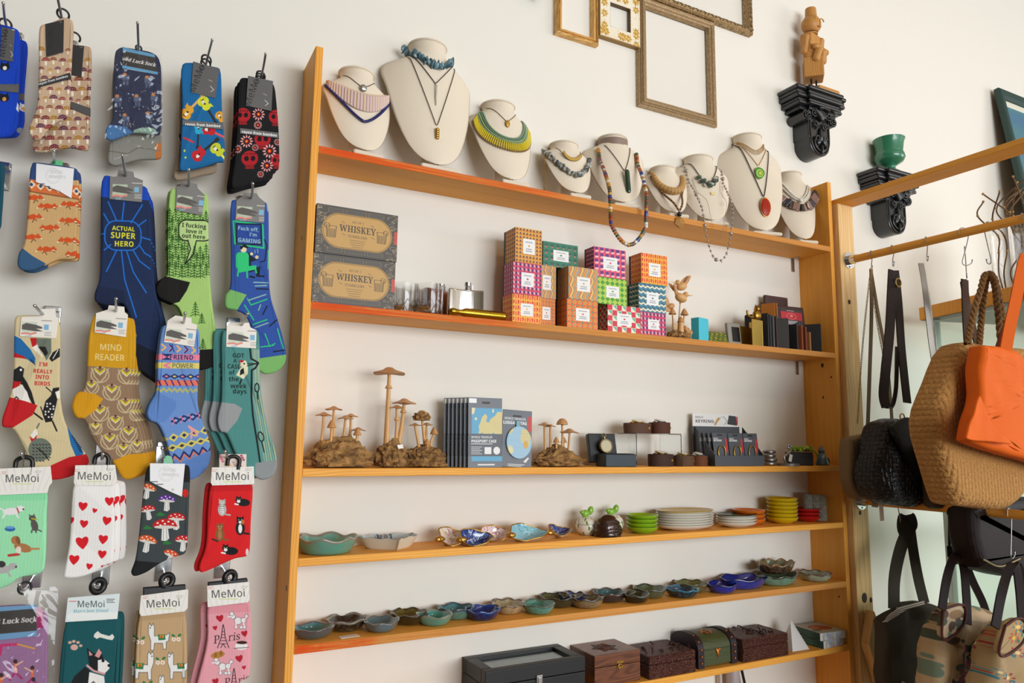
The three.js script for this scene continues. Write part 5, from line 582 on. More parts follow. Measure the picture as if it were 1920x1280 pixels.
{ // bust 1
  const B = bust('small bust beside the left upright, with pink beaded collar', 0.118, 0.19, 0.262, 0.046, 0.05);
  let t = jewel('pendant_necklace', B, 'fine cord with a round silver pendant on the first bust'); cord(t, loopOn(B, 0.043, 0.24, 0.205, 1.5, 0.002), 0.0009, blackCord); mesh('pendant', T(new THREE.SphereGeometry(1, 14, 10).scale(0.01, 0.01, 0.005), 0.0, 0.2, B.surf(0, 0.2) + 0.006), silver, t);
  t = jewel('beaded_collar', B, 'wide pale pink beaded collar on the first bust'); const r = rngOf(31), pk = M(0xd9bfb8, 0.25, { clearcoat: 0.6 }), pe = M(0xe0c3a0, 0.25, { clearcoat: 0.6 });
  along(loopOn(B, 0.082, 0.212, 0.176, 2, 0.005), 0.0042).forEach(([p, d], i) => { const out = V(p.x * 0.35, -1, 0).normalize(), L = 0.018 + 0.024 * (1 - Math.pow(Math.abs(p.x) / 0.085, 2)); const q = p.clone().addScaledVector(out, L * 0.5); q.z = B.surf(q.x, q.y) + 0.007 + (i % 2) * 0.002; mesh('bead', orient(new THREE.CapsuleGeometry(0.0026, L, 3, 7), q, out), i % 5 ? pk : pe, t); });
  mesh('bead_row', merge(along(loopOn(B, 0.084, 0.216, 0.182, 2, 0.008), 0.0045).map(([p]) => T(ball(0.003, 8), p.x, p.y, p.z))), pe, t);
  t = jewel('bead_strand', B, 'dark blue seed bead strand below the pink collar'); const bl = M(0x161a66, 0.3, { clearcoat: 0.5 }); const pts = loopOn(B, 0.089, 0.2, 0.1, 1.45, 0.006); mesh('strand', tube(pts.filter((_, i) => i % 3 === 0), 0.0032, 90, 8), bl, t); mesh('bead_texture', merge(along(pts, 0.0036).map(([p, d]) => orient(new THREE.TorusGeometry(0.0032, 0.0009, 5, 8), p, d, V(0, 0, 1)))), bl, t);
}
{ // bust 2
  const B = bust('tall bust with blue grey chip collar, second from the left', 0.318, 0.27, 0.398, 0.054, 0.0);
  let t = jewel('stone_collar', B, 'blue grey stone chip collar on the tall left bust'); const r = rngOf(4), cs = [0x5f7f88, 0x486a76, 0x7c9aa0, 0x3c5a66].map((c) => mat(c, 0.3));
  along(loopOn(B, 0.075, 0.378, 0.32, 2, 0.006), 0.0052).forEach(([p], i) => { const g = new THREE.SphereGeometry(1, 6, 5).scale(0.004 + r() * 0.004, 0.009 + r() * 0.007, 0.0035); T(g, 0, 0, 0, r() * 0.8, r() * 3, (r() - 0.5) * 2.6); g.translate(p.x, p.y - 0.004 + (r() - 0.5) * 0.006, p.z + 0.004); mesh('stone', g, cs[i % 4], t); });
  t = jewel('pendant_necklace', B, 'black cord with a slim silver bar pendant'); cord(t, loopOn(B, 0.068, 0.35, 0.262, 1.05, 0.003), 0.0012, blackCord); mesh('pendant', merge([T(box(0.0045, 0.06, 0.003, 0.0008), 0, 0.225, B.surf(0, 0.225) + 0.004), T(ball(0.003, 8), 0, 0.26, B.surf(0, 0.26) + 0.004)]), silver, t);
  t = jewel('pendant_necklace', B, 'long dark chain with a small gold pendant on the tall left bust'); cord(t, loopOn(B, 0.072, 0.345, 0.13, 1.02, 0.003), 0.0011, darkChain, 'chain'); mesh('pendant', merge([0, 1, 2, 3, 4].map((k) => T(new THREE.SphereGeometry(1, 10, 8).scale(0.0065, 0.0045, 0.005), 0, 0.121 - k * 0.006, B.surf(0, 0.12) + 0.006))), goldMat, t);
}
{ // bust 3
  const B = bust('bust with a yellow and green beaded collar', 0.543, 0.205, 0.272, 0.05, 0.0);
  let t = jewel('pendant_necklace', B, 'fine cord with a yellow leaf pendant above the yellow collar'); cord(t, loopOn(B, 0.047, 0.252, 0.205, 1.2, 0.002), 0.001, mat(0x6e5626, 0.5)); mesh('pendant', T(new THREE.SphereGeometry(1, 12, 10).scale(0.0075, 0.011, 0.003), 0, 0.197, B.surf(0, 0.197) + 0.005), mat(0xb88a2c, 0.4, 0.3), t);
  t = jewel('beaded_collar', B, 'yellow and green fringed bead collar on the third bust'); const gr = [0x7a9a78, 0x5c8068, 0x9fae72].map((c) => M(c, 0.3, { clearcoat: 0.5 })), ye = M(0xd6bf10, 0.3, { clearcoat: 0.5 }), br = mat(0x8a6a48, 0.4);
  const inner = loopOn(B, 0.066, 0.236, 0.15, 2.0, 0.004, { round: true });
  for (let k = 0; k < 4; k++) mesh('bead_row', merge(along(inner.map((p) => { const q = V(p.x * (1 + k * 0.07), p.y - k * 0.0048, 0); q.z = B.surf(q.x, q.y) + 0.005; return q; }), 0.0046).map(([p]) => T(ball(0.0028, 7), p.x, p.y, p.z))), gr[k % 3], t);
  along(inner, 0.0052).forEach(([p, d]) => { const o = V(d.y, -d.x, 0); if (o.y > 0 && Math.abs(p.x) < 0.03) o.multiplyScalar(-1); const out = V(p.x * 9, -0.9, 0).normalize(), L = 0.02; const q = V(p.x * 1.22, p.y - 0.018, 0).addScaledVector(out, L * 0.5); q.z = B.surf(q.x, q.y) + 0.006; mesh('fringe_bead', orient(new THREE.CapsuleGeometry(0.0023, L, 3, 6), q, out), ye, t); const e = q.clone().addScaledVector(out, L * 0.62); e.z = B.surf(e.x, e.y) + 0.006; mesh('tip_bead', T(ball(0.0028, 7), e.x, e.y, e.z), br, t); });
}
{ // bust 4
  const B = bust('smallest bust with grey stone chip necklace', 0.764, 0.165, 0.196, 0.044, -0.1);
  let t = jewel('stone_necklace', B, 'grey speckled stone chip necklace on the small bust'); const r = rngOf(9), cs = [0x8f8f88, 0x4a4c4a, 0xb4b2a8, 0x6c6e6a].map((c) => mat(c, 0.3));
  along(loopOn(B, 0.078, 0.162, 0.078, 1.8, 0.006), 0.0062).forEach(([p], i) => { for (let k = 0; k < 2; k++) { const g = new THREE.DodecahedronGeometry(0.0062 + r() * 0.003, 0).scale(1, 0.8, 0.7); T(g, 0, 0, 0, r() * 3, r() * 3, r() * 3); g.translate(p.x + (r() - 0.5) * 0.005, p.y + (r() - 0.5) * 0.008, p.z + r() * 0.004); mesh('stone', g, cs[(i + k * 2 + (r() * 3 | 0)) % 4], t); } });
  const ch = []; for (let i = 0; i < 26; i++) ch.push(T(new THREE.TorusGeometry(0.0024, 0.0006, 5, 8), -0.079 + Math.sin(i) * 0.0008, 0.145 - i * 0.0042, B.surf(-0.075, 0.14) + 0.004, 0, i % 2 ? 1.4 : 0)); mesh('chain_end', merge(ch), oldBrass, t); mesh('charm', T(new THREE.SphereGeometry(1, 8, 6).scale(0.004, 0.012, 0.003), -0.079, 0.03, B.surf(-0.075, 0.14) + 0.004), oldBrass, t);
  t = jewel('crescent_necklace', B, 'brass crescent pendant high on the small bust'); const arc = new THREE.Shape(); arc.absarc(0, 0, 0.034, Math.PI * 1.12, Math.PI * 1.88); arc.absarc(0, 0.008, 0.032, Math.PI * 1.85, Math.PI * 1.15, true); mesh('pendant', T(new THREE.ExtrudeGeometry(arc, { depth: 0.002, bevelEnabled: true, bevelSize: 0.001, bevelThickness: 0.001, bevelSegments: 1 }), 0, 0.162, B.surf(0, 0.135) + 0.003), oldBrass, t); cord(t, loopOn(B, 0.042, 0.175, 0.135, 2, 0.002), 0.0008, oldBrass, 'chain');
}
{ // bust 5
  const B = bust('bust with taupe choker and long multicolour bead strand', 0.94, 0.205, 0.256, 0.046, -0.25);
  let t = jewel('choker', B, 'taupe ribbon choker on the neck of the middle bust', 'choker'); const cz = B.surf(0, 0.235); const rg = lathe([[0.0478, -0.011], [0.0486, -0.011], [0.0486, 0.011], [0.0478, 0.011], [0.0478, -0.011]], 40); mesh('ribbon', T(rg, 0, 0.238, cz - 0.045, 0.06), mat(0x8c7668, 0.5), t);
  t = jewel('bead_strand', B, 'long multicolour glass bead strand hanging past the shelf edge'); const cs = [0xb5651d, 0xc98a2a, 0x8c3a22, 0x2c3f8c, 0xd8d4c8, 0x3f5a3a, 0xa04a2c, 0x6a5a3c, 0xc8a03a, 0xe0dccf].map((c) => M(c, 0.35, { clearcoat: 0.4 })), r = rngOf(17);
  const path = []; const zf = 0.074; for (let i = 0; i <= 120; i++) { const q = -1 + 2 * i / 120, aq = Math.abs(q); let x = Math.sign(q) * (0.064 - 0.01 * (1 - aq)) * Math.min(1, Math.pow(aq * 5, 0.55)), y = 0.2 - (1 - aq) * 0.33 - (aq < 0.2 ? (1 - aq * 5) * (1 - aq * 5) * -0.006 : 0); let z = y > 0.03 ? B.surf(x, y) + 0.007 : 0; const k = Math.max(0, Math.min(1, (0.16 - y) / 0.12)); z = z * (1 - k) + zf * k; path.push(V(x, y, z)); }
  along(path, 0.0088).forEach(([p, d], i) => { const s = mesh('bead', orient(new THREE.CylinderGeometry(0.0058 + r() * 0.001, 0.0058, 0.0078, 12), p, d), cs[(r() * 10) | 0], t); });
  t = jewel('pendant_necklace', B, 'black cord with a long dark green stone pendant'); cord(t, loopOn(B, 0.043, 0.218, 0.128, 1.1, 0.003, { dx: 0.012 }), 0.0011, blackCord); mesh('pendant', T(new THREE.CapsuleGeometry(0.008, 0.06, 6, 12).scale(1, 1, 0.55), 0.016, 0.09, B.surf(0.016, 0.08) + 0.008, 0, 0, 0.08), M(0x1c3a22, 0.2, { clearcoat: 0.8 }), t);
}
{ // bust 6
  const B = bust('low bust with a thick tan disc collar', 1.142, 0.155, 0.192, 0.042, -0.25);
  let t = jewel('disc_collar', B, 'thick tan wooden disc collar on the low bust'); const cs = [0xc69a5c, 0xb98a4c, 0xd2a868].map((c) => mat(c, 0.5));
  const path = loopOn(B, 0.052, 0.165, 0.095, 1.9, 0.008, { round: true }); const all = along(path, 0.0036); all.forEach(([p, d], i) => { const k = 1 - Math.abs(i / (all.length - 1) * 2 - 1); mesh('disc', orient(cyl(0.006 + 0.0065 * Math.pow(k, 0.6), 0.006 + 0.0065 * Math.pow(k, 0.6), 0.003, 14), p, d), cs[i % 3], t); });
  t = jewel('pendant_necklace', B, 'brown wooden bead necklace with a rough tan pendant over the shelf edge'); const bm = [mat(0x5a3c22, 0.5), mat(0xa0784a, 0.5)]; const pp = loopOn(B, 0.058, 0.15, 0.016, 1.15, 0.006, { free: 0.06, zf: 0.066 }); along(pp, 0.0062).forEach(([p, d], i) => mesh('bead', orient(cyl(0.0034, 0.0034, 0.0055, 8), p, d), bm[i % 2], t));
  const pz = 0.066; mesh('bead_knot', T(ball(0.008, 12), 0, 0.006, pz), mat(0x1a1a1c, 0.3), t); mesh('pendant', T(new THREE.DodecahedronGeometry(0.019, 0).scale(1, 1.05, 0.4), 0.0, -0.02, pz, 0, 0, 0.4), mat(0xa8742e, 0.6), t);
}
{ // bust 7
  const B = bust('bust with long wire necklace of pearls hanging below the shelf', 1.3, 0.215, 0.262, 0.05, -0.28);
  let t = jewel('pearl_strand', B, 'long wire strand of grey pearls drooping below the shelf'); const pm = M(0xa89a90, 0.25, { clearcoat: 0.7, metalness: 0.3 }), wm = mat(0x8a8078, 0.4, 0.6); const zf = 0.075;
  const path = []; for (let i = 0; i <= 120; i++) { const q = -1 + 2 * i / 120, aq = Math.abs(q), x = Math.sign(q) * 0.082 * Math.pow(aq, 0.62) * (1 - 0.18 * aq), y = -0.125 + 0.355 * Math.pow(aq, 1.5); const k = Math.max(0, Math.min(1, (0.16 - y) / 0.12)); const z = (y > 0.03 ? B.surf(x, y) + 0.005 : 0) * (1 - k) + zf * k; path.push(V(x, y, z)); }
  cord(t, path, 0.0006, wm, 'wire'); const r = rngOf(8); along(path, 0.017).forEach(([p], i) => { const big = i % 7 === 3; mesh('pearl', T(ball(big ? 0.0066 : 0.0038, 12), p.x, p.y, p.z), pm, t); if (i % 2) mesh('wire_twist', T(new THREE.TorusGeometry(0.004, 0.0006, 5, 10), p.x + 0.002, p.y - 0.004, p.z, r() * 2, r() * 2), wm, t); });
  const p2 = loopOn(B, 0.05, 0.17, -0.06, 1.5, 0.004, { free: 0.1, zf: 0.074 }); cord(t, p2, 0.0006, wm, 'wire');
  t = jewel('stone_necklace', B, 'black cord with a cluster of grey striped ceramic beads'); cord(t, loopOn(B, 0.052, 0.238, 0.145, 1.4, 0.004), 0.0014, blackCord); const cs = [0x6a7264, 0x3c4448, 0xc8c0a8, 0x50604e].map((c) => mat(c, 0.4)); along(loopOn(B, 0.034, 0.178, 0.148, 2, 0.008), 0.006).forEach(([p, d], i) => { const g = new THREE.DodecahedronGeometry(0.008, 0).scale(1, 0.9, 0.7); T(g, p.x, p.y + (i % 3 - 1) * 0.006, p.z + (i % 2) * 0.004, 0, 0, 0); mesh('bead', g, cs[(i * 3) % 4], t); });
  single('price_tag', 'small pale yellow price tag on the pearl strand bust', 'tag', T(box(0.014, 0.01, 0.0006, 0.0002), 0.012, 0.117, B.surf(0.012, 0.117) + 0.005), mat(0xe8d890, 0.7), B.b.position.toArray()).rotation.y = B.turn;
}
{ // bust 8
  const B = bust('tall bust with green and red agate pendants, right of centre', 1.535, 0.262, 0.39, 0.052, -0.3);
  let t = jewel('fringe_necklace', B, 'fine gold fringe necklace at the throat of the tall right bust'); cord(t, loopOn(B, 0.055, 0.372, 0.322, 1.6, 0.003), 0.0009, goldMat, 'chain'); along(loopOn(B, 0.05, 0.365, 0.322, 1.7, 0.003), 0.0072).forEach(([p]) => mesh('fringe_bar', T(cyl(0.0009, 0.0009, 0.018, 6), p.x, p.y - 0.009, B.surf(p.x, p.y - 0.009) + 0.004), goldMat, t));
  t = jewel('pendant_necklace', B, 'gold chain with a green agate slice pendant'); cord(t, loopOn(B, 0.056, 0.35, 0.262, 1.05, 0.003, { dx: 0.004 }), 0.0011, goldMat, 'chain'); const ag = M(0xffffff, 0.2, { clearcoat: 0.8, map: canvasTex(96, 96, (c) => { c.fillStyle = '#6a9a20'; c.fillRect(0, 0, 96, 96); el(c, '#3f8a1c', 48, 48, 40, 42); el(c, '#b8d860', 48, 50, 28, 30); el(c, '#4a9a24', 50, 50, 20, 22); el(c, '#d8c840', 52, 50, 12, 14); }) });
  { const s = new THREE.Shape(); for (let i = 0; i < 16; i++) { const a = i / 16 * 6.283, rr = 0.021 * (1 + 0.09 * Math.sin(3 * a + 1)); if (i) s.lineTo(rr * Math.cos(a) * 0.82, rr * Math.sin(a)); else s.moveTo(rr * 0.82, 0); } s.closePath(); const g = new THREE.ExtrudeGeometry(s, { depth: 0.003, bevelEnabled: true, bevelSize: 0.0008, bevelThickness: 0.0008, bevelSegments: 1 }); const p = g.attributes.position; for (let i = 0; i < p.count; i++) g.attributes.uv.setXY(i, p.getX(i) / 0.046 + 0.5, p.getY(i) / 0.046 + 0.5); mesh('pendant', T(g, 0.004, 0.234, B.surf(0, 0.234) + 0.004), ag, t);
    const t2 = jewel('pendant_necklace', B, 'long black cord with an oval red agate pendant'); cord(t2, loopOn(B, 0.062, 0.36, 0.142, 1.12, 0.004, { dx: 0.01 }), 0.0016, blackCord); mesh('knot', T(ball(0.0048, 10), 0.01, 0.138, B.surf(0.01, 0.138) + 0.006), blackCord, t2); mesh('pendant', T(new THREE.SphereGeometry(1, 20, 14).scale(0.0185, 0.033, 0.005), 0.01, 0.104, B.surf(0.01, 0.104) + 0.009), M(0xa82408, 0.3, { specularIntensity: 0.5 }), t2); mesh('bail', T(new THREE.TorusGeometry(0.0185, 0.0012, 6, 40).scale(1, 1.78, 1), 0.01, 0.104, B.surf(0.01, 0.104) + 0.009), goldMat, t2); }
  t = jewel('dangling_fringe', B, 'gold chain end with fringe dangling from the left shoulder', 'necklace'); const dz = -0.05; mesh('chain', tube([[-0.11, 0.3, dz], [-0.105, 0.28, dz], [-0.095, 0.262, dz + 0.005], [-0.085, 0.255, dz + 0.01], [-0.075, 0.268, dz + 0.02]], 0.0008, 30, 6), goldMat, t); for (let k = 0; k < 6; k++) mesh('fringe_bar', T(cyl(0.0008, 0.0008, 0.024, 6), -0.1 + k * 0.005, 0.243, dz + 0.006), goldMat, t);
}
{ // bust 9
  const B = bust('bust with a dark and pink stone slice collar at the right end', 1.742, 0.175, 0.288, 0.044, -0.32, 0.08);
  let t = jewel('stone_collar', B, 'dark and dusty pink stone slice collar on the rightmost bust'); const cs = [0x241f20, 0x9a7468, 0x3a3032, 0x86604e, 0x1a1a1c].map((c) => M(c, 0.3, { clearcoat: 0.4 })), r = rngOf(22);
  along(loopOn(B, 0.08, 0.225, 0.152, 2, 0.008), 0.0115).forEach(([p], i) => { const g = box(0.014 + r() * 0.005, 0.026 + r() * 0.01, 0.007, 0.003, 2); const a = Math.atan2(p.x, 0.09); T(g, 0, -0.012, 0, 0, 0, 0); T(g, 0, 0, 0, (r() - 0.5) * 0.4, (r() - 0.5) * 0.8, a * 1.4 + (r() - 0.5) * 0.3); g.translate(p.x, p.y, p.z + (i % 2) * 0.004); mesh('stone_slice', g, cs[(r() * 5) | 0], t); });
  t = jewel('bead_necklace', B, 'clear and pearly bead necklace inside the dark stone collar'); const cb = M(0xe8e2d4, 0.12, { clearcoat: 1 }); for (const k of [0, 1]) mesh('bead_row', merge(along(loopOn(B, 0.05 + k * 0.012, 0.24, 0.178 - k * 0.008, 2, 0.006), 0.0065).map(([p]) => T(ball(0.0036, 8), p.x, p.y, p.z))), cb, t); mesh('bead', T(ball(0.008, 12), 0, 0.168, B.surf(0, 0.168) + 0.01), cb, t);
}

// ---------------------------------------------------------------- second shelf: gift boxes, glasses, wallets
const boxMat = M(0xffffff, 0.5, { map: boxSheet.tex });
// carton with printed faces; front is +z, its base centre at the origin
function printedBox(name, parent, w, h, d, draw, k = 1500, m = boxMat) {
  const g = new THREE.BoxGeometry(w, h, d), uv = g.attributes.uv, faces = {};
  const rect = (key, a, b) => { const f = draw[key] || draw.side || draw.front; const id = draw[key] ? key : 'side' + a + b; if (!faces[id]) faces[id] = boxSheet.put(a * k, b * k, (c, W, H) => { c.scale(W / 100, H / 100); f(c, a / b); }, draw.ground); return faces[id]; };
  [['right', d, h], ['left', d, h], ['top', w, d], ['bottom', w, d], ['front', w, h], ['back', w, h]].forEach(([key, a, b], i) => { const R = (key === 'back' || key === 'bottom') ? null : rect(key === 'right' ? 'left' : key, a, b); for (let q = 0; q < 4; q++) { const v = i * 4 + q; if (R) uv.setXY(v, R[0] + (R[2] - R[0]) * uv.getX(v), R[1] + (R[3] - R[1]) * uv.getY(v)); else { const F = rect('left', d, h); uv.setXY(v, F[0] + (F[2] - F[0]) * uv.getX(v), F[1] + (F[3] - F[1]) * uv.getY(v)); } } });
  g.translate(0, h / 2, 0); return mesh(name, g, m, parent);
}
{ // whiskey tumbler cartons
  const front = (c) => { c.fillStyle = '#4c463f'; c.fillRect(0, 0, 100, 100); const r = rngOf(3); c.strokeStyle = '#9c8258'; c.lineWidth = 0.5; for (const [x, w] of [[14, 18], [35, 25], [63, 19]]) for (const y of [5, 86]) { c.strokeRect(x, y, w, 9); c.fillStyle = '#55504a'; c.fillRect(x + 1, y + 1, w - 2, 7); } for (let i = 0; i < 90; i++) { const x = r() < 0.5 ? r() * 12 : 88 + r() * 12, y = r() * 100; c.strokeStyle = r() > 0.4 ? '#a88c60' : '#c8b48a'; c.lineWidth = 0.5; c.beginPath(); c.arc(x, y, 1 + r() * 3, r() * 6, r() * 6 + 3); c.stroke(); } c.save(); c.translate(50, 50); c.scale(1, 1.72); c.fillStyle = '#c79a54'; c.strokeStyle = '#8c6c38'; c.lineWidth = 0.8; c.beginPath(); c.roundRect(-43, -21, 86, 42, 21); c.fill(); c.stroke(); c.beginPath(); c.roundRect(-41.5, -19.8, 83, 39.6, 20); c.stroke(); c.restore(); const I = '#3a3226'; const T2 = (s, y, z, f, l = 1) => { c.save(); c.translate(50, y); c.scale(0.58 * l, 1); c.fillStyle = I; c.font = `${f} ${z}px serif`; c.textAlign = 'center'; c.textBaseline = 'middle'; c.fillText(s, 0, 0); c.restore(); }; T2('SET OF 2', 28, 6, 'normal'); T2('WHISKEY', 43, 19, 'bold', 0.82); T2('TUMBLERS', 58, 7, 'normal', 1.1); for (let i = 0; i < 4; i++) { c.fillStyle = '#8a6c3c'; c.fillRect(40 + i, 66 + i * 4.5, 20 - 2 * i, 1.2); } for (const x of [18, 80]) { c.strokeStyle = I; c.lineWidth = 0.7; c.beginPath(); c.moveTo(x - 6, 42); c.lineTo(x - 5, 65); c.lineTo(x + 5, 65); c.lineTo(x + 6, 42); c.closePath(); c.stroke(); for (let i = -2; i < 3; i++) { c.beginPath(); c.moveTo(x + i * 2, 48); c.lineTo(x + i * 1.8, 64); c.stroke(); } c.beginPath(); c.ellipse(x + (x < 50 ? -5 : 5), 42, 3, 5, 0, 0, 7); c.stroke(); } for (const [a, b] of [[30, 33], [66, 33], [31, 58], [67, 58]]) { c.strokeStyle = I; c.beginPath(); c.moveTo(a, b - 3); c.lineTo(a + 4, b); c.stroke(); } c.fillStyle = '#c8483a'; c.fillRect(96, 36, 4, 27); };
  const dark = (c) => { c.fillStyle = '#453f39'; c.fillRect(0, 0, 100, 100); c.strokeStyle = '#8c744e'; c.lineWidth = 1.5; c.strokeRect(8, 8, 84, 84); };
  const y = sh(2, 0.1);
  const a = thing('whiskey_tumbler_box', 'lower brown WHISKEY tumblers carton on the second shelf', 'box', [0.1045, y, 0.085]); printedBox('carton', a, 0.205, 0.121, 0.1, { front, left: dark, top: dark }, 2000);
  const b = copyOf(a, 'upper brown WHISKEY tumblers carton stacked on the other', [0.107, y + 0.1225, 0.085]);
}
const clear = M(0xffffff, 0.02, { transmission: 1, thickness: 0.004, ior: 1.5 });
{ // cut glass tumblers
  const tumbler = (label, x, z, turn) => { const t = thing('glass_tumbler', label, 'glass', [x, sh(2, x), z], 'cut glass tumblers'); mesh('glass', lathe([[0, 0], [0.032, 0], [0.035, 0.004], [0.037, 0.03], [0.0385, 0.084], [0.0365, 0.084], [0.0345, 0.03], [0.032, 0.014], [0, 0.013]], 40), clear, t); const cuts = []; for (let i = 0; i < 12; i++) { const a = i / 12 * 6.283; for (const s of [-1, 1]) cuts.push(rod([Math.cos(a) * 0.0365, 0.006, Math.sin(a) * 0.0365], [Math.cos(a + s * 0.5) * 0.0378, 0.04, Math.sin(a + s * 0.5) * 0.0378], 0.0012, 5)); } mesh('cut_pattern', merge(cuts), clear, t); t.rotation.y = turn; };
  tumbler('clear cut glass tumbler right beside the cartons', 0.256, 0.06, 0); tumbler('clear cut glass tumbler next to the steel flask', 0.318, 0.088, 0.3);
  const flask = (label, x, z, m, turn) => { const t = thing('hip_flask', label, 'flask', [x, sh(2, x), z]); t.rotation.y = turn; const s = new THREE.Shape(); s.moveTo(-0.046, -0.008); s.quadraticCurveTo(0, 0.012, 0.046, -0.008); s.quadraticCurveTo(0.051, 0, 0.046, 0.009); s.quadraticCurveTo(0, 0.022, -0.046, 0.009); s.quadraticCurveTo(-0.051, 0, -0.046, -0.008); const g = new THREE.ExtrudeGeometry(s, { depth: 0.076, bevelEnabled: true, bevelSize: 0.003, bevelThickness: 0.004, bevelSegments: 3, curveSegments: 16 }); g.rotateX(-Math.PI / 2); g.translate(0, 0.004, 0); mesh('body', g, m, t); const n = mesh('neck', T(cyl(0.008, 0.01, 0.012, 20), 0.008, 0.088, -0.006), chrome, t); mesh('cap', T(cyl(0.0095, 0.0095, 0.01, 20), 0.008, 0.1, -0.006), chrome, n); mesh('hinge', T(box(0.004, 0.014, 0.006, 0.001), 0.021, 0.093, -0.006), chrome, n); };
  flask('polished steel hip flask on the second shelf', 0.424, 0.085, mat(0xdedad4, 0.12, 1), -0.1); flask('copper brown hip flask standing behind the steel one', 0.372, 0.03, mat(0x8a5238, 0.35, 0.6), 0.15);
  const b = thing('brass_flask', 'gold bullet shaped flask lying at the shelf edge', 'flask', [0.44, sh(2, 0.44) + 0.0128, 0.127]); b.rotation.y = 0.03; const g = lathe([[0, -0.082], [0.006, -0.081], [0.009, -0.074], [0.009, -0.066], [0.0075, -0.06], [0.0065, -0.054], [0.007, -0.046], [0.0125, -0.034], [0.0125, 0.074], [0.011, 0.076], [0.0125, 0.079], [0.0125, 0.083], [0, 0.083]], 32); mesh('body', T(g, 0, 0, 0, 0, 0, -Math.PI / 2), mat(0xb8902c, 0.22, 1), b);
}
{ // stacked patterned gift boxes
  const rep = (c, ar, n, f) => { const m = Math.max(2, Math.round(n / ar)), sx = 100 / n, sy = 100 / m; for (let j = -1; j <= m; j++) for (let i = -1; i <= n; i++) { c.save(); c.translate(i * sx, j * sy); c.scale(sx / 10, sy / 10); f(c, i, j); c.restore(); } };
  const pats = {
    orangeScale: ['#e09a2a', 8, (c) => { pg(c, '#3a2436', '5,0 10,6 5,5 0,6'); pg(c, '#b8622c', '5,5 10,6 5,10 0,6'); pl(c, '#f0c868', 1, '0,6 5,0 10,6'); }],
    magenta: ['#c81c5c', 7, (c, i, j) => { pg(c, '#e8a0a8', '0,0 5,3 5,9 0,6'); pg(c, '#4a1c5c', '5,3 10,0 10,6 5,9'); pg(c, '#d82a4a', '0,6 5,9 10,6 5,12'); }],
    flame: ['#f0b428', 6, (c) => { pg(c, '#d8321c', '1,0 5,0 4,6 1,8'); pg(c, '#e8601c', '5,2 9,0 9,7 5,10'); pl(c, '#f8d878', 0.8, '5,0 5,10'); }],
    teal: ['#2f7a60', 6, (c, i, j) => { for (let k = -3; k < 4; k++) pl(c, '#1c4c3c', 0.6, `5,8 ${5 + k * 1.5},${2 + Math.abs(k) * 0.6}`); el(c, '#d86a4a', 5, 8.6, 1.6, 1.3); }],
    wave: ['#e0a440', 3, (c) => { for (let k = 0; k < 6; k++) { c.strokeStyle = ['#5c8cb0', '#c84a2c', '#e8c47a', '#7a8a8c', '#d87a30', '#8c9ab0'][k]; c.lineWidth = 0.8; c.beginPath(); c.moveTo(k * 1.7, -1); c.bezierCurveTo(k * 1.7 + 4, 3, k * 1.7 - 4, 7, k * 1.7, 11); c.stroke(); } }],
    orangeBloom: ['#d8641c', 6, (c, i, j) => { for (let k = 0; k < 5; k++) { const a = k * 1.257; el(c, '#f0a03c', 5 + Math.cos(a) * 2.6, 5 + Math.sin(a) * 2.6, 1.6, 1, a); } el(c, '#4a9a88', 5, 5, 1.2); el(c, '#4a9a88', 0, 0, 1.6); }],
    pinkTile: ['#e04868', 6, (c, i, j) => { pg(c, '#5c2c7c', '1,1 7,0 8,5 2,6'); pg(c, '#f0c0b8', '2,6 8,5 9,8 3,9'); }],
    green: ['#3f9a2c', 6, (c, i, j) => { pg(c, '#e0d43a', '0,5 5,0 10,5 5,10'); pg(c, '#6cc23c', '2,5 5,2 8,5 5,8'); el(c, '#f0ec90', 5, 5, 0.9); }],
    check: ['#d02c3c', 7, (c, i, j) => { if ((i + j) & 1) { c.fillStyle = '#efe6cc'; c.fillRect(0, 0, 10, 10); pg(c, '#5cb096', '1,1 9,1 9,9'); } }],
    chevron: ['#3c7c94', 6, (c, i) => { pg(c, '#efe0bc', '0,3 5,6 5,9 0,6'); pg(c, '#efe0bc', '5,6 10,3 10,6 5,9'); pg(c, '#1c4450', '0,0 5,3 5,5 0,2'); }],
  };
  const front = (k) => (c, ar) => { pats[k][0] && (c.fillStyle = pats[k][0], c.fillRect(0, 0, 100, 100)); rep(c, ar, pats[k][1], pats[k][2]); c.fillStyle = '#eceae6'; c.fillRect(29, 30, 44, 44); c.strokeStyle = '#fff'; c.lineWidth = 0.8; c.strokeRect(30, 31, 42, 42); for (const [y, w] of [[38, 26], [58, 20], [64, 24]]) { c.fillStyle = '#6a6a70'; for (let i = 0; i < w / 3; i++) c.fillRect(51 - w / 2 + i * 3, y, 2, 2.6); } el(c, pats[k][0], 51, 50, 3); };
  const side = (k) => (c, ar) => { c.fillStyle = pats[k][0]; c.fillRect(0, 0, 100, 100); rep(c, ar, Math.max(3, Math.round(pats[k][1] * 0.7)), pats[k][2]); c.fillStyle = '#1c1a1a'; c.fillRect(0, 0, 16, 100); };
  const protos = {};
  const gift = (k, x0, x1, y0, h, zf, d, label) => { const t = thing('gift_box', label, 'gift box', [(x0 + x1) / 2, y0, zf - d / 2], 'patterned gift boxes'); printedBox('carton', t, x1 - x0, h, d, { front: front(k), left: side(k), ground: pats[k][0] }, 1300); };
  const y0 = sh(2, 0.8), r1 = y0 + 0.0795, r2 = r1 + 0.092;
  gift('flame', 0.545, 0.634, y0, 0.079, 0.13, 0.07, 'red and yellow flame box at the bottom of the left stack');
  gift('magenta', 0.546, 0.636, r1, 0.09, 0.13, 0.065, 'magenta geometric gift box in the middle of the left stack');
  gift('orangeScale', 0.552, 0.637, r1 + 0.0905, 0.099, 0.13, 0.07, 'orange and purple scale box on top of the left stack');
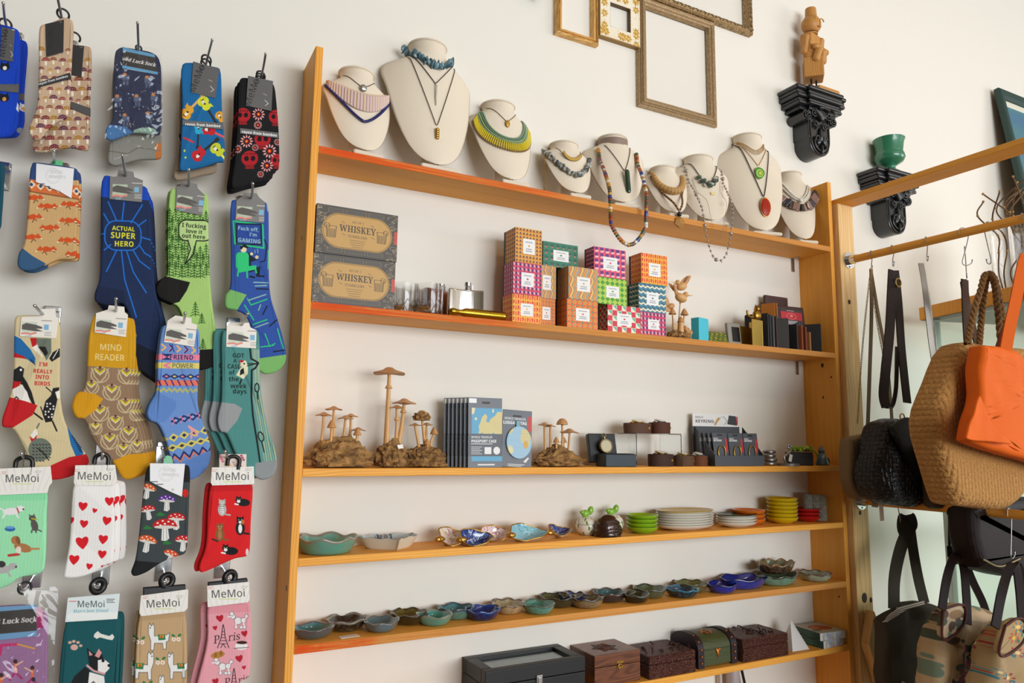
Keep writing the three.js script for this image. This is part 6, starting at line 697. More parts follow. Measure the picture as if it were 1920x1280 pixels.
  gift('orangeBloom', 0.64, 0.7, y0, 0.083, 0.1, 0.06, 'orange bloom box set back beside the left stack');
  gift('wave', 0.64, 0.702, y0 + 0.0835, 0.096, 0.1, 0.06, 'wavy striped box set back behind the front wavy one');
  gift('teal', 0.662, 0.781, y0 + 0.18, 0.073, 0.094, 0.05, 'dark teal fan patterned gift box resting at the top');
  gift('orangeBloom', 0.718, 0.824, y0, 0.083, 0.134, 0.065, 'orange bloom gift box at the front, below the wavy box');
  gift('wave', 0.723, 0.825, y0 + 0.0835, 0.095, 0.134, 0.07, 'wavy striped gift box standing at the front');
  gift('check', 0.86, 0.979, y0, 0.08, 0.132, 0.052, 'red and mint checkered gift box at the front');
  gift('green', 0.828, 0.933, y0 + 0.0805, 0.08, 0.128, 0.06, 'lime green gift box in the middle of the stacks');
  gift('pinkTile', 0.815, 0.93, y0 + 0.161, 0.089, 0.128, 0.05, 'pink and purple tile box above the lime green one');
  gift('magenta', 0.982, 1.078, y0, 0.07, 0.13, 0.06, 'pink geometric gift box at the bottom of the right stack');
  gift('chevron', 0.976, 1.08, y0 + 0.0705, 0.088, 0.13, 0.056, 'blue chevron gift box in the middle of the right stack');
  gift('flame', 0.987, 1.088, y0 + 0.159, 0.094, 0.13, 0.062, 'red and yellow flame box on top of the right stack');
}
// carved wooden mushroom: stem from the base point up to the cap
const carvedWood = M(0xffffff, 0.5, { map: metreUV(woodTexture([232, 188, 126], [198, 142, 82], 21, 256, 256), 5, 8) }), capWood = M(0xffffff, 0.5, { map: metreUV(woodTexture([216, 164, 104], [172, 118, 68], 23, 256, 256), 5, 8) });
function carvedMushroom(t, base, top, r0, r1, capR, kind, lean = 0, ring = 0) {
  const A0 = V(...base), B0 = V(...top), mid = A0.clone().lerp(B0, 0.5); mid.x += lean;
  const curve = new THREE.CatmullRomCurve3([A0, mid, B0]), g = new THREE.TubeGeometry(curve, 16, 1, 10), p = g.attributes.position;
  for (let i = 0; i <= 16; i++) { const c = curve.getPointAt(i / 16), r = r0 + (r1 - r0) * i / 16; for (let j = 0; j <= 10; j++) { const k = i * 11 + j; p.setXYZ(k, c.x + (p.getX(k) - c.x) * r, c.y + (p.getY(k) - c.y) * r, c.z + (p.getZ(k) - c.z) * r); } }
  const s = mesh('mushroom_stem', g, carvedWood, t); if (ring) mesh('stem_ring', T(lathe([[r1, 0.008], [r1 * 2.1, 0], [r1 * 2.2, -0.003], [r1, -0.002]], 20), ...curve.getPointAt(ring).toArray()), carvedWood, s);
  const prof = kind === 'cone' ? [[0, 1.5], [0.25, 1.35], [0.6, 0.75], [0.9, 0.1], [1, -0.1], [0.95, -0.22], [0.5, -0.12], [0, -0.1]] : kind === 'bell' ? [[0, 1.0], [0.45, 0.9], [0.85, 0.45], [1, 0], [0.9, -0.1], [0, -0.05]] : [[0, 0.38], [0.2, 0.34], [0.45, 0.17], [0.75, 0.06], [1, -0.02], [1.0, -0.07], [0.8, -0.07], [0.3, -0.02], [0, 0]];
  const c = lathe(prof.map(([a, b]) => [a * capR, b * capR]), 28), q = c.attributes.position; for (let i = 0; i < q.count; i++) { const a = Math.atan2(q.getZ(i), q.getX(i)); q.setY(i, q.getY(i) + Math.sin(a * 3 + base[0] * 90) * 0.05 * Math.hypot(q.getX(i), q.getZ(i))); } c.computeVertexNormals();
  mesh('mushroom_cap', T(c, top[0], top[1], top[2], lean * 8, 0, -lean * 6), kind === 'flat' ? capWood : capWood, t);
}
function driftwood(t, w, h, d, seed, x = 0, z = 0, y = 0, shape) {
  const g = new THREE.IcosahedronGeometry(1, 12), p = g.attributes.position, col = [];
  for (let i = 0; i < p.count; i++) { const v = V(p.getX(i), p.getY(i), p.getZ(i)), n1 = fbm(v.x * 1.5 + seed, v.y * 1.5, v.z * 1.5), n2 = fbm(v.x * 5 + seed, v.y * 7, v.z * 5, 3); const k = 1 + 0.32 * n1 + 0.13 * n2; let yy = v.y * k; if (yy < -0.35) yy = -0.35 + (yy + 0.35) * 0.1; const s = shape ? shape(v.x) : 1; p.setXYZ(i, v.x * k * w / 2, (yy + 0.42) * h / 1.35 * s, v.z * k * d / 2); const c = Math.max(0, Math.min(1, 0.5 + 0.9 * fbm(v.x * 2 - seed, v.y * 3, v.z * 2 + 4))); const A1 = [0.46, 0.25, 0.08], B1 = [0.07, 0.032, 0.014]; for (let q = 0; q < 3; q++) col.push(A1[q] + (B1[q] - A1[q]) * c); }
  g.setAttribute('color', new THREE.Float32BufferAttribute(col, 3)); g.computeVertexNormals(); g.computeBoundingBox(); g.translate(x, y - g.boundingBox.min.y, z);
  return mesh('driftwood', g, driftMat, t);
}
const driftMat = M(0xffffff, 0.7, { vertexColors: true, specularIntensity: 0.5 });
{ // carved birds and mushrooms
  const x = 1.155, y = sh(2, x), t = thing('carved_bird_sculpture', 'small carved wood sculpture of birds and mushrooms', 'sculpture', [x, y, 0.1]);
  driftwood(t, 0.085, 0.03, 0.05, 4);
  carvedMushroom(t, [-0.018, 0.012, 0], [-0.026, 0.082, 0.002], 0.004, 0.0026, 0.012, 'cone'); carvedMushroom(t, [0.004, 0.012, 0.008], [0.02, 0.083, 0.005], 0.004, 0.0026, 0.013, 'cone'); carvedMushroom(t, [-0.004, 0.012, 0.012], [-0.003, 0.056, 0.014], 0.011, 0.009, 0.0115, 'cone');
  carvedMushroom(t, [0.0, 0.02, -0.005], [0.008, 0.118, 0], 0.003, 0.002, 0.004, 'bell');
  const bird = (px, py, s, f) => { const b = mesh('bird_body', T(new THREE.SphereGeometry(1, 14, 10).scale(0.02 * s, 0.013 * s, 0.013 * s), px, py, 0.004, 0, 0, f * 0.3), carvedWood, t); mesh('bird_head', T(ball(0.0085 * s, 12), px - f * 0.017 * s, py + 0.011 * s, 0.005), carvedWood, b); mesh('beak', T(new THREE.ConeGeometry(0.0025 * s, 0.022 * s, 8), px - f * 0.035 * s, py + 0.01 * s, 0.006, 0, 0, f * 1.5), carvedWood, b); for (const q of [0, 1]) mesh('wing', T(new THREE.SphereGeometry(1, 12, 8).scale(0.006 * s, 0.024 * s, 0.003 * s), px + f * 0.02 * s, py + 0.026 * s - q * 0.008, q * 0.01 - 0.004, 0.3 * q, 0, -f * (0.9 - q * 0.4)), capWood, b); };
  bird(0.012, 0.172, 1, 1); bird(0.008, 0.135, 1.1, -1);
  const bee = mesh('bee_body', T(new THREE.SphereGeometry(1, 12, 8).scale(0.015, 0.009, 0.009), -0.034, 0.104, 0.004, 0, 0, 0.3), capWood, t); for (const q of [-1, 1]) mesh('wing', T(new THREE.SphereGeometry(1, 10, 6).scale(0.009, 0.017, 0.003), -0.05, 0.106 + q * 0.012, 0.004, 0, 0, 0.9 - q * 0.5), capWood, bee);
  for (const k of [0, 1, 2]) mesh('carved_bud', T(new THREE.SphereGeometry(1, 10, 8).scale(0.007, 0.012, 0.007), 0.018 + k * 0.009, 0.034 - k * 0.006, 0.012, 0, 0, 0.4 - k * 0.5), capWood, t);
}
{ // small boxes and wallets at the right end
  const y = (x) => sh(2, x);
  single('gift_card', 'cream card standing behind the carved birds', 'card', boxUV(T(box(0.035, 0.062, 0.003), 0, 0.031, 0)), mat(0xd8c098, 0.7), [1.192, y(1.19), 0.045]);
  let t = thing('jewelry_box', 'bright cyan small box on the second shelf', 'box', [1.238, y(1.24), 0.105]); t.rotation.y = 0.25; mesh('carton', T(box(0.055, 0.075, 0.03, 0.002), 0, 0.0375, 0), mat(0x3fc0d4, 0.45), t);
  t = thing('slim_box', 'flat green box with gold print lying next to the cyan box', 'box', [1.315, y(1.31), 0.105]); t.rotation.set(-0.35, 0, 0); printedBox('carton', t, 0.08, 0.038, 0.012, { ground: '#5c6a1c', front: (c) => { c.fillStyle = '#56661a'; c.fillRect(0, 0, 100, 100); for (let i = 0; i < 26; i++) el(c, '#c8a83c', (i * 37) % 100, (i * 53) % 100, 3 + (i % 3), 4); } });
  t = thing('card_case', 'grey card case with a dark window beside the brass holder', 'wallet', [1.39, y(1.39), 0.1]); t.rotation.x = -0.1; mesh('cover', T(box(0.058, 0.074, 0.012, 0.003), 0, 0.037, 0), mat(0x8f8b80, 0.5), t); mesh('window', T(box(0.034, 0.05, 0.002, 0.001), 0.006, 0.036, 0.0065), mat(0x1c1a1a, 0.2), t);
  t = thing('brass_card_holder', 'brass desk card holder with a cat shaped top', 'card holder', [1.468, y(1.46), 0.104]); t.rotation.y = 0.2; mesh('front_plate', T(box(0.06, 0.088, 0.003, 0.001), -0.008, 0.044, 0.024), mat(0xa88a3c, 0.38, 0.8), t); mesh('side_plate', T(box(0.003, 0.088, 0.05, 0.001), 0.024, 0.044, 0), mat(0xc0a050, 0.38, 0.8), t); mesh('back_plate', T(box(0.06, 0.07, 0.003, 0.001), -0.008, 0.035, -0.024), mat(0xa88a3c, 0.38, 0.8), t);
  t = thing('brass_cat', 'small gold cat figure sitting on the brass card holder', 'figurine', [1.462, y(1.46) + 0.088, 0.122]); const gm = mat(0xa07830, 0.32, 0.9); mesh('body', T(new THREE.SphereGeometry(1, 16, 12).scale(0.018, 0.019, 0.012), 0.012, 0.016, 0), gm, t); mesh('head', T(ball(0.011, 14), 0.014, 0.038, 0), gm, t); for (const s of [-1, 1]) mesh('ear', T(new THREE.ConeGeometry(0.004, 0.009, 8), 0.014 + s * 0.006, 0.05, 0), gm, t); mesh('tail', tube([[-0.005, 0.01, 0], [-0.02, 0.008, 0], [-0.03, 0.016, 0], [-0.032, 0.03, 0]], 0.004, 20, 8), gm, t);
  const leather = (c, r = 0.45) => M(c, r, { bumpMap: metreUV(paintBump.clone(), 20, 20), bumpScale: 0.0004 });
  const wallets = [[1.512, 0.118, 0.105, 0x171616, -0.22, 'black leather wallet leaning against the brass holder'], [1.534, 0.115, 0.1, 0x26242a, -0.05, 'slim dark leather wallet, second from the brass holder'], [1.549, 0.112, 0.1, 0x4c5050, -0.05, 'grey edged leather wallet in the wallet row'], [1.565, 0.112, 0.1, 0x3c241c, -0.03, 'dark brown thin wallet in the wallet row'], [1.6, 0.11, 0.11, 0x2a211c, -0.5, 'wide dark brown wallet at the front of the row'], [1.66, 0.094, 0.1, 0x1c2022, -0.12, 'blue black wallet right of the wide brown one'], [1.684, 0.09, 0.1, 0x8c4420, -0.12, 'tan orange wallet near the right end of the row'], [1.704, 0.088, 0.1, 0x7a3418, -0.1, 'rust brown wallet next to the tan one'], [1.724, 0.07, 0.1, 0xa06a38, -0.1, 'short honey leather wallet in the row'], [1.768, 0.104, 0.105, 0x141414, -0.35, 'black wallet beside the right upright']];
  for (const [x, h, z, c, a, label] of wallets) { const w = thing('leather_wallet', label, 'wallet', [x, y(x), z - 0.02], 'leather wallets on the second shelf'); w.rotation.y = -Math.PI / 2 + 0.1 - a * 1.6; w.rotation.order = 'YXZ'; const m = leather(c); for (const k of [-1, 1]) mesh('flap', T(box(0.078, h, 0.0045, 0.002), 0, h / 2, k * 0.0026), m, w); mesh('spine', T(new THREE.CapsuleGeometry(0.004, h - 0.01, 4, 8), -0.038, h / 2, 0), m, w); }
  t = thing('leather_wallet', 'tall burgundy wallet standing behind the row', 'wallet', [1.668, y(1.66), 0.028], 'leather wallets on the second shelf'); mesh('flap', T(box(0.115, 0.205, 0.012, 0.004), 0, 0.1025, 0), leather(0x3c1a18), t); mesh('stitching', T(box(0.105, 0.002, 0.001, 0.0003), 0, 0.198, 0.0065), mat(0x6a3a34, 0.6), t);
  t = thing('leather_wallet', 'folded mustard leather wallet standing open behind the row', 'wallet', [1.62, y(1.62), 0.05], 'leather wallets on the second shelf'); for (const s of [-1, 1]) mesh('flap', T(box(0.05, 0.17, 0.005, 0.002), s * 0.014, 0.085, 0.0, 0, s * 1.15), leather(0xb06a1c), t);
  t = thing('photo_wallet', 'brown wallet with a red picture card in its window', 'wallet', [1.7, y(1.7) + 0.082, 0.062]); t.rotation.set(-0.15, -0.2, -0.06); mesh('flap', T(box(0.125, 0.088, 0.008, 0.004), 0, 0.044, 0), leather(0x3c1e18), t); printedBox('picture_card', t, 0.088, 0.062, 0.002, { ground: '#2c2a2c', front: (c) => { c.fillStyle = '#3a3636'; c.fillRect(0, 0, 100, 100); c.fillStyle = '#c02834'; c.fillRect(0, 14, 100, 48); ring(c, '#e8a0a0', 2, 50, 40, 22, 18); el(c, '#e87a78', 50, 38, 8); lines(c, '#e0e0e0', 25, 68, 50, 3, 8, 4); lines(c, '#c8a0a0', 30, 5, 34, 1, 3, 4); } }).position.set(0.006, 0.012, 0.0045);
  mesh('stand', T(box(0.12, 0.08, 0.006, 0.002), 0, -0.04, -0.004), mat(0x1c1a1a, 0.5), t);
}

// ---------------------------------------------------------------- third shelf
{
  const y3 = (x) => sh(3, x);
  function sculpture(label, x, z, wood, list) {
    const t = thing('mushroom_sculpture', label, 'sculpture', [x, y3(x), z]);
    for (const w of wood) driftwood(t, ...w);
    for (const [a, b, r0, r1, cap, kind, lean, ring] of list) carvedMushroom(t, [a[0] - x, a[1] - y3(x), a[2] - z], [b[0] - x, b[1] - y3(x), b[2] - z], r0, r1, cap, kind, lean, ring);
    return t;
  }
  const pair = (q) => { const o = []; for (let i = 0; i < q.length; i += 2) o.push([q[i], q[i + 1]]); return o; };
  let q = pair([[.055,1.48,.075],[.0581,1.5521,.075],[.086,1.4802,.07],[.0834,1.5672,.07],[.0745,1.4804,.09],[.0751,1.5239,.09],[.107,1.4804,.075],[.1122,1.5456,.075],[.1218,1.4777,.06],[.1294,1.5516,.06],[.1363,1.473,.09],[.139,1.5068,.09],[.1461,1.4752,.06],[.1498,1.5175,.06]]);
  sculpture('long driftwood with seven carved mushrooms beside the left upright', 0.1, 0.08, [[0.155, 0.062, 0.075, 2.2, 0, 0, 0, (v) => 0.75 + 0.35 * (1 - v * v)]], [[...q[0], 0.0038, 0.003, 0.02, 'flat', 0.001], [...q[1], 0.0038, 0.003, 0.021, 'flat', 0], [...q[2], 0.0042, 0.003, 0.0115, 'cone', 0], [...q[3], 0.0042, 0.003, 0.02, 'flat', 0.001], [...q[4], 0.004, 0.003, 0.018, 'flat', 0.004], [...q[5], 0.0042, 0.003, 0.0105, 'cone', 0], [...q[6], 0.004, 0.003, 0.019, 'flat', 0]]);
  q = pair([[.2158,1.46,.085],[.2169,1.6627,.085],[.239,1.476,.085],[.2381,1.5752,.09],[.2494,1.4759,.075],[.2628,1.5887,.075]]);
  const s2 = sculpture('tallest carved mushroom sculpture with a wide cap and price sticker', 0.228, 0.085, [[0.078, 0.064, 0.06, 5.7, 0.002, 0, 0]], [[...q[0], 0.0085, 0.0042, 0.04, 'flat', 0, 0.82], [...q[1], 0.0055, 0.0032, 0.019, 'flat', 0.002, 0.7], [...q[2], 0.0065, 0.0038, 0.031, 'flat', 0.002, 0.8]]);
  mesh('price_sticker', T(box(0.016, 0.01, 0.0006, 0.0002), 0.012, 0.052, 0.036, -0.4, 0.2, 0.2), mat(0xf2f0ea, 0.6), s2);
  q = pair([[.3085,1.4439,.085],[.2899,1.5319,.085],[.3216,1.4466,.085],[.31,1.5543,.08],[.3263,1.4668,.075],[.3258,1.534,.075],[.3337,1.4671,.09],[.3413,1.5122,.09],[.3217,1.4417,.1],[.319,1.4848,.1]]);
  const s3 = sculpture('gnarled driftwood cluster of five small carved mushrooms', 0.318, 0.085, [[0.112, 0.052, 0.075, 9.1, 0, 0, 0]], [[...q[0], 0.0045, 0.0032, 0.015, 'flat', 0.001], [...q[1], 0.0045, 0.0034, 0.017, 'bell', 0.001], [...q[2], 0.0036, 0.003, 0.017, 'flat', 0], [...q[3], 0.0036, 0.003, 0.011, 'cone', -0.004], [...q[4], 0.0044, 0.0032, 0.009, 'cone', 0]]);
  { const g = driftwood(s3, 0.045, 0.022, 0.03, 13, -0.01, 0, 0.118); g.name = 'burl_cap'; }
  q = pair([[.6804,1.4605,.08],[.6781,1.5408,.08],[.6948,1.4636,.085],[.6944,1.5366,.085],[.7349,1.4635,.08],[.7364,1.5434,.08],[.7514,1.4487,.085],[.7585,1.5211,.085],[.7051,1.4462,.1],[.7049,1.4935,.1],[.7434,1.4484,.075],[.745,1.4936,.075]]);
  sculpture('low driftwood with six carved mushrooms right of the passport cases', 0.723, 0.085, [[0.155, 0.052, 0.07, 17.3, 0, 0, 0, (v) => 0.7 + 0.4 * Math.exp(-Math.pow((v + 0.15) * 2.4, 2))]], [[...q[0], 0.0038, 0.003, 0.019, 'flat', 0], [...q[1], 0.004, 0.0032, 0.016, 'flat', 0], [...q[2], 0.004, 0.003, 0.017, 'bell', 0.002], [...q[3], 0.004, 0.003, 0.028, 'flat', 0.001], [...q[4], 0.004, 0.003, 0.0095, 'cone', 0], [...q[5], 0.004, 0.003, 0.0095, 'cone', 0]]);
  // passport cases in their cards
  const land = (c, s) => { for (const p of s) pg(c, ['#e6d9a0', '#d8c88c', '#ead9a8'][p.length % 3], p); };
  const front = (c) => { c.fillStyle = '#70757c'; c.fillRect(0, 0, 100, 100); c.fillStyle = '#f0f0ee'; c.fillRect(2, 1.5, 22, 6.5); c.fillStyle = '#3c2c1c'; c.beginPath(); c.roundRect(40, 5.5, 24, 3.4, 1.6); c.fill(); c.fillStyle = '#5fa6c8'; c.fillRect(10, 15, 90, 76); land(c, ['10,15 20,15 18,22 12,25 10,24', '34,38 40,28 50,23 56,27 52,34 60,36 66,30 78,26 86,20 100,20 100,54 82,54 74,50 66,54 56,52 48,54 40,50 30,54 32,46 30,41', '18,30 24,28 26,32 20,33', '70,17 74,15 76,20 71,22']); for (let i = 0; i < 40; i++) el(c, 'rgba(200,170,90,.5)', 40 + (i * 17) % 60, 28 + (i * 7) % 26, 1.4, 0.6); c.fillStyle = '#5c6066'; c.fillRect(0, 52, 100, 32); const w = (s, x, y, z, f, l = 1) => { c.save(); c.translate(x, y); c.scale(1.75 * l, 1); c.fillStyle = '#f2f2f0'; c.font = `${f} ${z}px sans-serif`; c.textBaseline = 'middle'; c.fillText(s, 0, 0); c.restore(); }; w('WORLD TRAVELER', 9, 57, 4.6, '400', 0.95); w('PASSPORT CASE', 9, 62, 6, 'bold', 0.95); lines(c, '#e0e0de', 9, 66, 62, 1, 2, 1); lines(c, '#d0d0ce', 9, 70.5, 32, 5, 2.4, 0.9); c.fillStyle = '#eceae6'; c.fillRect(48, 71, 20, 10); el(c, '#eceae6', 84, 76, 10, 5.6); lines(c, '#e4e4e2', 28, 95, 50, 1, 2, 2); };
  const plain = (c) => { c.fillStyle = '#4a463f'; c.fillRect(0, 0, 100, 100); };
  const pc = thing('passport_case_pack', 'front blue map passport case on its grey card', 'passport case', [0.471, y3(0.47), 0.128], 'passport case packs'); pc.rotation.x = -0.03; printedBox('card', pc, 0.099, 0.182, 0.0015, { front, left: plain, top: plain }, 2000);
  mesh('case', T(box(0.082, 0.13, 0.006, 0.002), 0.006, 0.088, -0.004), mat(0x4a90b4, 0.5), pc);
  const nth = ['second', 'third', 'fourth', 'fifth', 'sixth', 'seventh'];
  for (let i = 0; i < 6; i++) { const c = copyOf(pc, `${nth[i]} passport case pack from the front of the stack`, [0.471 - 0.0062 * (i + 1), y3(0.47), 0.128 - 0.0125 * (i + 1)]); }
  const lt = thing('luggage_tag_pack', 'grey card with a round world map luggage tag', 'luggage tag', [0.572, y3(0.57), 0.113]); lt.rotation.set(-0.1, -0.1, -0.06);
  printedBox('card', lt, 0.086, 0.154, 0.002, { ground: '#6a6f76', front: (c) => { c.fillStyle = '#6a6f76'; c.fillRect(0, 0, 100, 100); c.fillStyle = '#26221e'; c.beginPath(); c.roundRect(34, 9, 30, 3.6, 1.8); c.fill(); const w = (s, y, z, f) => { c.save(); c.translate(42, y); c.scale(1.6, 1); c.fillStyle = '#f2f2f0'; c.font = `${f} ${z}px sans-serif`; c.textAlign = 'center'; c.textBaseline = 'middle'; c.fillText(s, 0, 0); c.restore(); }; w('WORLD TRAVELER', 16, 5.6, '400'); w('LUGGAGE TAG', 23, 7.5, 'bold'); c.fillStyle = '#c83a34'; c.fillRect(86, 10, 14, 26); lines(c, '#e4e4e2', 20, 95, 56, 2, 2.6, 1.2); pg(c, '#e8e6e2', '72,90 88,82 92,84 80,92'); }, left: plain }, 1500);
  { const s = new THREE.Shape(); s.absellipse(0, 0, 0.036, 0.043, 0, Math.PI * 2); const g = new THREE.ExtrudeGeometry(s, { depth: 0.004, bevelEnabled: true, bevelSize: 0.001, bevelThickness: 0.001, bevelSegments: 1, curveSegments: 28 }), R = boxSheet.put(140, 160, (c) => { c.scale(1.4, 1.6); c.fillStyle = '#9fc4d8'; c.fillRect(0, 0, 100, 100); land(c, ['4,4 22,2 26,16 16,26 4,20', '60,8 84,10 96,30 92,52 80,70 70,66 68,50 56,48 54,36', '8,60 24,64 28,80 14,88 6,76']); el(c, '#d8a84a', 76, 56, 10, 12); for (let i = 0; i < 5; i++) pl(c, '#8ab0c8', 0.6, `0,${i * 22} 100,${i * 22}`); }, '#9fc4d8'), p = g.attributes.position; for (let i = 0; i < p.count; i++) g.attributes.uv.setXY(i, R[0] + (R[2] - R[0]) * (p.getX(i) / 0.074 + 0.5), R[1] + (R[3] - R[1]) * (p.getY(i) / 0.088 + 0.5)); mesh('tag', T(g, 0.004, 0.066, 0.002), boxMat, lt); mesh('strap', T(box(0.011, 0.022, 0.003, 0.001), 0, 0.113, 0.005), mat(0x7aa8b8, 0.5), lt); }
  // pocket watch in its open box
  const wb = thing('watch_box', 'open black gift box standing on the third shelf', 'box', [0.888, y3(0.89), 0.1]); wb.rotation.y = -0.12; const bk = mat(0x17191c, 0.5), bl = mat(0x24343c, 0.55);
  mesh('tray', T(box(0.1, 0.036, 0.062, 0.003), 0.015, 0.018, 0.008), bl, wb); mesh('lining', T(box(0.09, 0.002, 0.054, 0.0008), 0.015, 0.0365, 0.008), mat(0x101214, 0.9), wb); mesh('lid', T(box(0.09, 0.085, 0.018, 0.003), -0.008, 0.052, -0.036, -0.22), bk, wb);
  const pw = thing('pocket_watch', 'antique brass pocket watch propped in the black box', 'watch', [0.882, y3(0.89) + 0.0375, 0.092]); pw.rotation.set(-0.25, -0.12, 0); const wm = mat(0x9a8a60, 0.35, 0.9); mesh('case', T(cyl(0.021, 0.021, 0.008, 32), 0, 0.021, 0, Math.PI / 2), wm, pw); mesh('face', T(cyl(0.017, 0.017, 0.001, 32), 0, 0.021, 0.0046, Math.PI / 2), mat(0xc8bfa0, 0.3, 0.3), pw); mesh('rim', T(new THREE.TorusGeometry(0.019, 0.0018, 8, 36), 0, 0.021, 0.0045), wm, pw); mesh('crown', T(cyl(0.004, 0.003, 0.008, 12), 0, 0.046, 0), wm, pw); mesh('bow', T(new THREE.TorusGeometry(0.006, 0.0012, 6, 18), 0, 0.054, 0), wm, pw);
  // acrylic riser and leather watch cuffs
  const ac = thing('acrylic_riser', 'clear acrylic riser carrying two leather cuffs', 'riser', [1.05, y3(1.05), 0.085]); const acm = M(0xf4f8f8, 0.03, { transmission: 1, thickness: 0.003, ior: 1.49 }); mesh('top', T(box(0.17, 0.003, 0.1, 0.0008), -0.008, 0.0965, 0), acm, ac); for (const x of [-0.092, 0.076]) mesh('side', T(box(0.003, 0.095, 0.1, 0.0008), x, 0.0475, 0), acm, ac);
  const cuff = (label, x, yy, z, rx, rz, h, c, face, turn) => { const t = thing('watch_cuff', label, 'watch', [x, yy, z], 'leather watch cuffs'); t.rotation.y = turn; const prof = lathe([[1, 0], [1.03, 0.02], [1.03, h - 0.002], [1, h], [0.96, h], [0.95, h / 2], [0.96, 0], [1, 0]].map(([a, b]) => [a * rx, b]), 40); prof.scale(1, 1, rz / rx); const m = M(c, 0.75, { bumpMap: paintBump, bumpScale: 0.0006 }); mesh('strap', prof, m, t); mesh('snap', T(cyl(0.003, 0.003, 0.003, 12), rx * 0.5, h / 2, rz * 0.9, Math.PI / 2), brass, t); const w = mesh('watch_face', T(cyl(0.017, 0.017, 0.006, 28), 0, h + 0.004, 0, 0.25), face, t); mesh('dial', T(cyl(0.013, 0.013, 0.001, 24), 0, h + 0.0075, 0.001, 0.25), mat(0xe8e0cc, 0.3), w); mesh('lug', merge([-1, 1].map((s) => T(new THREE.TorusGeometry(0.006, 0.0016, 6, 14), s * 0.02, h + 0.002, 0, Math.PI / 2))), face, w); };
  cuff('brown suede watch cuff at the left on the acrylic riser', 1.0, y3(1) + 0.0981, 0.085, 0.046, 0.03, 0.03, 0x5a3a26, goldMat, 0); cuff('reddish leather watch cuff at the right on the acrylic riser', 1.085, y3(1.08) + 0.0981, 0.085, 0.034, 0.03, 0.034, 0x542c1a, silver, 0.2);
  cuff('dark brown snap cuff under the acrylic riser', 1.075, y3(1.07), 0.1, 0.042, 0.03, 0.036, 0x3c2114, oldBrass, 0); cuff('taupe suede watch cuff just right of the riser', 1.172, y3(1.17), 0.09, 0.034, 0.03, 0.032, 0x5a3d24, oldBrass, 0.1); cuff('chestnut watch cuff beside the keyring display', 1.238, y3(1.23), 0.085, 0.028, 0.028, 0.032, 0x663518, silver, 0.1);
  // keyring counter display
  const kd = thing('keyring_display', 'grey counter tray with a white KEYRING header', 'display', [1.36, y3(1.36), 0.08]); kd.rotation.y = -0.08; const gm = mat(0x4a4d52, 0.6);
  mesh('tray_front', T(box(0.195, 0.034, 0.003, 0.001), 0.012, 0.017, 0.05), gm, kd); mesh('tray_base', T(box(0.195, 0.004, 0.1, 0.001), 0.012, 0.002, 0), gm, kd); mesh('back', T(box(0.195, 0.125, 0.003, 0.001), 0.002, 0.064, -0.048, -0.05), gm, kd);
  for (const s of [-1, 1]) { const sp = new THREE.Shape(); sp.moveTo(0.052, 0); sp.lineTo(0.052, 0.034); sp.lineTo(-0.046, 0.125); sp.lineTo(-0.05, 0); sp.closePath(); const g = new THREE.ExtrudeGeometry(sp, { depth: 0.003, bevelEnabled: false }); g.rotateY(-Math.PI / 2); mesh('side', T(g, 0.012 + s * 0.097 + 0.0015, 0, 0), gm, kd); }
  printedBox('header', kd, 0.185, 0.042, 0.003, { ground: '#eceae6', front: (c) => { c.fillStyle = '#eceae6'; c.fillRect(0, 0, 100, 100); c.save(); c.scale(0.28, 1); c.fillStyle = '#4a4a4a'; c.font = '400 22px sans-serif'; c.fillText('BRASS', 20, 38); c.font = 'bold 34px sans-serif'; c.fillText('KEYRING', 20, 72); c.restore(); pg(c, '#c8a060', '46,84 54,34 58,26 61,40 55,62 50,92'); pl(c, '#b8b8b4', 3, '60,32 68,20 76,56 70,84'); pg(c, '#3c3e40', '80,10 96,16 98,90 76,80'); c.fillStyle = '#c03034'; c.fillRect(97, 18, 3, 66); } }, 1500).position.set(0, 0.126, -0.05);
  const kc = thing('keyring_card', 'grey keyring card at the left of the counter tray', 'keyring', [1.313, y3(1.31) + 0.005, 0.112], 'keyring cards'); kc.rotation.set(-0.12, -0.08, 0);
  printedBox('card', kc, 0.058, 0.1, 0.0015, { ground: '#4c5056', front: (c) => { c.fillStyle = '#4c5056'; c.fillRect(0, 0, 100, 100); c.fillStyle = '#1a1a1a'; c.beginPath(); c.roundRect(32, 5, 36, 5, 2.5); c.fill(); c.save(); c.scale(1.6, 1); c.fillStyle = '#eceae6'; c.font = '400 7px sans-serif'; c.fillText('BRASS', 4, 20); c.font = 'bold 8px sans-serif'; c.fillText('KEYRING', 4, 28); c.restore(); c.fillStyle = '#c8242c'; c.fillRect(84, 18, 12, 44); lines(c, '#c8c8c8', 8, 86, 40, 3, 4, 2); } });
  mesh('keyring', tube([[-0.012, 0.02, 0.004], [-0.014, 0.04, 0.004], [-0.006, 0.056, 0.004], [0.006, 0.058, 0.004], [0.014, 0.045, 0.004], [0.01, 0.02, 0.004]], 0.0018, 40, 8), brass, kc);
  copyOf(kc, 'grey keyring card in the middle of the counter tray', [1.376, y3(1.37) + 0.005, 0.116]); copyOf(kc, 'grey keyring card at the right of the counter tray', [1.437, y3(1.43) + 0.005, 0.12]);
  ['second', 'third', 'fourth'].forEach((w, i) => copyOf(kc, `${w} keyring card from the front in the left row`, [1.306 - 0.006 * i, y3(1.3) + 0.005, 0.1 - 0.014 * i]));
  // trinkets at the right end
  const tin = thing('tin_stack', 'stack of small silver rings and tins beside the tray', 'trinket', [1.545, y3(1.54), 0.085]); [0, 1, 2, 3].forEach((k) => mesh('ring', T(new THREE.TorusGeometry(0.022 - k * 0.002, 0.006, 8, 28), k % 2 * 0.003, 0.006 + k * 0.013, 0, Math.PI / 2), steel, tin));
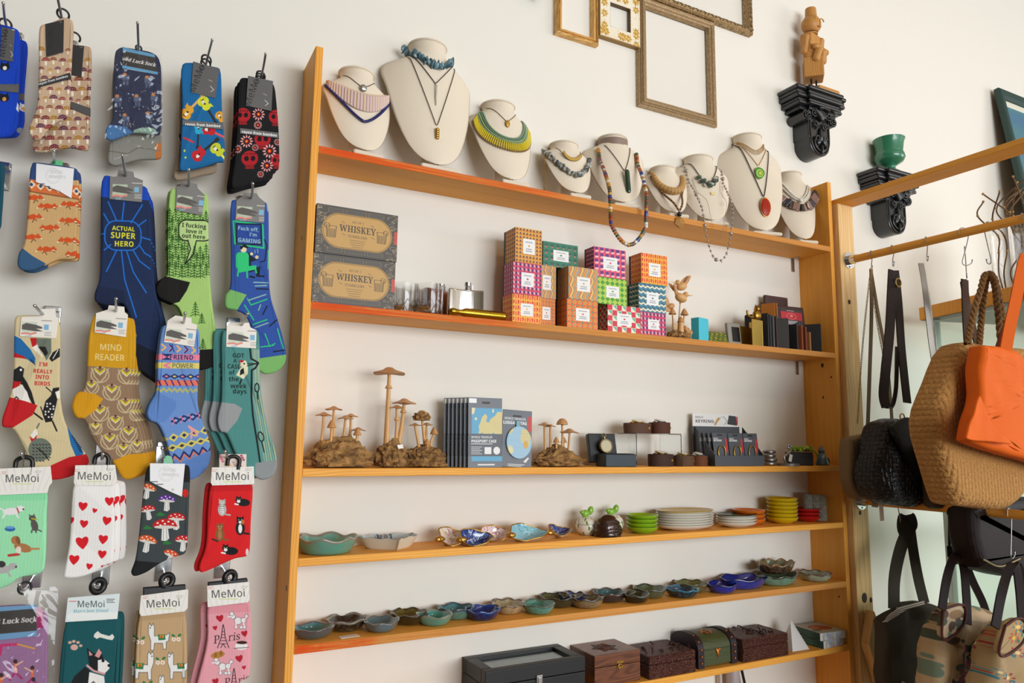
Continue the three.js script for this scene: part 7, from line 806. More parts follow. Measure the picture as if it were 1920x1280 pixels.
  const br = thing('metal_figure', 'silver metal trinket with a round base and tag', 'trinket', [1.6, y3(1.6), 0.118]); mesh('base', T(cyl(0.034, 0.036, 0.008, 36), 0, 0.004, 0), mat(0x8a8884, 0.4, 0.7), br); mesh('stem', tube([[-0.012, 0.008, 0], [-0.018, 0.028, 0], [0, 0.04, 0], [0.016, 0.05, 0], [0.008, 0.062, 0]], 0.004, 30, 8), silver, br); mesh('blossom', merge([0, 1, 2, 3, 4].map((k) => T(ball(0.005, 8), 0.008 + Math.cos(k * 1.26) * 0.007, 0.064 + Math.sin(k * 1.26) * 0.006, 0))), silver, br); mesh('paper_tag', T(box(0.014, 0.024, 0.0008, 0.0002), -0.002, 0.026, 0.012, 0, 0, -0.3), mat(0xece6d8, 0.7), br);
  const bb = thing('gift_box', 'black square box carrying the green beads', 'box', [1.69, y3(1.69), 0.085]); bb.rotation.y = -0.5; mesh('carton', T(box(0.075, 0.045, 0.06, 0.002), 0, 0.0225, 0), mat(0x131316, 0.55), bb); mesh('lid_line', T(box(0.0755, 0.0015, 0.0605, 0.0003), 0, 0.034, 0), mat(0x2a2a2e, 0.5), bb);
  const bd = thing('bead_bracelet', 'lime green bead and cloth bracelet lying on the black box', 'bracelet', [1.7, y3(1.69) + 0.0455, 0.085]); const r = rngOf(6), gs = [0x8cae1c, 0x6a8c18, 0xb0c83c, 0x5c2420].map((c) => mat(c, 0.4)); for (let i = 0; i < 34; i++) { const a = i / 34 * 6.283; mesh('bead', T(ball(0.0062, 8), Math.cos(a) * 0.042, 0.007 + (i % 3) * 0.004, Math.sin(a) * 0.024), gs[i % 9 === 0 ? 3 : (r() * 3) | 0], bd); } mesh('strand_end', tube([[0.042, 0.008, 0], [0.06, 0.004, 0.006], [0.07, -0.015, 0.01], [0.074, -0.036, 0.01]], 0.003, 20, 6), gs[0], bd);
  const ct = thing('cat_figurine', 'small blue grey cat figurine at the right end of the shelf', 'figurine', [1.775, y3(1.77), 0.11]); const cm = M(0x4c6268, 0.3, { clearcoat: 0.6 }); mesh('body', lathe([[0, 0], [0.022, 0], [0.023, 0.006], [0.017, 0.026], [0.011, 0.042], [0, 0.045]], 24), cm, ct); mesh('head', T(ball(0.0115, 14), -0.002, 0.05, 0), cm, ct); for (const s of [-1, 1]) mesh('ear', T(new THREE.ConeGeometry(0.0042, 0.011, 8), -0.002 + s * 0.006, 0.063, 0), cm, ct); mesh('tail', tube([[0.018, 0.004, 0.006], [0.03, 0.004, 0.002], [0.034, 0.016, 0], [0.03, 0.024, 0]], 0.003, 20, 6), cm, ct);
}

// ---------------------------------------------------------------- fourth shelf: dishes and plates
// thrown dish with a wavy rim; colours: inside, outside, rim
function ruffled(t, o) {
  const { r, h, waves = 7, amp = 0.1, foot = 0.55, sq = 1, seed = 1, lift = 0.5 } = o, NT = 14, NA = 72, prof = [];
  for (let i = 0; i <= NT; i++) { const k = i / NT; prof.push([foot + (1 - foot) * Math.pow(k, 0.66), Math.pow(k, 1.7)]); }
  const build = (inner) => { const pos = [], idx = [], col = [], C = inner ? o.inside : o.outside, n = inner ? NT : NT; for (let i = 0; i <= n; i++) for (let j = 0; j <= NA; j++) { const a = j / NA * 6.2832, [rr, yy] = prof[i], k = Math.pow(i / n, 2.2), w = Math.sin(a * waves + seed) * 0.7 + Math.sin(a * (waves - 2) + seed * 2) * 0.3; const R = r * (rr + amp * k * w * 0.6) - (inner ? 0.0035 : 0), Y = (inner ? 0.005 : 0) + (h - (inner ? 0.005 : 0)) * yy + h * amp * 2.2 * lift * k * Math.sin(a * waves + seed + 1.3); const fl = i / n; pos.push(R * Math.cos(a), Y, R * Math.sin(a) * sq); const nse = Math.max(0, Math.min(1, (fl > 0.86 ? 0.85 : 0.1) + 0.5 * fbm(Math.cos(a) * 3 + seed, fl * 3, Math.sin(a) * 3))); for (let q = 0; q < 3; q++) col.push(C[q] + (o.rim[q] - C[q]) * nse); }
    const N1 = NA + 1; for (let i = 0; i < n; i++) for (let j = 0; j < NA; j++) { const a = i * N1 + j; if (inner) idx.push(a, a + 1, a + N1, a + 1, a + N1 + 1, a + N1); else idx.push(a, a + N1, a + 1, a + 1, a + N1, a + N1 + 1); }
    const base = pos.length / 3; pos.push(0, inner ? 0.005 : 0, 0); for (let q = 0; q < 3; q++) col.push(C[q]); for (let j = 0; j < NA; j++) inner ? idx.push(base, j + 1, j) : idx.push(base, j, j + 1);
    return { pos, idx, col }; };
  const A1 = build(false), B1 = build(true), off = A1.pos.length / 3, pos = A1.pos.concat(B1.pos), col = A1.col.concat(B1.col), idx = A1.idx.concat(B1.idx.map((q) => q + off)); const N1 = NA + 1, a0 = NT * N1, b0 = off + NT * N1; for (let j = 0; j < NA; j++) idx.push(a0 + j, b0 + j, a0 + j + 1, a0 + j + 1, b0 + j, b0 + j + 1);
  const g = new THREE.BufferGeometry(); g.setAttribute('position', new THREE.Float32BufferAttribute(pos, 3)); g.setAttribute('color', new THREE.Float32BufferAttribute(col, 3)); g.setIndex(idx); g.computeVertexNormals();
  return mesh('glazed_bowl', g, glaze, t);
}
const glaze = M(0xffffff, 0.16, { vertexColors: true, clearcoat: 0.7, clearcoatRoughness: 0.1 });
const lin = (h) => { const c = new THREE.Color(h); return [c.r, c.g, c.b]; };
function dish(label, cat, x, shelf, z, o, group, turn = 0, y = 0) { const t = thing('ceramic_bowl', label, cat, [x, sh(shelf, x) + y, z], group); t.rotation.y = turn; const R = lin(o.c[2]); ruffled(t, { ...o, inside: lin(o.c[0]), outside: lin(o.c[1]), rim: R }); mesh('foot_ring', T(new THREE.TorusGeometry(o.r * (o.foot || 0.55) * 0.96, 0.002, 6, 40).scale(1, o.sq || 1, 1), 0, 0.002, 0, Math.PI / 2), mat(0xb89a74, 0.8), t); return t; }
{
  const s4 = (x) => sh(4, x);
  dish('wide pale turquoise bowl with a wavy rim at the left end', 'bowl', 0.079, 4, 0.073, { r: 0.07, h: 0.036, waves: 6, amp: 0.1, foot: 0.7, c: [0x6fae9c, 0x5c9a84, 0x8a7a68] });
  { // heart shaped dish
    const t = thing('heart_dish', 'heart shaped dish with blue leaf pattern', 'dish', [0.24, s4(0.24), 0.075]); const heartPts = (k) => { const o = []; for (let i = 0; i < 56; i++) { const a = i / 56 * 6.2832, x = 16 * Math.pow(Math.sin(a), 3), y = 13 * Math.cos(a) - 5 * Math.cos(2 * a) - 2 * Math.cos(3 * a) - Math.cos(4 * a); o.push([x / 16 * 0.078 * k, -(y + 2) / 16 * 0.064 * k]); } return o; };
    const rows = [[0.72, 0], [0.8, 0.005], [1, 0.027], [0.97, 0.0285], [0.78, 0.008], [0.02, 0.007]], pos = [], uv = [], idx = []; rows.forEach(([k, y]) => heartPts(k).forEach(([x, z], j) => { pos.push(x, y + (y > 0.02 ? 0.0016 * Math.sin(j * 1.7) : 0), z); uv.push(x / 0.17 + 0.5, z / 0.15 + 0.5); })); for (let i = 0; i < 5; i++) for (let j = 0; j < 56; j++) { const a = i * 56 + j, b = i * 56 + (j + 1) % 56; idx.push(a, b, a + 56, b, b + 56, a + 56); }
    const g = new THREE.BufferGeometry(); g.setAttribute('position', new THREE.Float32BufferAttribute(pos, 3)); g.setAttribute('uv', new THREE.Float32BufferAttribute(uv, 2)); g.setIndex(idx); g.computeVertexNormals(); const outer = g.clone(); outer.setIndex(idx.slice(0, 56 * 6 * 2)); const inner = g.clone(); inner.setIndex(idx.slice(56 * 6 * 2));
    mesh('outer_wall', outer, M(0xcfc4ac, 0.4, { clearcoat: 0.3 }), t); const r = rngOf(12); mesh('patterned_bowl', inner, M(0xffffff, 0.25, { clearcoat: 0.6, map: canvasTex(256, 224, (c) => { c.fillStyle = '#b9c4c4'; c.fillRect(0, 0, 256, 224); for (let i = 0; i < 46; i++) { const x = r() * 256, y = r() * 224, a = r() * 6; for (let k = 0; k < 7; k++) { c.strokeStyle = ['#2c4a6a', '#24565c', '#3c3f5a'][i % 3]; c.lineWidth = 2; c.beginPath(); c.moveTo(x, y); c.lineTo(x + Math.cos(a + k * 0.28) * 24, y + Math.sin(a + k * 0.28) * 24); c.stroke(); } } for (let i = 0; i < 60; i++) el(c, '#e6e2d4', r() * 256, r() * 224, 2.5, 1.4); }) }), t); }
  // gilded oyster shell dishes
  const oyster = (label, x, z, rx, rz, tilt, turn, ground, ink, h = 0.03) => { const t = thing('oyster_dish', label, 'dish', [x, s4(x) + 0.002, z], 'gilded oyster shell dishes'); t.rotation.set(tilt, turn, 0, 'YXZ'); const NA = 48, pos = [], uv = [], idx = []; const rows = [[0.02, 0], [0.5, 0.12], [0.82, 0.5], [1, 1], [0.95, 1.0], [0.75, 0.55], [0.45, 0.24], [0.02, 0.16]]; rows.forEach(([k, y]) => { for (let j = 0; j < NA; j++) { const a = j / NA * 6.2832, w = 1 + 0.06 * Math.sin(3 * a + x * 20) + 0.04 * Math.sin(7 * a); pos.push(Math.cos(a) * rx * k * w, y * h * (0.8 + 0.2 * Math.sin(2 * a)), Math.sin(a) * rz * k * w); uv.push(Math.cos(a) * k * 0.5 + 0.5, Math.sin(a) * k * 0.5 + 0.5); } }); const quad = (i) => { const o = []; for (let j = 0; j < NA; j++) { const a = i * NA + j, b = i * NA + (j + 1) % NA; o.push(a, b, a + NA, b, b + NA, a + NA); } return o; };
    const make = (list) => { const g = new THREE.BufferGeometry(); g.setAttribute('position', new THREE.Float32BufferAttribute(pos, 3)); g.setAttribute('uv', new THREE.Float32BufferAttribute(uv, 2)); g.setIndex(list.flatMap(quad)); g.computeVertexNormals(); return g; };
    const r = rngOf((x * 1000) | 0); mesh('shell', make([0, 1, 2]), mat(0xc8b090, 0.5), t); const R = boxSheet.put(120, 120, (c) => { c.fillStyle = ground; c.fillRect(0, 0, 120, 120); for (let i = 0; i < 42; i++) { c.strokeStyle = ink[i % ink.length]; c.lineWidth = 2.4; c.beginPath(); c.arc(r() * 120, r() * 120, 3 + r() * 7, r() * 6, r() * 6 + 3.4); c.stroke(); } }, ground); const inn = make([4, 5, 6]); for (let i = 0; i < uv.length / 2; i++) inn.attributes.uv.setXY(i, R[0] + (R[2] - R[0]) * inn.attributes.uv.getX(i), R[1] + (R[3] - R[1]) * inn.attributes.uv.getY(i)); mesh('decorated_inside', inn, M(0xffffff, 0.15, { map: boxSheet.tex, clearcoat: 0.8 }), t); mesh('gilt_rim', make([3]), goldMat, t); const gr = tube(Array.from({ length: 40 }, (_, j) => { const a = j / 40 * 6.2832, w = 1 + 0.06 * Math.sin(3 * a + x * 20) + 0.04 * Math.sin(7 * a); return [Math.cos(a) * rx * w * 0.98, h * (0.8 + 0.2 * Math.sin(2 * a)), Math.sin(a) * rz * w * 0.98]; }), 0.0018, 90, 6, true); mesh('gilt_edge', gr, goldMat, t); mesh('shell_hinge', T(new THREE.DodecahedronGeometry(0.011, 1).scale(1.4, 0.7, 0.8), -rx * 0.9, h * 0.55, 0), goldMat, t); };
  oyster('gilded oyster dish with yellow and pink flowers', 0.405, 0.072, 0.044, 0.034, 0.55, 0.1, '#e8d8cc', ['#c8b83a', '#c86a84', '#8aa85a']); oyster('gilded oyster dish with dark blue and white scrolls at the front', 0.455, 0.108, 0.045, 0.03, 0.6, -0.1, '#223a80', ['#c8d4e8', '#8aa0d0', '#e8ecf4']); oyster('gilded oyster dish with pink blossoms, behind the blue one', 0.535, 0.058, 0.04, 0.03, 0.6, -0.25, '#e8d4d4', ['#b8305c', '#c86a84', '#8aa07a']); oyster('gilded oyster dish glazed pale aqua', 0.62, 0.082, 0.058, 0.036, 0.5, 0.05, '#8fc4d0', ['#5aa0b8', '#b8dce0', '#78b4c4']); oyster('small blue patterned oyster dish at the right of the aqua one', 0.733, 0.066, 0.038, 0.028, 0.4, 0.25, '#2a4080', ['#c8c0b8', '#8aa0d0', '#d8b8a0'], 0.026);
  // cactus pots and bark hive
  const pot = (label, x, z) => { const t = thing('cactus_pot', label, 'ceramic', [x, s4(x), z]); const R = boxSheet.put(160, 70, (c) => { c.fillStyle = '#e6dfd0'; c.fillRect(0, 0, 160, 70); for (let i = 0; i < 26; i++) el(c, '#5c8a34', (i * 31) % 160, 12 + (i * 17) % 48, 2.2, 6, 0.3 * (i % 3 - 1)); c.fillStyle = '#a8a490'; c.fillRect(0, 30, 160, 2); }, '#e6dfd0'); const g = lathe([[0, 0], [0.02, 0], [0.031, 0.012], [0.034, 0.026], [0.03, 0.04], [0.018, 0.05], [0, 0.052]], 36); for (let i = 0; i < g.attributes.uv.count; i++) g.attributes.uv.setXY(i, R[0] + (R[2] - R[0]) * g.attributes.uv.getX(i), R[1] + (R[3] - R[1]) * g.attributes.uv.getY(i)); mesh('pot', g, M(0xffffff, 0.25, { map: boxSheet.tex, clearcoat: 0.5 }), t); const gm = M(0x86b83c, 0.3, { clearcoat: 0.4 }); mesh('cactus', merge([T(new THREE.SphereGeometry(1, 14, 10).scale(0.013, 0.011, 0.01), -0.006, 0.06, 0), T(new THREE.SphereGeometry(1, 14, 10).scale(0.009, 0.013, 0.008), 0.012, 0.068, 0, 0, 0, -0.4), T(new THREE.SphereGeometry(1, 12, 8).scale(0.008, 0.006, 0.007), -0.016, 0.064, 0)]), gm, t); };
  pot('white round pot with green cactus knob, on the left', 0.834, 0.06); pot('white round pot with green cactus knob, behind the bark hive', 0.935, 0.045);
  { const t = thing('bark_hive', 'dark bronze glazed bark hive ornament', 'ornament', [0.872, s4(0.87), 0.108]); const g = new THREE.SphereGeometry(1, 48, 36), p = g.attributes.position; for (let i = 0; i < p.count; i++) { let x = p.getX(i), y = p.getY(i), z = p.getZ(i); const k = 1 + 0.05 * Math.sin(y * 22 + Math.sin(Math.atan2(z, x) * 3) * 1.5); y = y < -0.25 ? -0.25 : y; const lim = y <= -0.25 ? 0.97 : 1; p.setXYZ(i, x * k * lim * 0.042, (y + 0.25) * 0.049, z * k * lim * 0.036); } g.computeVertexNormals(); mesh('body', g, M(0x3c2418, 0.25, { metalness: 0.4, clearcoat: 0.6 }), t); mesh('ridges', merge([0.012, 0.02, 0.028].map((r2) => T(new THREE.TorusGeometry(r2 * 0.8, 0.0024, 6, 28).scale(1, 0.85, 1), 0.01, 0.022, 0.027, -0.35, 0.2))), M(0x3c2418, 0.25, { metalness: 0.4, clearcoat: 0.6 }), t); }
  // stacks of plates: every plate is a thing
  const plateGeo = (r, h, sq) => { const g = lathe([[0, 0], [0.5, 0], [0.52, 0.02], [0.9, 0.5], [1, 1], [0.985, 1.06], [0.94, 0.86], [0.55, 0.28], [0, 0.24]].map(([a, b]) => [a * r, b * h]), 56); g.scale(1, 1, sq); return g; };
  const ord = ['bottom', 'second', 'third', 'fourth', 'fifth', 'sixth', 'top'];
  const stack = (what, x, z, r, h, sq, step, n, m, group, topMat) => { const g = plateGeo(r, h, sq); for (let i = 0; i < n; i++) { const o = single('plate', `${i === n - 1 ? 'top' : ord[i]} plate of the ${what}`, 'plate', g, i === n - 1 && topMat ? topMat : m, [x + Math.sin(i * 5) * 0.001, s4(x) + i * step, z], group); } };
  const gl = (c) => M(c, 0.2, { clearcoat: 0.6 });
  stack('lime green stack', 1.012, 0.088, 0.049, 0.018, 0.92, 0.0115, 4, gl(0x8cb81c), 'lime green plates');
  const oval = (bg, marks) => { return M(0xffffff, 0.2, { clearcoat: 0.6, map: canvasTex(256, 128, (c) => { c.fillStyle = '#e6e0d2'; c.fillRect(0, 0, 256, 128); c.fillStyle = bg; c.fillRect(0, 0, 256, 70); marks(c); }) }); };
  stack('long white stack with a mustard top', 1.188, 0.074, 0.104, 0.016, 0.6, 0.0072, 7, gl(0xe2dccc), 'oval white plates', oval('#b8962c', (c) => { for (let i = 0; i < 6; i++) { el(c, '#2c3a24', 150 + i * 16, 20 + (i * 13) % 50, 12, 5, i); } el(c, '#b83a24', 220, 30, 8); }));
  stack('shorter white stack with a dark leafy top', 1.392, 0.086, 0.074, 0.016, 0.72, 0.008, 4, gl(0xe2dccc), 'dark topped oval plates', oval('#2c3c34', (c) => { for (let i = 0; i < 8; i++) el(c, i % 2 ? '#4a7a34' : '#1c2a2c', 20 + i * 30, 20 + (i * 17) % 50, 16, 6, i); }));
  stack('orange stack behind the leafy plates', 1.475, 0.058, 0.056, 0.02, 0.92, 0.0135, 3, gl(0xd8701c), 'orange plates'); stack('tall yellow stack', 1.615, 0.07, 0.055, 0.02, 0.92, 0.0125, 6, gl(0xd8b814), 'yellow plates'); stack('red stack at the right end', 1.742, 0.066, 0.046, 0.018, 0.92, 0.0125, 3, gl(0xb81418), 'red plates');
  { const t = thing('stone_block', 'grey stone block with rows of round hollows leaning in the corner', 'ornament', [1.797, s4(1.79), 0.085]); t.rotation.set(-0.12, -0.25, -0.1); const m = M(0x8f8c7e, 0.8, { bumpMap: paintBump, bumpScale: 0.001 }); mesh('slab', T(box(0.084, 0.088, 0.014, 0.002), -0.03, 0.044, 0), m, t); for (let i = 0; i < 3; i++) for (let j = 0; j < 3; j++) { const c = mesh('cell', T(box(0.024, 0.025, 0.005, 0.003), -0.058 + i * 0.028, 0.016 + j * 0.029, 0.008), m, t); mesh('boss', T(new THREE.SphereGeometry(1, 12, 8).scale(0.0085, 0.0085, 0.003), -0.058 + i * 0.028, 0.016 + j * 0.029, 0.0108), m, c); } }
}
// ---------------------------------------------------------------- fifth shelf: small ruffled bowls
{
  const D = 0x1c1613, list = [
    [0.055, 0.08, 0.046, 0.03, [0x3f7f80, 0x4c5a58, 0x5a4a50], 'teal centred bowl with purple grey rim at the left end'], [0.144, 0.045, 0.05, 0.034, [0x2a2622, 0x14100e, 0x8a8070], 'black bowl with cream flashes, behind the first bowl'], [0.217, 0.086, 0.046, 0.03, [0x54757c, 0x5a7078, 0x6a6660], 'grey blue bowl, third from the left'], [0.302, 0.05, 0.05, 0.033, [0x6e6436, 0x3a2e18, 0x2a2014], 'olive and dark brown bowl behind the grey blue one'], [0.355, 0.088, 0.044, 0.032, [0x2f9a94, 0x5c9480, 0x8a8a70], 'bright turquoise green bowl at the front'], [0.43, 0.052, 0.046, 0.036, [0x3c7f84, 0x5c8474, 0x2c3a54], 'blue green bowl behind the turquoise one'], [0.49, 0.088, 0.047, 0.032, [0x10307c, 0x0c1c4c, 0x1c4c94], 'deep cobalt and navy bowl at the front'], [0.582, 0.054, 0.048, 0.033, [0xb8ac8a, 0xb09a74, 0x5a4030], 'cream bowl with brown rim behind the navy one'], [0.655, 0.09, 0.047, 0.032, [0x4f9484, 0x5f9a88, 0x4a5a4c], 'mint teal bowl right of the cream one'], [0.742, 0.048, 0.05, 0.036, [0x5c6240, 0x3a3c28, 0x2c2418], 'olive bowl stacked up at the back beside the mint one'], [0.812, 0.09, 0.046, 0.034, [0x7a7054, 0x8a7858, D], 'tan bowl with black rim left of centre'], [0.915, 0.054, 0.05, 0.034, [0x2c6a72, 0x2a2a30, 0x54342c], 'teal and rust bowl behind the tan one'], [0.982, 0.094, 0.043, 0.03, [0x2c3626, 0x161814, 0x4a5244], 'small dark green bowl at the centre'], [1.06, 0.056, 0.052, 0.034, [0x5a684c, 0x545c44, 0x30301f], 'moss green bowl behind the dark green one'], [1.152, 0.094, 0.049, 0.032, [0x1c3c5c, 0x0f1418, 0x3c8098], 'black bowl with a light blue rim'], [1.228, 0.05, 0.052, 0.036, [0x767a4c, 0x5c5c3c, 0x4a4028], 'khaki bowl behind the light blue rimmed one'], [1.313, 0.094, 0.05, 0.034, [0x1c2c8c, 0x24349c, 0x0f1850], 'small cobalt blue bowl near the right'], [1.425, 0.072, 0.082, 0.042, [0x20308c, 0x2a3c9c, 0x101c58], 'large oval cobalt bowl'], [1.575, 0.075, 0.078, 0.04, [0x5a6a4c, 0x6f9a84, 0x3a2014], 'wide green bowl with dark frilled rim, under another'], [1.747, 0.08, 0.055, 0.034, [0x9aa890, 0xa8b49a, 0x5c3c34], 'pale celadon bowl beside the right upright']];
  list.forEach(([x, z, r, h, c, label], i) => dish(label, 'bowl', x, 5, Math.min(z, 0.138 - r * 0.8 * (i % 2 ? 1 : 0.75)), { r: r * 1.06, h: h * 0.78, waves: 5 + i % 4, amp: 0.075, foot: 0.5, sq: r > 0.07 ? 0.68 : 0.9, seed: i * 1.7 + 1, c }, 'small ruffled bowls', i * 0.6 * (r > 0.07 ? 0 : 1)));
  dish('olive bowl with brown frilled rim stacked on the wide green bowl', 'bowl', 1.57, 5, 0.075, { r: 0.078, h: 0.032, waves: 9, amp: 0.12, foot: 0.6, sq: 0.68, seed: 4, c: [0x7a8468, 0x2a1c12, 0x8a6a44] }, 'small ruffled bowls', 0.2, 0.038);
  dish('dark blue bowl tucked under the olive bowl', 'bowl', 0.79, 5, 0.05, { r: 0.04, h: 0.028, waves: 7, amp: 0.12, foot: 0.58, seed: 9, c: [0x20347c, 0x1c2450, 0x101830] }, 'small ruffled bowls', 0);
  single('price_card', 'small white handwritten price card on the fifth shelf', 'card', boxUV(T(box(0.046, 0.0008, 0.022, 0.0003), 0, 0.0006, 0, 0.0, 0.1)), mat(0xe8e0d4, 0.8), [0.131, sh(5, 0.13), 0.115]);
}
// ---------------------------------------------------------------- sixth shelf: wooden boxes
{
  const y6 = sh(6, 0.5);
  const carveBump = (seed) => metreUV(dataTex(256, 256, (u, v) => { const n = pn(u, v, 16, 16, seed), m = pn(u, v, 24, 24, seed + 3); return 255 * Math.max(0, Math.min(1, 0.5 + 3 * (0.25 - Math.abs(n)) - 0.9 * Math.max(0, m))); }, false), 8, 8);
  const carved = M(0xffffff, 0.5, { map: metreUV(woodTexture([112, 58, 38], [66, 30, 22], 31, 512, 256), 3, 6), bumpMap: carveBump(2), bumpScale: 0.006 }), walnut = M(0xffffff, 0.4, { map: metreUV(woodTexture([132, 76, 42], [74, 36, 18], 33, 512, 256, 14), 2.5, 5), clearcoat: 0.2 });
  { const t = thing('display_case', 'black wooden box with a glass window lid and steel clasp', 'box', [0.622, y6, 0.074]), m = mat(0x121212, 0.45), w = 0.298, d = 0.142, h = 0.092; mesh('body', T(box(w, 0.055, d, 0.002), 0, 0.0275, 0), m, t); for (const [x, z, a, b] of [[0, d / 2 - 0.012, w, 0.024], [0, -d / 2 + 0.012, w, 0.024], [w / 2 - 0.015, 0, 0.03, d - 0.048], [-w / 2 + 0.015, 0, 0.03, d - 0.048]]) mesh('lid_rail', T(box(a, h - 0.056, b, 0.002), x, 0.056 + (h - 0.056) / 2, z), m, t); mesh('glass', T(box(w - 0.05, 0.002, d - 0.04, 0.0003), 0, h - 0.008, 0), M(0xe8f0ee, 0.03, { transmission: 1, thickness: 0, ior: 1.5 }), t); mesh('lining', T(box(w - 0.06, 0.004, d - 0.048, 0.001), 0, 0.06, 0), mat(0x9a968a, 0.9), t); const c = mesh('clasp', T(box(0.019, 0.027, 0.004, 0.002), 0.006, 0.052, d / 2 + 0.002), steel, t); mesh('latch', T(box(0.011, 0.019, 0.003, 0.001), 0.006, 0.051, d / 2 + 0.0048), chrome, c); }
  { const t = thing('wooden_box', 'smooth walnut box with a carved star and brass latch', 'box', [0.892, y6, 0.064]), w = 0.156, d = 0.124, h = 0.083; mesh('body', boxUV(T(box(w, 0.05, d, 0.0025), 0, 0.025, 0), 0), walnut, t); mesh('lid', boxUV(T(box(w, 0.0325, d, 0.0025), 0, 0.0506 + 0.0162, 0), 0, 0.2), walnut, t); const st = new THREE.Shape(); for (let i = 0; i < 12; i++) { const a = i / 12 * 6.2832, r = i % 2 ? 0.026 : 0.042; i ? st.lineTo(r * Math.cos(a), r * Math.sin(a)) : st.moveTo(r, 0); } st.closePath(); const sg = new THREE.ExtrudeGeometry(st, { depth: 0.0012, bevelEnabled: false }); mesh('carved_star', T(sg, -0.004, h - 0.0002, 0, -Math.PI / 2), M(0x42180f, 0.5, { bumpMap: carveBump(5), bumpScale: 0.004 }), t); mesh('star_ring', merge([0.012, 0.022].map((r) => T(new THREE.TorusGeometry(r, 0.0014, 6, 30), -0.004, h + 0.0014, 0, Math.PI / 2))), mat(0x6a3420, 0.5), t); const l = mesh('latch', merge([T(box(0.024, 0.006, 0.002, 0.0006), 0.006, 0.058, d / 2 + 0.001), T(box(0.02, 0.006, 0.002, 0.0006), 0.006, 0.044, d / 2 + 0.001), T(new THREE.TorusGeometry(0.006, 0.0016, 6, 18, 4.6), 0.005, 0.047, d / 2 + 0.003)]), brass, t); }
  const carvedBox = (label, x, z, w, d, h) => { const t = thing('carved_box', label, 'box', [x, y6, z], 'carved wooden boxes'); mesh('body', boxUV(T(box(w, h * 0.6, d, 0.003), 0, h * 0.3, 0), 0), carved, t); mesh('lid', boxUV(T(box(w, h * 0.395, d, 0.004), 0, h * 0.605 + h * 0.1975, 0), 0, 0.3), carved, t); const r = rngOf((x * 100) | 0), vines = []; for (let i = 0; i < 16; i++) { const a = -w * 0.4 + r() * w * 0.8, b = -d * 0.4 + r() * d * 0.8; vines.push(T(new THREE.TorusGeometry(0.007 + r() * 0.007, 0.0018, 5, 18, 4.4), a, h, b, Math.PI / 2, r() * 6)); } mesh('carved_vine', merge(vines), carved, t); };
  carvedBox('low carved wood box between the walnut box and the green chest', 1.078, 0.073, 0.172, 0.128, 0.062); carvedBox('taller carved wood box right of the green chest', 1.452, 0.073, 0.196, 0.124, 0.068);
  { const t = thing('painted_chest', 'green domed treasure chest with dark studded straps', 'chest', [1.262, y6, 0.062]), gm = M(0xffffff, 0.5, { map: metreUV(woodTexture([86, 92, 52], [52, 58, 30], 41, 256, 128), 4, 8) }), sm = mat(0x24141c, 0.5); const prof = (w, r0) => { const s = new THREE.Shape(); s.moveTo(-0.058 - r0, 0.006 - r0); s.lineTo(0.058 + r0, 0.006 - r0); s.lineTo(0.058 + r0, 0.055); s.quadraticCurveTo(0.052 + r0, 0.085 + r0, 0, 0.088 + r0); s.quadraticCurveTo(-0.052 - r0, 0.085 + r0, -0.058 - r0, 0.055); s.closePath(); const g = new THREE.ExtrudeGeometry(s, { depth: w, bevelEnabled: true, bevelSize: 0.0012, bevelThickness: 0.0012, bevelSegments: 1, curveSegments: 12 }); g.rotateY(-Math.PI / 2); g.translate(w / 2, 0, 0); return g; };
    mesh('body', boxUV(prof(0.145, 0), 0), gm, t); for (const x of [-0.066, 0.066]) { const s = mesh('strap', T(prof(0.022, 0.0045), x, 0, 0), sm, t); for (const [y, z] of [[0.016, 0.065], [0.035, 0.065], [0.054, 0.064], [0.074, 0.052], [0.087, 0.03]]) mesh('stud', T(ball(0.0038, 10), x, y, z), mat(0xb8702c, 0.35, 0.7), s); } mesh('lid_seam', T(box(0.112, 0.001, 0.001, 0.0003), 0, 0.05, 0.0595), mat(0x1c2412, 0.7), t); mesh('lock_plate', merge([T(new THREE.SphereGeometry(1, 10, 8).scale(0.006, 0.01, 0.003), 0.002, 0.04, 0.061), ...[-1, 1].map((s) => T(new THREE.SphereGeometry(1, 8, 6).scale(0.004, 0.004, 0.003), 0.002 + s * 0.006, 0.048, 0.061)), T(new THREE.ConeGeometry(0.004, 0.014, 8), 0.002, 0.03, 0.061, Math.PI)]), mat(0xc8782c, 0.35, 0.6), t); mesh('lid_emblem', merge([0, 1, 2, 3, 4, 5].map((k) => T(new THREE.SphereGeometry(1, 8, 6).scale(0.01, 0.002, 0.005), Math.cos(k * 1.05) * 0.016, 0.0885, Math.sin(k * 1.05) * 0.012 + 0.012, 0.15, k, 0))), mat(0xa85c24, 0.4, 0.4), t); }
  { const t = thing('folded_stand', 'white folded geometric paper stand', 'ornament', [1.625, y6, 0.085]); const v = [[-0.035, 0, 0.03], [0.04, 0, 0.032], [0.036, 0, -0.03], [-0.032, 0, -0.03], [-0.006, 0.08, 0.0], [0.008, 0.085, -0.008]], f = [[0, 1, 4], [1, 5, 4], [1, 2, 5], [2, 3, 5], [3, 4, 5], [3, 0, 4], [0, 3, 1], [1, 3, 2]]; const g = new THREE.BufferGeometry(); g.setAttribute('position', new THREE.Float32BufferAttribute(f.flat().flatMap((i) => v[i]), 3)); g.computeVertexNormals(); mesh('body', g, mat(0xe4e0da, 0.6), t); }
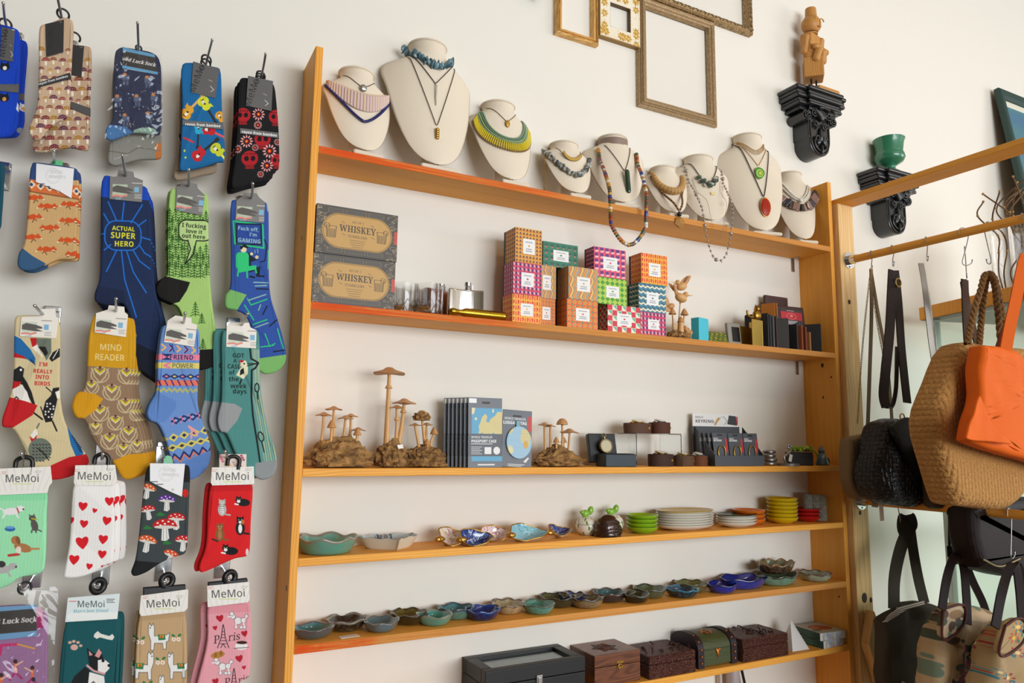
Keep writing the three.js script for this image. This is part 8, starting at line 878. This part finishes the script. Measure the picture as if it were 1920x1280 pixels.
  { const cd = thing('card_box', 'lower boxed card set with a pale spine in the right corner', 'box', [1.758, y6, 0.075]); cd.rotation.y = 0.1; const p = { ground: '#b8c0b8', front: (c) => { c.fillStyle = '#c8ccd0'; c.fillRect(0, 0, 100, 100); for (let i = 0; i < 12; i++) { c.fillStyle = ['#b8a8b8', '#c8b8a8', '#e4e4e4', '#a8b4c8'][i % 4]; c.fillRect(i * 9, 10 + (i % 3) * 20, 7, 60); } c.fillStyle = '#ece8e0'; c.fillRect(0, 0, 10, 100); }, left: (c) => { c.fillStyle = '#2c4c40'; c.fillRect(0, 0, 100, 100); lines(c, '#8ab09a', 10, 20, 70, 4, 18, 5); }, top: (c) => { c.fillStyle = '#b8b4a0'; c.fillRect(0, 0, 100, 100); el(c, '#a8502c', 55, 50, 36, 24, 0.3); el(c, '#c87a4a', 40, 44, 16, 12); el(c, '#6a7a5a', 20, 70, 16, 10); } }; printedBox('carton', cd, 0.115, 0.024, 0.118, p, 900); const c2 = copyOf(cd, 'upper boxed card set with an orange picture on top', [1.76, y6 + 0.0245, 0.078]); c2.rotation.y = -0.06; }
  // things under the sixth shelf at the bottom edge
  { const t = thing('spot_lamp', 'grey cylinder spotlight with a black cable below the sixth shelf', 'lamp', [1.4, 0.745, 0.04]); mesh('housing', lathe([[0, -0.06], [0.021, -0.06], [0.022, 0.034], [0.02, 0.038], [0.017, 0.034], [0, 0.032]], 28), mat(0xb4a8a8, 0.45, 0.2), t); mesh('bracket', T(box(0.01, 0.08, 0.02, 0.002), -0.03, 0.0, -0.028), mat(0xc8bcae, 0.6), t); mesh('cable', tube([[0.03, 0.06, -0.02], [0.045, 0.04, -0.02], [0.06, 0.02, -0.02], [0.09, -0.1, -0.02]], 0.0045, 20, 8), blackWire, t); }
}

// ---------------------------------------------------------------- hanging rack with bags
function ribbon(points, w, t, wd = V(1, 0, 0)) {   // strap of width w and thickness t along a path
  const c = new THREE.CatmullRomCurve3(points.map((p) => V(...p))), n = 36, pos = [], uv = [], idx = [];
  for (let i = 0; i <= n; i++) { const p = c.getPoint(i / n), tg = c.getTangent(i / n), wv = wd.clone().addScaledVector(tg, -wd.dot(tg)).normalize(), nv = tg.clone().cross(wv); for (const [a, b] of [[-1, -1], [1, -1], [1, 1], [-1, 1]]) { const q = p.clone().addScaledVector(wv, a * w / 2).addScaledVector(nv, b * t / 2); pos.push(q.x, q.y, q.z); uv.push(i / n * 2, a * 0.1); } }
  for (let i = 0; i < n; i++) for (let k = 0; k < 4; k++) { const a = i * 4 + k, b = i * 4 + (k + 1) % 4; idx.push(a, b, a + 4, b, b + 4, a + 4); }
  idx.push(0, 2, 1, 0, 3, 2, n * 4, n * 4 + 1, n * 4 + 2, n * 4, n * 4 + 2, n * 4 + 3);
  const g = new THREE.BufferGeometry(); g.setAttribute('position', new THREE.Float32BufferAttribute(pos, 3)); g.setAttribute('uv', new THREE.Float32BufferAttribute(uv, 2)); g.setIndex(idx); return toCreasedNormals(g, 0.7);
}
{
  const k = thing('hanging_rack', 'pale pine rack with post, top board and two hanging rods', 'rack', [1.9, 0, 0.14]);
  mesh('post', boxUV(T(box(0.08, 2.36, 0.038, 0.002), -0.0045, 1.18, 0.001), 1, 0.4), palePineMat, k);
  mesh('post', boxUV(T(box(0.08, 2.36, 0.038, 0.002), -0.0045, 1.18, 1.56), 1, 0.7), palePineMat, k);
  mesh('top_board', boxUV(T(box(0.086, 0.019, 1.6, 0.002), 0.002, 2.3695, 0.78), 2, 0.2), pineMat, k);
  for (const [y, n] of [[2.153, 0], [1.303, 1]]) { mesh('rod', boxUV(T(cyl(0.0135, 0.0135, 1.5, 20), 0, y, 0.79, Math.PI / 2), 2, y), pineMat, k); const f = mesh('flange', T(cyl(0.03, 0.03, 0.004, 28), 0, y, 0.022, Math.PI / 2), chrome, k); mesh('socket', T(cyl(0.0175, 0.0175, 0.03, 24), 0, y, 0.038, Math.PI / 2), chrome, f); mesh('screw', T(cyl(0.003, 0.003, 0.003, 8), 0, y - 0.024, 0.025, Math.PI / 2), steel, f); }
  for (const [y, r] of [[2.0, 0.007], [1.262, 0.006], [0.98, 0.013], [0.97, 0.007]]) mesh('knot', T(new THREE.SphereGeometry(1, 14, 8).scale(r, r * 1.3, 0.001), y < 0.975 ? 0.025 : -0.008, y, 0.0205), mat(0x3a2412, 0.7), k);
  const br = new THREE.Shape(); br.moveTo(-0.02, 0); br.lineTo(0.012, 0.1); br.lineTo(0.2, -0.3); br.lineTo(0.12, -0.4); br.closePath(); mesh('brace', boxUV(T(new THREE.ExtrudeGeometry(br, { depth: 0.03, bevelEnabled: true, bevelSize: 0.002, bevelThickness: 0.002, bevelSegments: 1 }), -0.02, 0.84, 0.024), 1), palePineMat, k);
}
const sHook = (label, x, y, z, drop, turn = 0, lower = 0.012) => { const t = thing('s_hook', label, 'hook', [x, y, z], 'steel hooks on the hanging rods'); t.rotation.y = turn; const R = 0.016; mesh('wire', tube([[-R, -0.006, 0], [-R * 0.8, R * 0.7, 0], [0, R, 0], [R * 0.9, R * 0.5, 0], [R, -0.012, 0], [0.002, -drop * 0.55, 0], [-lower * 0.6, -drop + 0.006, 0], [0, -drop - 0.004, 0], [lower, -drop + 0.004, 0], [lower * 1.2, -drop + 0.014, 0]], 0.0016, 50, 6), steel, t); mesh('tip', T(ball(0.0022, 8), lower * 1.2, -drop + 0.014, 0), mat(0x2a2a2a, 0.4), t); };
const rel = (t, q) => q.map(([x, y, z]) => [x - t.position.x, y - t.position.y, z - t.position.z]);
const yr = 2.153, yl = 1.303;
const lb = {}, leatherBump = (s) => lb[s] || (lb[s] = metreUV(paintBump.clone(), s, s));
const leatherB = (c, r = 0.45, s = 24, b = 0.0008) => M(c, r, { bumpMap: leatherBump(s), bumpScale: b, specularIntensity: 0.4 });
{ // beige crossbody with chain strap
  const z = 0.25; sHook('steel hook nearest the post carrying the beige bag', 1.9, yr, z, 0.05, 0.5);
  const t = thing('crossbody_bag', 'beige crossbody bag with chain strap half hidden by the black bag', 'bag', [1.89, 1.4, z]), lm = leatherB(0x8a7454, 0.55);
  cut('body', t, [[1.7163,1.5138],[1.8674,1.5333],[1.917,1.4658],[1.8944,1.3332],[1.7433,1.3198],[1.7065,1.3801]], z, { t: 0.05, bevel: 0.012, mat: lm });
  mesh('strap', ribbon([[0.0, 0.7, 0.004], [-0.01, 0.55, 0.004], [-0.045, 0.3, 0.006], [-0.085, 0.03, 0.01], [-0.088, -0.05, 0.01]], 0.016, 0.003), lm, t); mesh('strap', ribbon([[0.004, 0.7, 0], [0.03, 0.55, 0], [0.06, 0.4, 0], [0.085, 0.25, -0.01], [0.1, 0.0, -0.02]], 0.014, 0.003), lm, t);
  const ch = (a, b) => { const A0 = V(...a), B0 = V(...b), n = Math.floor(A0.distanceTo(B0) / 0.0075), ls = []; for (let i = 0; i < n; i++) { const p = A0.clone().lerp(B0, i / n); p.x -= Math.sin(i / n * 3.14) * 0.008; ls.push(T(new THREE.TorusGeometry(0.0038, 0.0011, 5, 10).scale(0.75, 1.2, 1), p.x, p.y, p.z, 0, i % 2 ? 1.5 : 0, 0)); } return merge(ls); }; mesh('chain', ch([-0.004, 0.7, 0.006], [-0.135, 0.16, 0.02]), oldBrass, t); mesh('chain', ch([0.006, 0.7, -0.004], [0.07, 0.36, -0.01]), oldBrass, t);
  mesh('leather_tag', T(box(0.03, 0.062, 0.003, 0.003), -0.085, -0.075, 0.034, 0, 0, -0.12), leatherB(0x8c7450, 0.6), t); mesh('price_tag', T(box(0.02, 0.07, 0.001, 0.0004), -0.06, -0.115, 0.036, 0, 0, 0.03), mat(0xb89a80, 0.8), t);
}
{ // black woven bag
  const z = 0.33; sHook('steel hook carrying the black woven bag', 1.9, yr, z, 0.052, 0.4);
  const t = thing('woven_bag', 'black woven leather bucket bag with wide brown strap', 'bag', [1.89, 1.34, z]); const wv = dataTex(128, 128, (u, v) => { const a = Math.floor(u * 8) + Math.floor(v * 8), fu = (u * 8) % 1, fv = (v * 8) % 1, e = a % 2 ? Math.sin(fu * 3.14) : Math.sin(fv * 3.14); return 40 + 200 * e; }, false); const bm = M(0x17151a, 0.42, { bumpMap: metreUV(wv, 9, 9), bumpScale: 0.004 });
  cut('body', t, [[1.7454,1.5652],[1.8207,1.5805],[1.9063,1.5616],[1.9806,1.5736],[2.0193,1.5033],[2.0487,1.3973],[2.0516,1.3166],[1.978,1.2979],[1.8277,1.3026],[1.7152,1.3258],[1.6839,1.3772],[1.7013,1.4676]], 0.34, { t: 0.11, bevel: 0.04, bs: 6, mat: bm, wave: 0.01, tess: 0.03 });
  cut('flap', t, [[1.7321,1.5509],[1.8189,1.5827],[1.8754,1.5535],[1.9348,1.4353],[1.9462,1.3341],[1.8586,1.3859],[1.7825,1.4773]], 0.4, { t: 0.016, bevel: 0.006, mat: bm, wave: 0.004 });
  const sm = leatherB(0x30221c, 0.42); mesh('strap', ribbon(rel(t, [[1.8892,2.0794,.335],[1.8698,2.0066,.34],[1.8392,1.868,.345],[1.7978,1.7242,.35],[1.7758,1.6455,.355],[1.7791,1.6131,.36]]), 0.034, 0.005, V(1, 0, 0.25)), sm, t); mesh('strap', ribbon(rel(t, [[1.9154,2.0845,.325],[1.9235,1.9873,.325],[1.9029,1.8197,.34],[1.8808,1.6928,.36],[1.871,1.6311,.37]]), 0.028, 0.005, V(1, 0, 0.25)), sm, t); mesh('strap_loop', ribbon(rel(t, [[1.7791,1.6131,.36],[1.8205,1.6181,.35],[1.851,1.6662,.345],[1.8878,1.8192,.335]]), 0.012, 0.005, V(1, 0, 0.5)), sm, t);
  const bk = mesh('buckle', T(new THREE.TorusGeometry(0.014, 0.0026, 6, 24), 0.002, 0.695, 0.02), oldBrass, t); for (const [x, y] of [[-0.034, 0.235], [0.046, 0.245]]) { mesh('clip', merge([T(new THREE.TorusGeometry(0.011, 0.002, 6, 20), x, y + 0.01, 0.03), T(cyl(0.004, 0.004, 0.03, 10), x, y - 0.014, 0.03), T(new THREE.TorusGeometry(0.008, 0.002, 6, 18), x, y - 0.034, 0.03)]), oldBrass, t); }
  mesh('drawstring', tube([[0.05, 0.13, 0.075], [0.08, 0.05, 0.08], [0.1, -0.02, 0.08], [0.11, -0.1, 0.075]], 0.004, 24, 8), leatherB(0x141214), t);
}
{ // silver strapped bag, its body behind the jute bag
  const z = 0.45; sHook('steel hook carrying the silver straps', 1.9, yr, z, 0.06, 0.4);
  const t = thing('shoulder_bag', 'bag with metallic silver straps, mostly behind the jute bag', 'bag', [1.9, 1.42, z - 0.02]), sm = mat(0xa09a90, 0.25, 0.6); mesh('strap', ribbon([[-0.004, 0.665, 0], [-0.006, 0.6, 0.008], [0.008, 0.4, 0.01], [0.04, 0.18, 0.01], [0.06, 0.08, 0]], 0.02, 0.003, V(1, 0, 0.3)), sm, t); mesh('strap', ribbon([[0.002, 0.665, -0.004], [0.026, 0.58, -0.006], [0.04, 0.4, -0.004], [0.07, 0.2, 0], [0.1, 0.08, 0]], 0.018, 0.003, V(1, 0, 0.3)), sm, t); mesh('body', T(box(0.2, 0.2, 0.06, 0.02, 4), 0.06, -0.02, 0), leatherB(0x5a4c40), t);
}
{ // dark brown bag
  const z = 0.54; sHook('open steel hook carrying the brown strapped bag', 1.9, yr, z + 0.03, 0.1, -0.3, 0.02); sHook('second steel hook linked below the open one', 1.9, yr - 0.06, z + 0.03, 0.08, 0.5, 0.02);
  const t = thing('leather_bag', 'dark brown leather shoulder bag low behind the jute bag', 'bag', [1.975, 1.262, z]), lm = leatherB(0x1c0f0b, 0.4), sm = leatherB(0x50331c, 0.5); mesh('strap', ribbon([[-0.07, 0.745, 0.02], [-0.078, 0.6, 0.02], [-0.08, 0.4, 0.02], [-0.08, 0.05, 0.01]], 0.034, 0.004), sm, t); mesh('strap', ribbon([[-0.06, 0.745, 0.01], [-0.03, 0.68, 0.0], [0.02, 0.5, 0], [0.06, 0.3, 0], [0.09, 0.05, 0]], 0.03, 0.004), sm, t);
  cut('body', t, [[1.8262,1.3165],[2.0582,1.3415],[2.2423,1.3267],[2.2405,1.1534],[2.1745,1.1217],[1.9982,1.1087],[1.8531,1.1437],[1.8233,1.2246]], z, { t: 0.09, bevel: 0.03, bs: 5, mat: lm }); mesh('zip', tube([[-0.13, -0.09, 0.048], [-0.05, -0.115, 0.05], [0.06, -0.1, 0.048]], 0.003, 20, 6), mat(0x8a7a50, 0.4, 0.7), t);
}
{ // jute bag
  const z = 0.64; sHook('steel hook carrying the jute bag handles', 1.9, yr, z, 0.11, 0.9, 0.016);
  const t = thing('jute_bag', 'large hexagonal braided jute bag with rope handles', 'bag', [1.85, 1.35, z]); const jb = dataTex(256, 256, (u, v) => { const row = Math.floor(u * 16), f = (u * 16) % 1, s = ((v * 14 + (row % 2 ? f * 0.5 : -f * 0.5)) % 1 + 1) % 1; return 30 + 190 * Math.sin(f * 3.14) * (0.45 + 0.55 * Math.sin(s * 3.14)) + 20 * pn(u, v, 60, 60, 2); }, false), jc = dataTex(256, 256, (u, v) => { const n = 0.5 + 0.5 * pn(u, v, 50, 70, 5), f = (v * 16) % 1; return [206 - 52 * n, 152 - 46 * n, 82 - 30 * n]; });
  const jm = M(0xffffff, 0.9, { map: metreUV(jc, 4.5, 4.5), bumpMap: metreUV(jb, 4.2, 4.2), bumpScale: 0.006 });
  const body = cut('body', t, [[1.6799,1.7784],[1.8006,1.7822],[2.0476,1.7847],[2.1598,1.7753],[2.1722,1.6226],[2.0889,1.4749],[1.9767,1.3971],[1.8309,1.3234],[1.6679,1.333],[1.5944,1.3395],[1.5553,1.4318],[1.5199,1.5577],[1.5905,1.6744]], z, { t: 0.1, bevel: 0.03, bs: 5, mat: jm, seg: 3 });
  const rope = (pts) => { const c = new THREE.CatmullRomCurve3(pts.map((p) => V(...p))), st = []; for (let s = 0; s < 3; s++) { const q = []; for (let i = 0; i <= 90; i++) { const p = c.getPoint(i / 90), a = i * 0.75 + s * 2.094; q.push([p.x + Math.cos(a) * 0.005, p.y + Math.sin(a * 0.5) * 0.001, p.z + Math.sin(a) * 0.005]); } st.push(tube(q, 0.0048, 180, 6)); } return merge(st); };
  for (const q of [[[1.6524,1.7713,.7],[1.6982,1.8432,.69],[1.8042,1.9431,.66],[1.8741,2.0083,.645],[1.8925,1.9867,.65],[1.8665,1.9002,.67],[1.833,1.7853,.69]], [[1.8862,1.799,.6],[1.8976,1.8724,.605],[1.8896,1.9584,.625],[1.8977,2.0098,.635],[1.9553,2.0079,.62],[2.0199,1.9174,.6],[2.0413,1.8111,.59]]]) mesh('rope_handle', rope(rel(t, q)), jm, t);
}
{ // orange leather bag in front
  const z = 0.74; sHook('steel hook near the frame edge carrying the orange bag', 1.9, yr, z, 0.07, 0.3);
  const t = thing('orange_bag', 'bright orange leather tote hanging in front of the jute bag', 'bag', [1.87, 1.45, z]), om = leatherB(0xe0620a, 0.65, 10, 0.0008);
  cut('body', t, [[1.6135,1.7584],[1.7147,1.7611],[1.7853,1.7526],[1.8214,1.7116],[1.9459,1.6727],[2.1158,1.6488],[2.1073,1.4311],[1.9632,1.4324],[1.8052,1.4567],[1.6816,1.4767],[1.5787,1.4957],[1.5317,1.509],[1.5822,1.6005]], z, { t: 0.05, bevel: 0.014, bs: 4, mat: om, wave: 0.005, tess: 0.03 });
  cut('folded_flap', t, [[1.5408,1.625],[1.5718,1.5582],[1.662,1.5022],[1.5745,1.5069],[1.4576,1.5138]], 0.786, { t: 0.008, bevel: 0.003, mat: om, wave: 0.004, tess: 0.02 });
  mesh('strap', ribbon(rel(t, [[1.725,1.7428,.755],[1.7679,1.8185,.75],[1.8213,1.907,.745],[1.8738,1.9987,.74],[1.9122,2.044,.735]]), 0.034, 0.004, V(1, 0, 0.3)), om, t); mesh('strap', ribbon(rel(t, [[1.7616,1.762,.72],[1.8261,1.8501,.72],[1.8743,1.9157,.725],[1.9232,2.0147,.73]]), 0.02, 0.004, V(1, 0, 0.8)), leatherB(0x7a3418, 0.5), t);
}
{ // lower rod
  sHook('steel hook on the lower rod carrying the grey tote', 1.9, yl, 0.3, 0.055, 0.8);
  const t = thing('canvas_tote', 'olive grey canvas tote with striped lining on the lower rod', 'bag', [1.87, 0.8, 0.3]), cm = M(0x453f33, 0.9, { bumpMap: metreUV(paintBump.clone(), 30, 30), bumpScale: 0.001 });
  cut('body', t, [[1.7523,.9528],[1.8819,.9953],[1.9636,.9913],[2.0511,.9631],[2.0572,.8615],[2.0135,.6692],[1.7414,.7099]], 0.32, { t: 0.05, bevel: 0.012, mat: cm, wave: 0.012, tess: 0.03 }); cut('striped_lining', t, [[1.7105,.9608],[1.7875,.9974],[1.9212,1.0062],[1.9252,.9928],[1.8334,.9867],[1.7379,.958]], 0.352, { t: 0.003, smooth: false, ground: '#cfc4b0', frame: A(1690, 1145, 1.807,.9844,.002581,-.000245,-.000148,-.00158), draw: (g) => { for (let i = 0; i < 6; i++) pl(g, '#3c2c24', 1.2, `${1650},${1166 + i * 4 - 6} ${1684},${1140 + i * 4 - 6} ${1736},${1126 + i * 4 - 6}`); } });
  mesh('handle', ribbon(rel(t, [[1.7815,.9902,.345],[1.8065,1.0777,.335],[1.8654,1.162,.32],[1.9235,1.2167,.31],[1.9556,1.2404,.305],[1.9539,1.2607,.3],[1.9199,1.2551,.3],[1.9116,1.2246,.3],[1.9311,1.1981,.3]]), 0.036, 0.004, V(1, 0, 0.4)), cm, t); mesh('handle', ribbon(rel(t, [[1.9585,1.2306,.295],[1.9602,1.1538,.3],[1.9563,1.063,.315],[1.9564,.9906,.33]]), 0.034, 0.004, V(1, 0, 0.4)), cm, t); mesh('care_label', T(box(0.022, 0.012, 0.001, 0.0003), -0.07, -0.03, 0.05, 0, 0, -0.4), mat(0xa89880, 0.8), t);
  const kl = thing('wrist_strap', 'dark looped wrist strap with two brass ends on the lower rod', 'strap', [1.9, 1.22, 0.45]); for (const s of [-1, 1]) mesh('strap', ribbon([[0.0, 0.1, 0.018], [s * 0.008, 0.03, 0.018], [s * 0.014, -0.03, 0.018]], 0.009, 0.003), leatherB(0x17130f), kl); mesh('keeper', T(box(0.044, 0.034, 0.01, 0.003), 0, -0.045, 0.018), leatherB(0x121012), kl); for (const s of [-1, 1]) mesh('brass_end', T(box(0.01, 0.024, 0.006, 0.001), s * 0.015, -0.073, 0.018), oldBrass, kl);
  const carpet = (label, z, body, clasp, frame, draw, o, h1, h2) => { const c = thing('carpet_bag', label, 'bag', [...o, z], 'floral carpet bags'); const b = cut('body', c, body, z, { t: 0.09, bevel: 0.03, bs: 5, wave: 0.012, tess: 0.03, draw, frame, ground: '#b89c74', res: 1100 }); cut('clasp_panel', c, clasp, z + 0.052, { t: 0.016, bevel: 0.006, draw, frame, ground: '#b8a080', res: 1100 }); const dm = leatherB(0x20100e, 0.4); for (const q of [h1, h2]) mesh('handle', ribbon(rel(c, q), 0.022, 0.006, V(1, 0, 0.4)), dm, c); mesh('trim', tube(clasp.concat([clasp[0]]).map(([x, y]) => [x - o[0], y - o[1], 0.062]), 0.0035, 60, 6), leatherB(0x5a2c24), c); };
  sHook('steel hook with a long drop carrying the dark carpet bag', 1.9, yl, 0.487, 0.115, 0.5, 0.02); sHook('steel hook at the right carrying the cream floral bag', 1.9, yl, 0.64, 0.12, 0.2, 0.02);
  carpet('tapestry carpet bag with red and green flowers beside the tote', 0.5, [[1.7672,1.0111],[1.8416,1.0312],[1.9678,1.0072],[1.9983,.9419],[1.9637,.7171],[1.6575,.7639],[1.7006,.9008]], [[1.6898,1.0443],[1.7648,1.049],[1.7911,1.0349],[1.7759,.9925],[1.7076,.9623],[1.6745,.9717]], A(1790, 1210, 1.8282,.9151,.002559,-.000296,-.00017,-.001474), (g) => { const r = rngOf(19); for (let i = 0; i < 120; i++) el(g, ['#b4966a', '#8c6c46', '#6a7a64', '#4a3a2c', '#bca480', '#44503f'][i % 6], 1720 + r() * 140, 1125 + r() * 210, 5 + r() * 9, 4 + r() * 6, r() * 3); for (let i = 0; i < 46; i++) el(g, ['#7a1c24', '#9a2c30', '#5c141c'][i % 3], 1775 + r() * 50, 1205 + r() * 100, 4 + r() * 6, 3 + r() * 4, r() * 3); for (let i = 0; i < 14; i++) el(g, '#2c2a28', 1770 + r() * 40, 1190 + r() * 60, 5, 3, r() * 3); }, [1.85, 0.85], [[1.684,1.043,.56],[1.7276,1.1127,.55],[1.8158,1.1644,.52],[1.8623,1.1724,.51],[1.8629,1.1399,.52],[1.8182,1.061,.55],[1.7896,.9933,.565]], [[1.8991,1.1593,.5],[1.9732,1.0816,.48],[2.0352,1.0109,.47],[2.0573,.9608,.47]]);
  carpet('cream floral bag with orange and teal blossoms at the lower right', 0.65, [[1.7614,.994],[1.8223,1.0114],[2.021,.9852],[2.0127,.7568],[1.6692,.8092],[1.7127,.924]], [[1.7101,1.0296],[1.7666,1.0428],[1.8051,1.028],[1.7884,.9832],[1.71,.9573],[1.6726,.9671]], A(1880, 1230, 1.798,.9272,.002505,-.000305,-.000187,-.001367), (g) => { const r = rngOf(29); pg(g, '#a4885c', '1800,1120 2000,1120 2000,1340 1800,1340'); for (let i = 0; i < 40; i++) { const x = 1836 + r() * 100, y = 1160 + r() * 160; flower(g, x, y, 5 + r() * 5, ['#b8481c', '#9a1c24', '#c87a2c', '#3c7a84'][i % 4], ['#c8a03c', '#e0c890'][i % 2], 6); el(g, ['#3c6a54', '#2c6a78'][i % 2], x + 8, y + 6, 4, 2, r() * 3); } }, [1.87, 0.86], [[1.667,1.0298,.71],[1.7252,1.1085,.7],[1.8477,1.1597,.66],[1.8937,1.1638,.65],[1.8661,1.1082,.67],[1.792,1.0044,.71]], [[1.9227,1.1573,.64],[1.996,1.0738,.62],[2.0576,.9756,.61]]);
}
{ // glass cabinet behind the rack
  const t = thing('glass_cabinet', 'glass display cabinet with a thick wooden top behind the bags', 'cabinet', [2.36, 0, 0.115]); t.rotation.y = -0.283; const w = 1.25, d = 0.52;
  mesh('top', boxUV(T(box(w, 0.05, d, 0.003), w / 2, 2.005, d / 2), 0), pineMat, t); mesh('top_underside', T(box(w - 0.01, 0.002, d - 0.01, 0.0005), w / 2, 1.979, d / 2), mat(0x8a8478, 0.6), t); const al = mat(0xa8a8a2, 0.3, 0.8), gl = M(0xf4fbf7, 0.03, { transmission: 1, thickness: 0, ior: 1.5 });
  for (const [x, z] of [[0.035, 0.04], [0.035, d - 0.04], [w - 0.035, 0.04], [w - 0.035, d - 0.04], [w / 2, d - 0.04]]) mesh('post', T(box(0.024, 1.6, 0.024, 0.002), x, 1.178, z), al, t);
  mesh('glass_side', T(box(0.005, 1.58, d - 0.1, 0.0005), 0.035, 1.18, d / 2), gl, t); mesh('glass_front', T(box(w - 0.1, 1.58, 0.005, 0.0005), w / 2, 1.18, d - 0.04), gl, t); for (const y of [0.85, 1.2, 1.55]) mesh('glass_shelf', T(box(w - 0.1, 0.006, d - 0.1, 0.0008), w / 2, y, d / 2), gl, t); mesh('plinth', boxUV(T(box(w, 0.378, d, 0.003), w / 2, 0.189, d / 2), 0), mat(0xd8d4ca, 0.6), t);
  const vase = (label, x, z, r, h, n, seed) => { const v = thing('glass_vase', label, 'vase', [x, 2.0305, z], 'glass vases with twigs'); mesh('glass', lathe([[0, 0], [r, 0], [r * 1.04, 0.004], [r * 1.06, h], [r, h], [r * 0.97, 0.01], [0, 0.01]], 36), M(0xffffff, 0.02, { transmission: 1, thickness: 0.003, ior: 1.5 }), v); const q = rngOf(seed); for (let i = 0; i < n; i++) { const a = q() * 6.28, pts = [[Math.cos(a) * r * 0.5, 0.014, Math.sin(a) * r * 0.5]]; for (let k = 1; k < 6; k++) pts.push([Math.cos(a) * r * 0.5 + (q() - 0.6) * 0.05 * k, 0.014 + k * h * 0.3, Math.sin(a) * r * 0.4 + (q() - 0.5) * 0.03 * k]); const tw = mesh('twig', tube(pts, 0.0028, 40, 6), mat(0x6a4c2c, 0.8), v); for (let k = 2; k < 6; k++) mesh('bud', T(ball(0.0048, 8), ...pts[k]), mat(0xa8864c, 0.7), tw); } };
  vase('left clear glass vase with bare twigs on the cabinet', 2.44, 0.42, 0.055, 0.24, 4, 3); vase('right clear glass vase with twigs at the frame edge', 2.62, 0.4, 0.06, 0.3, 5, 8);
}

renderer.render(scene, camera);
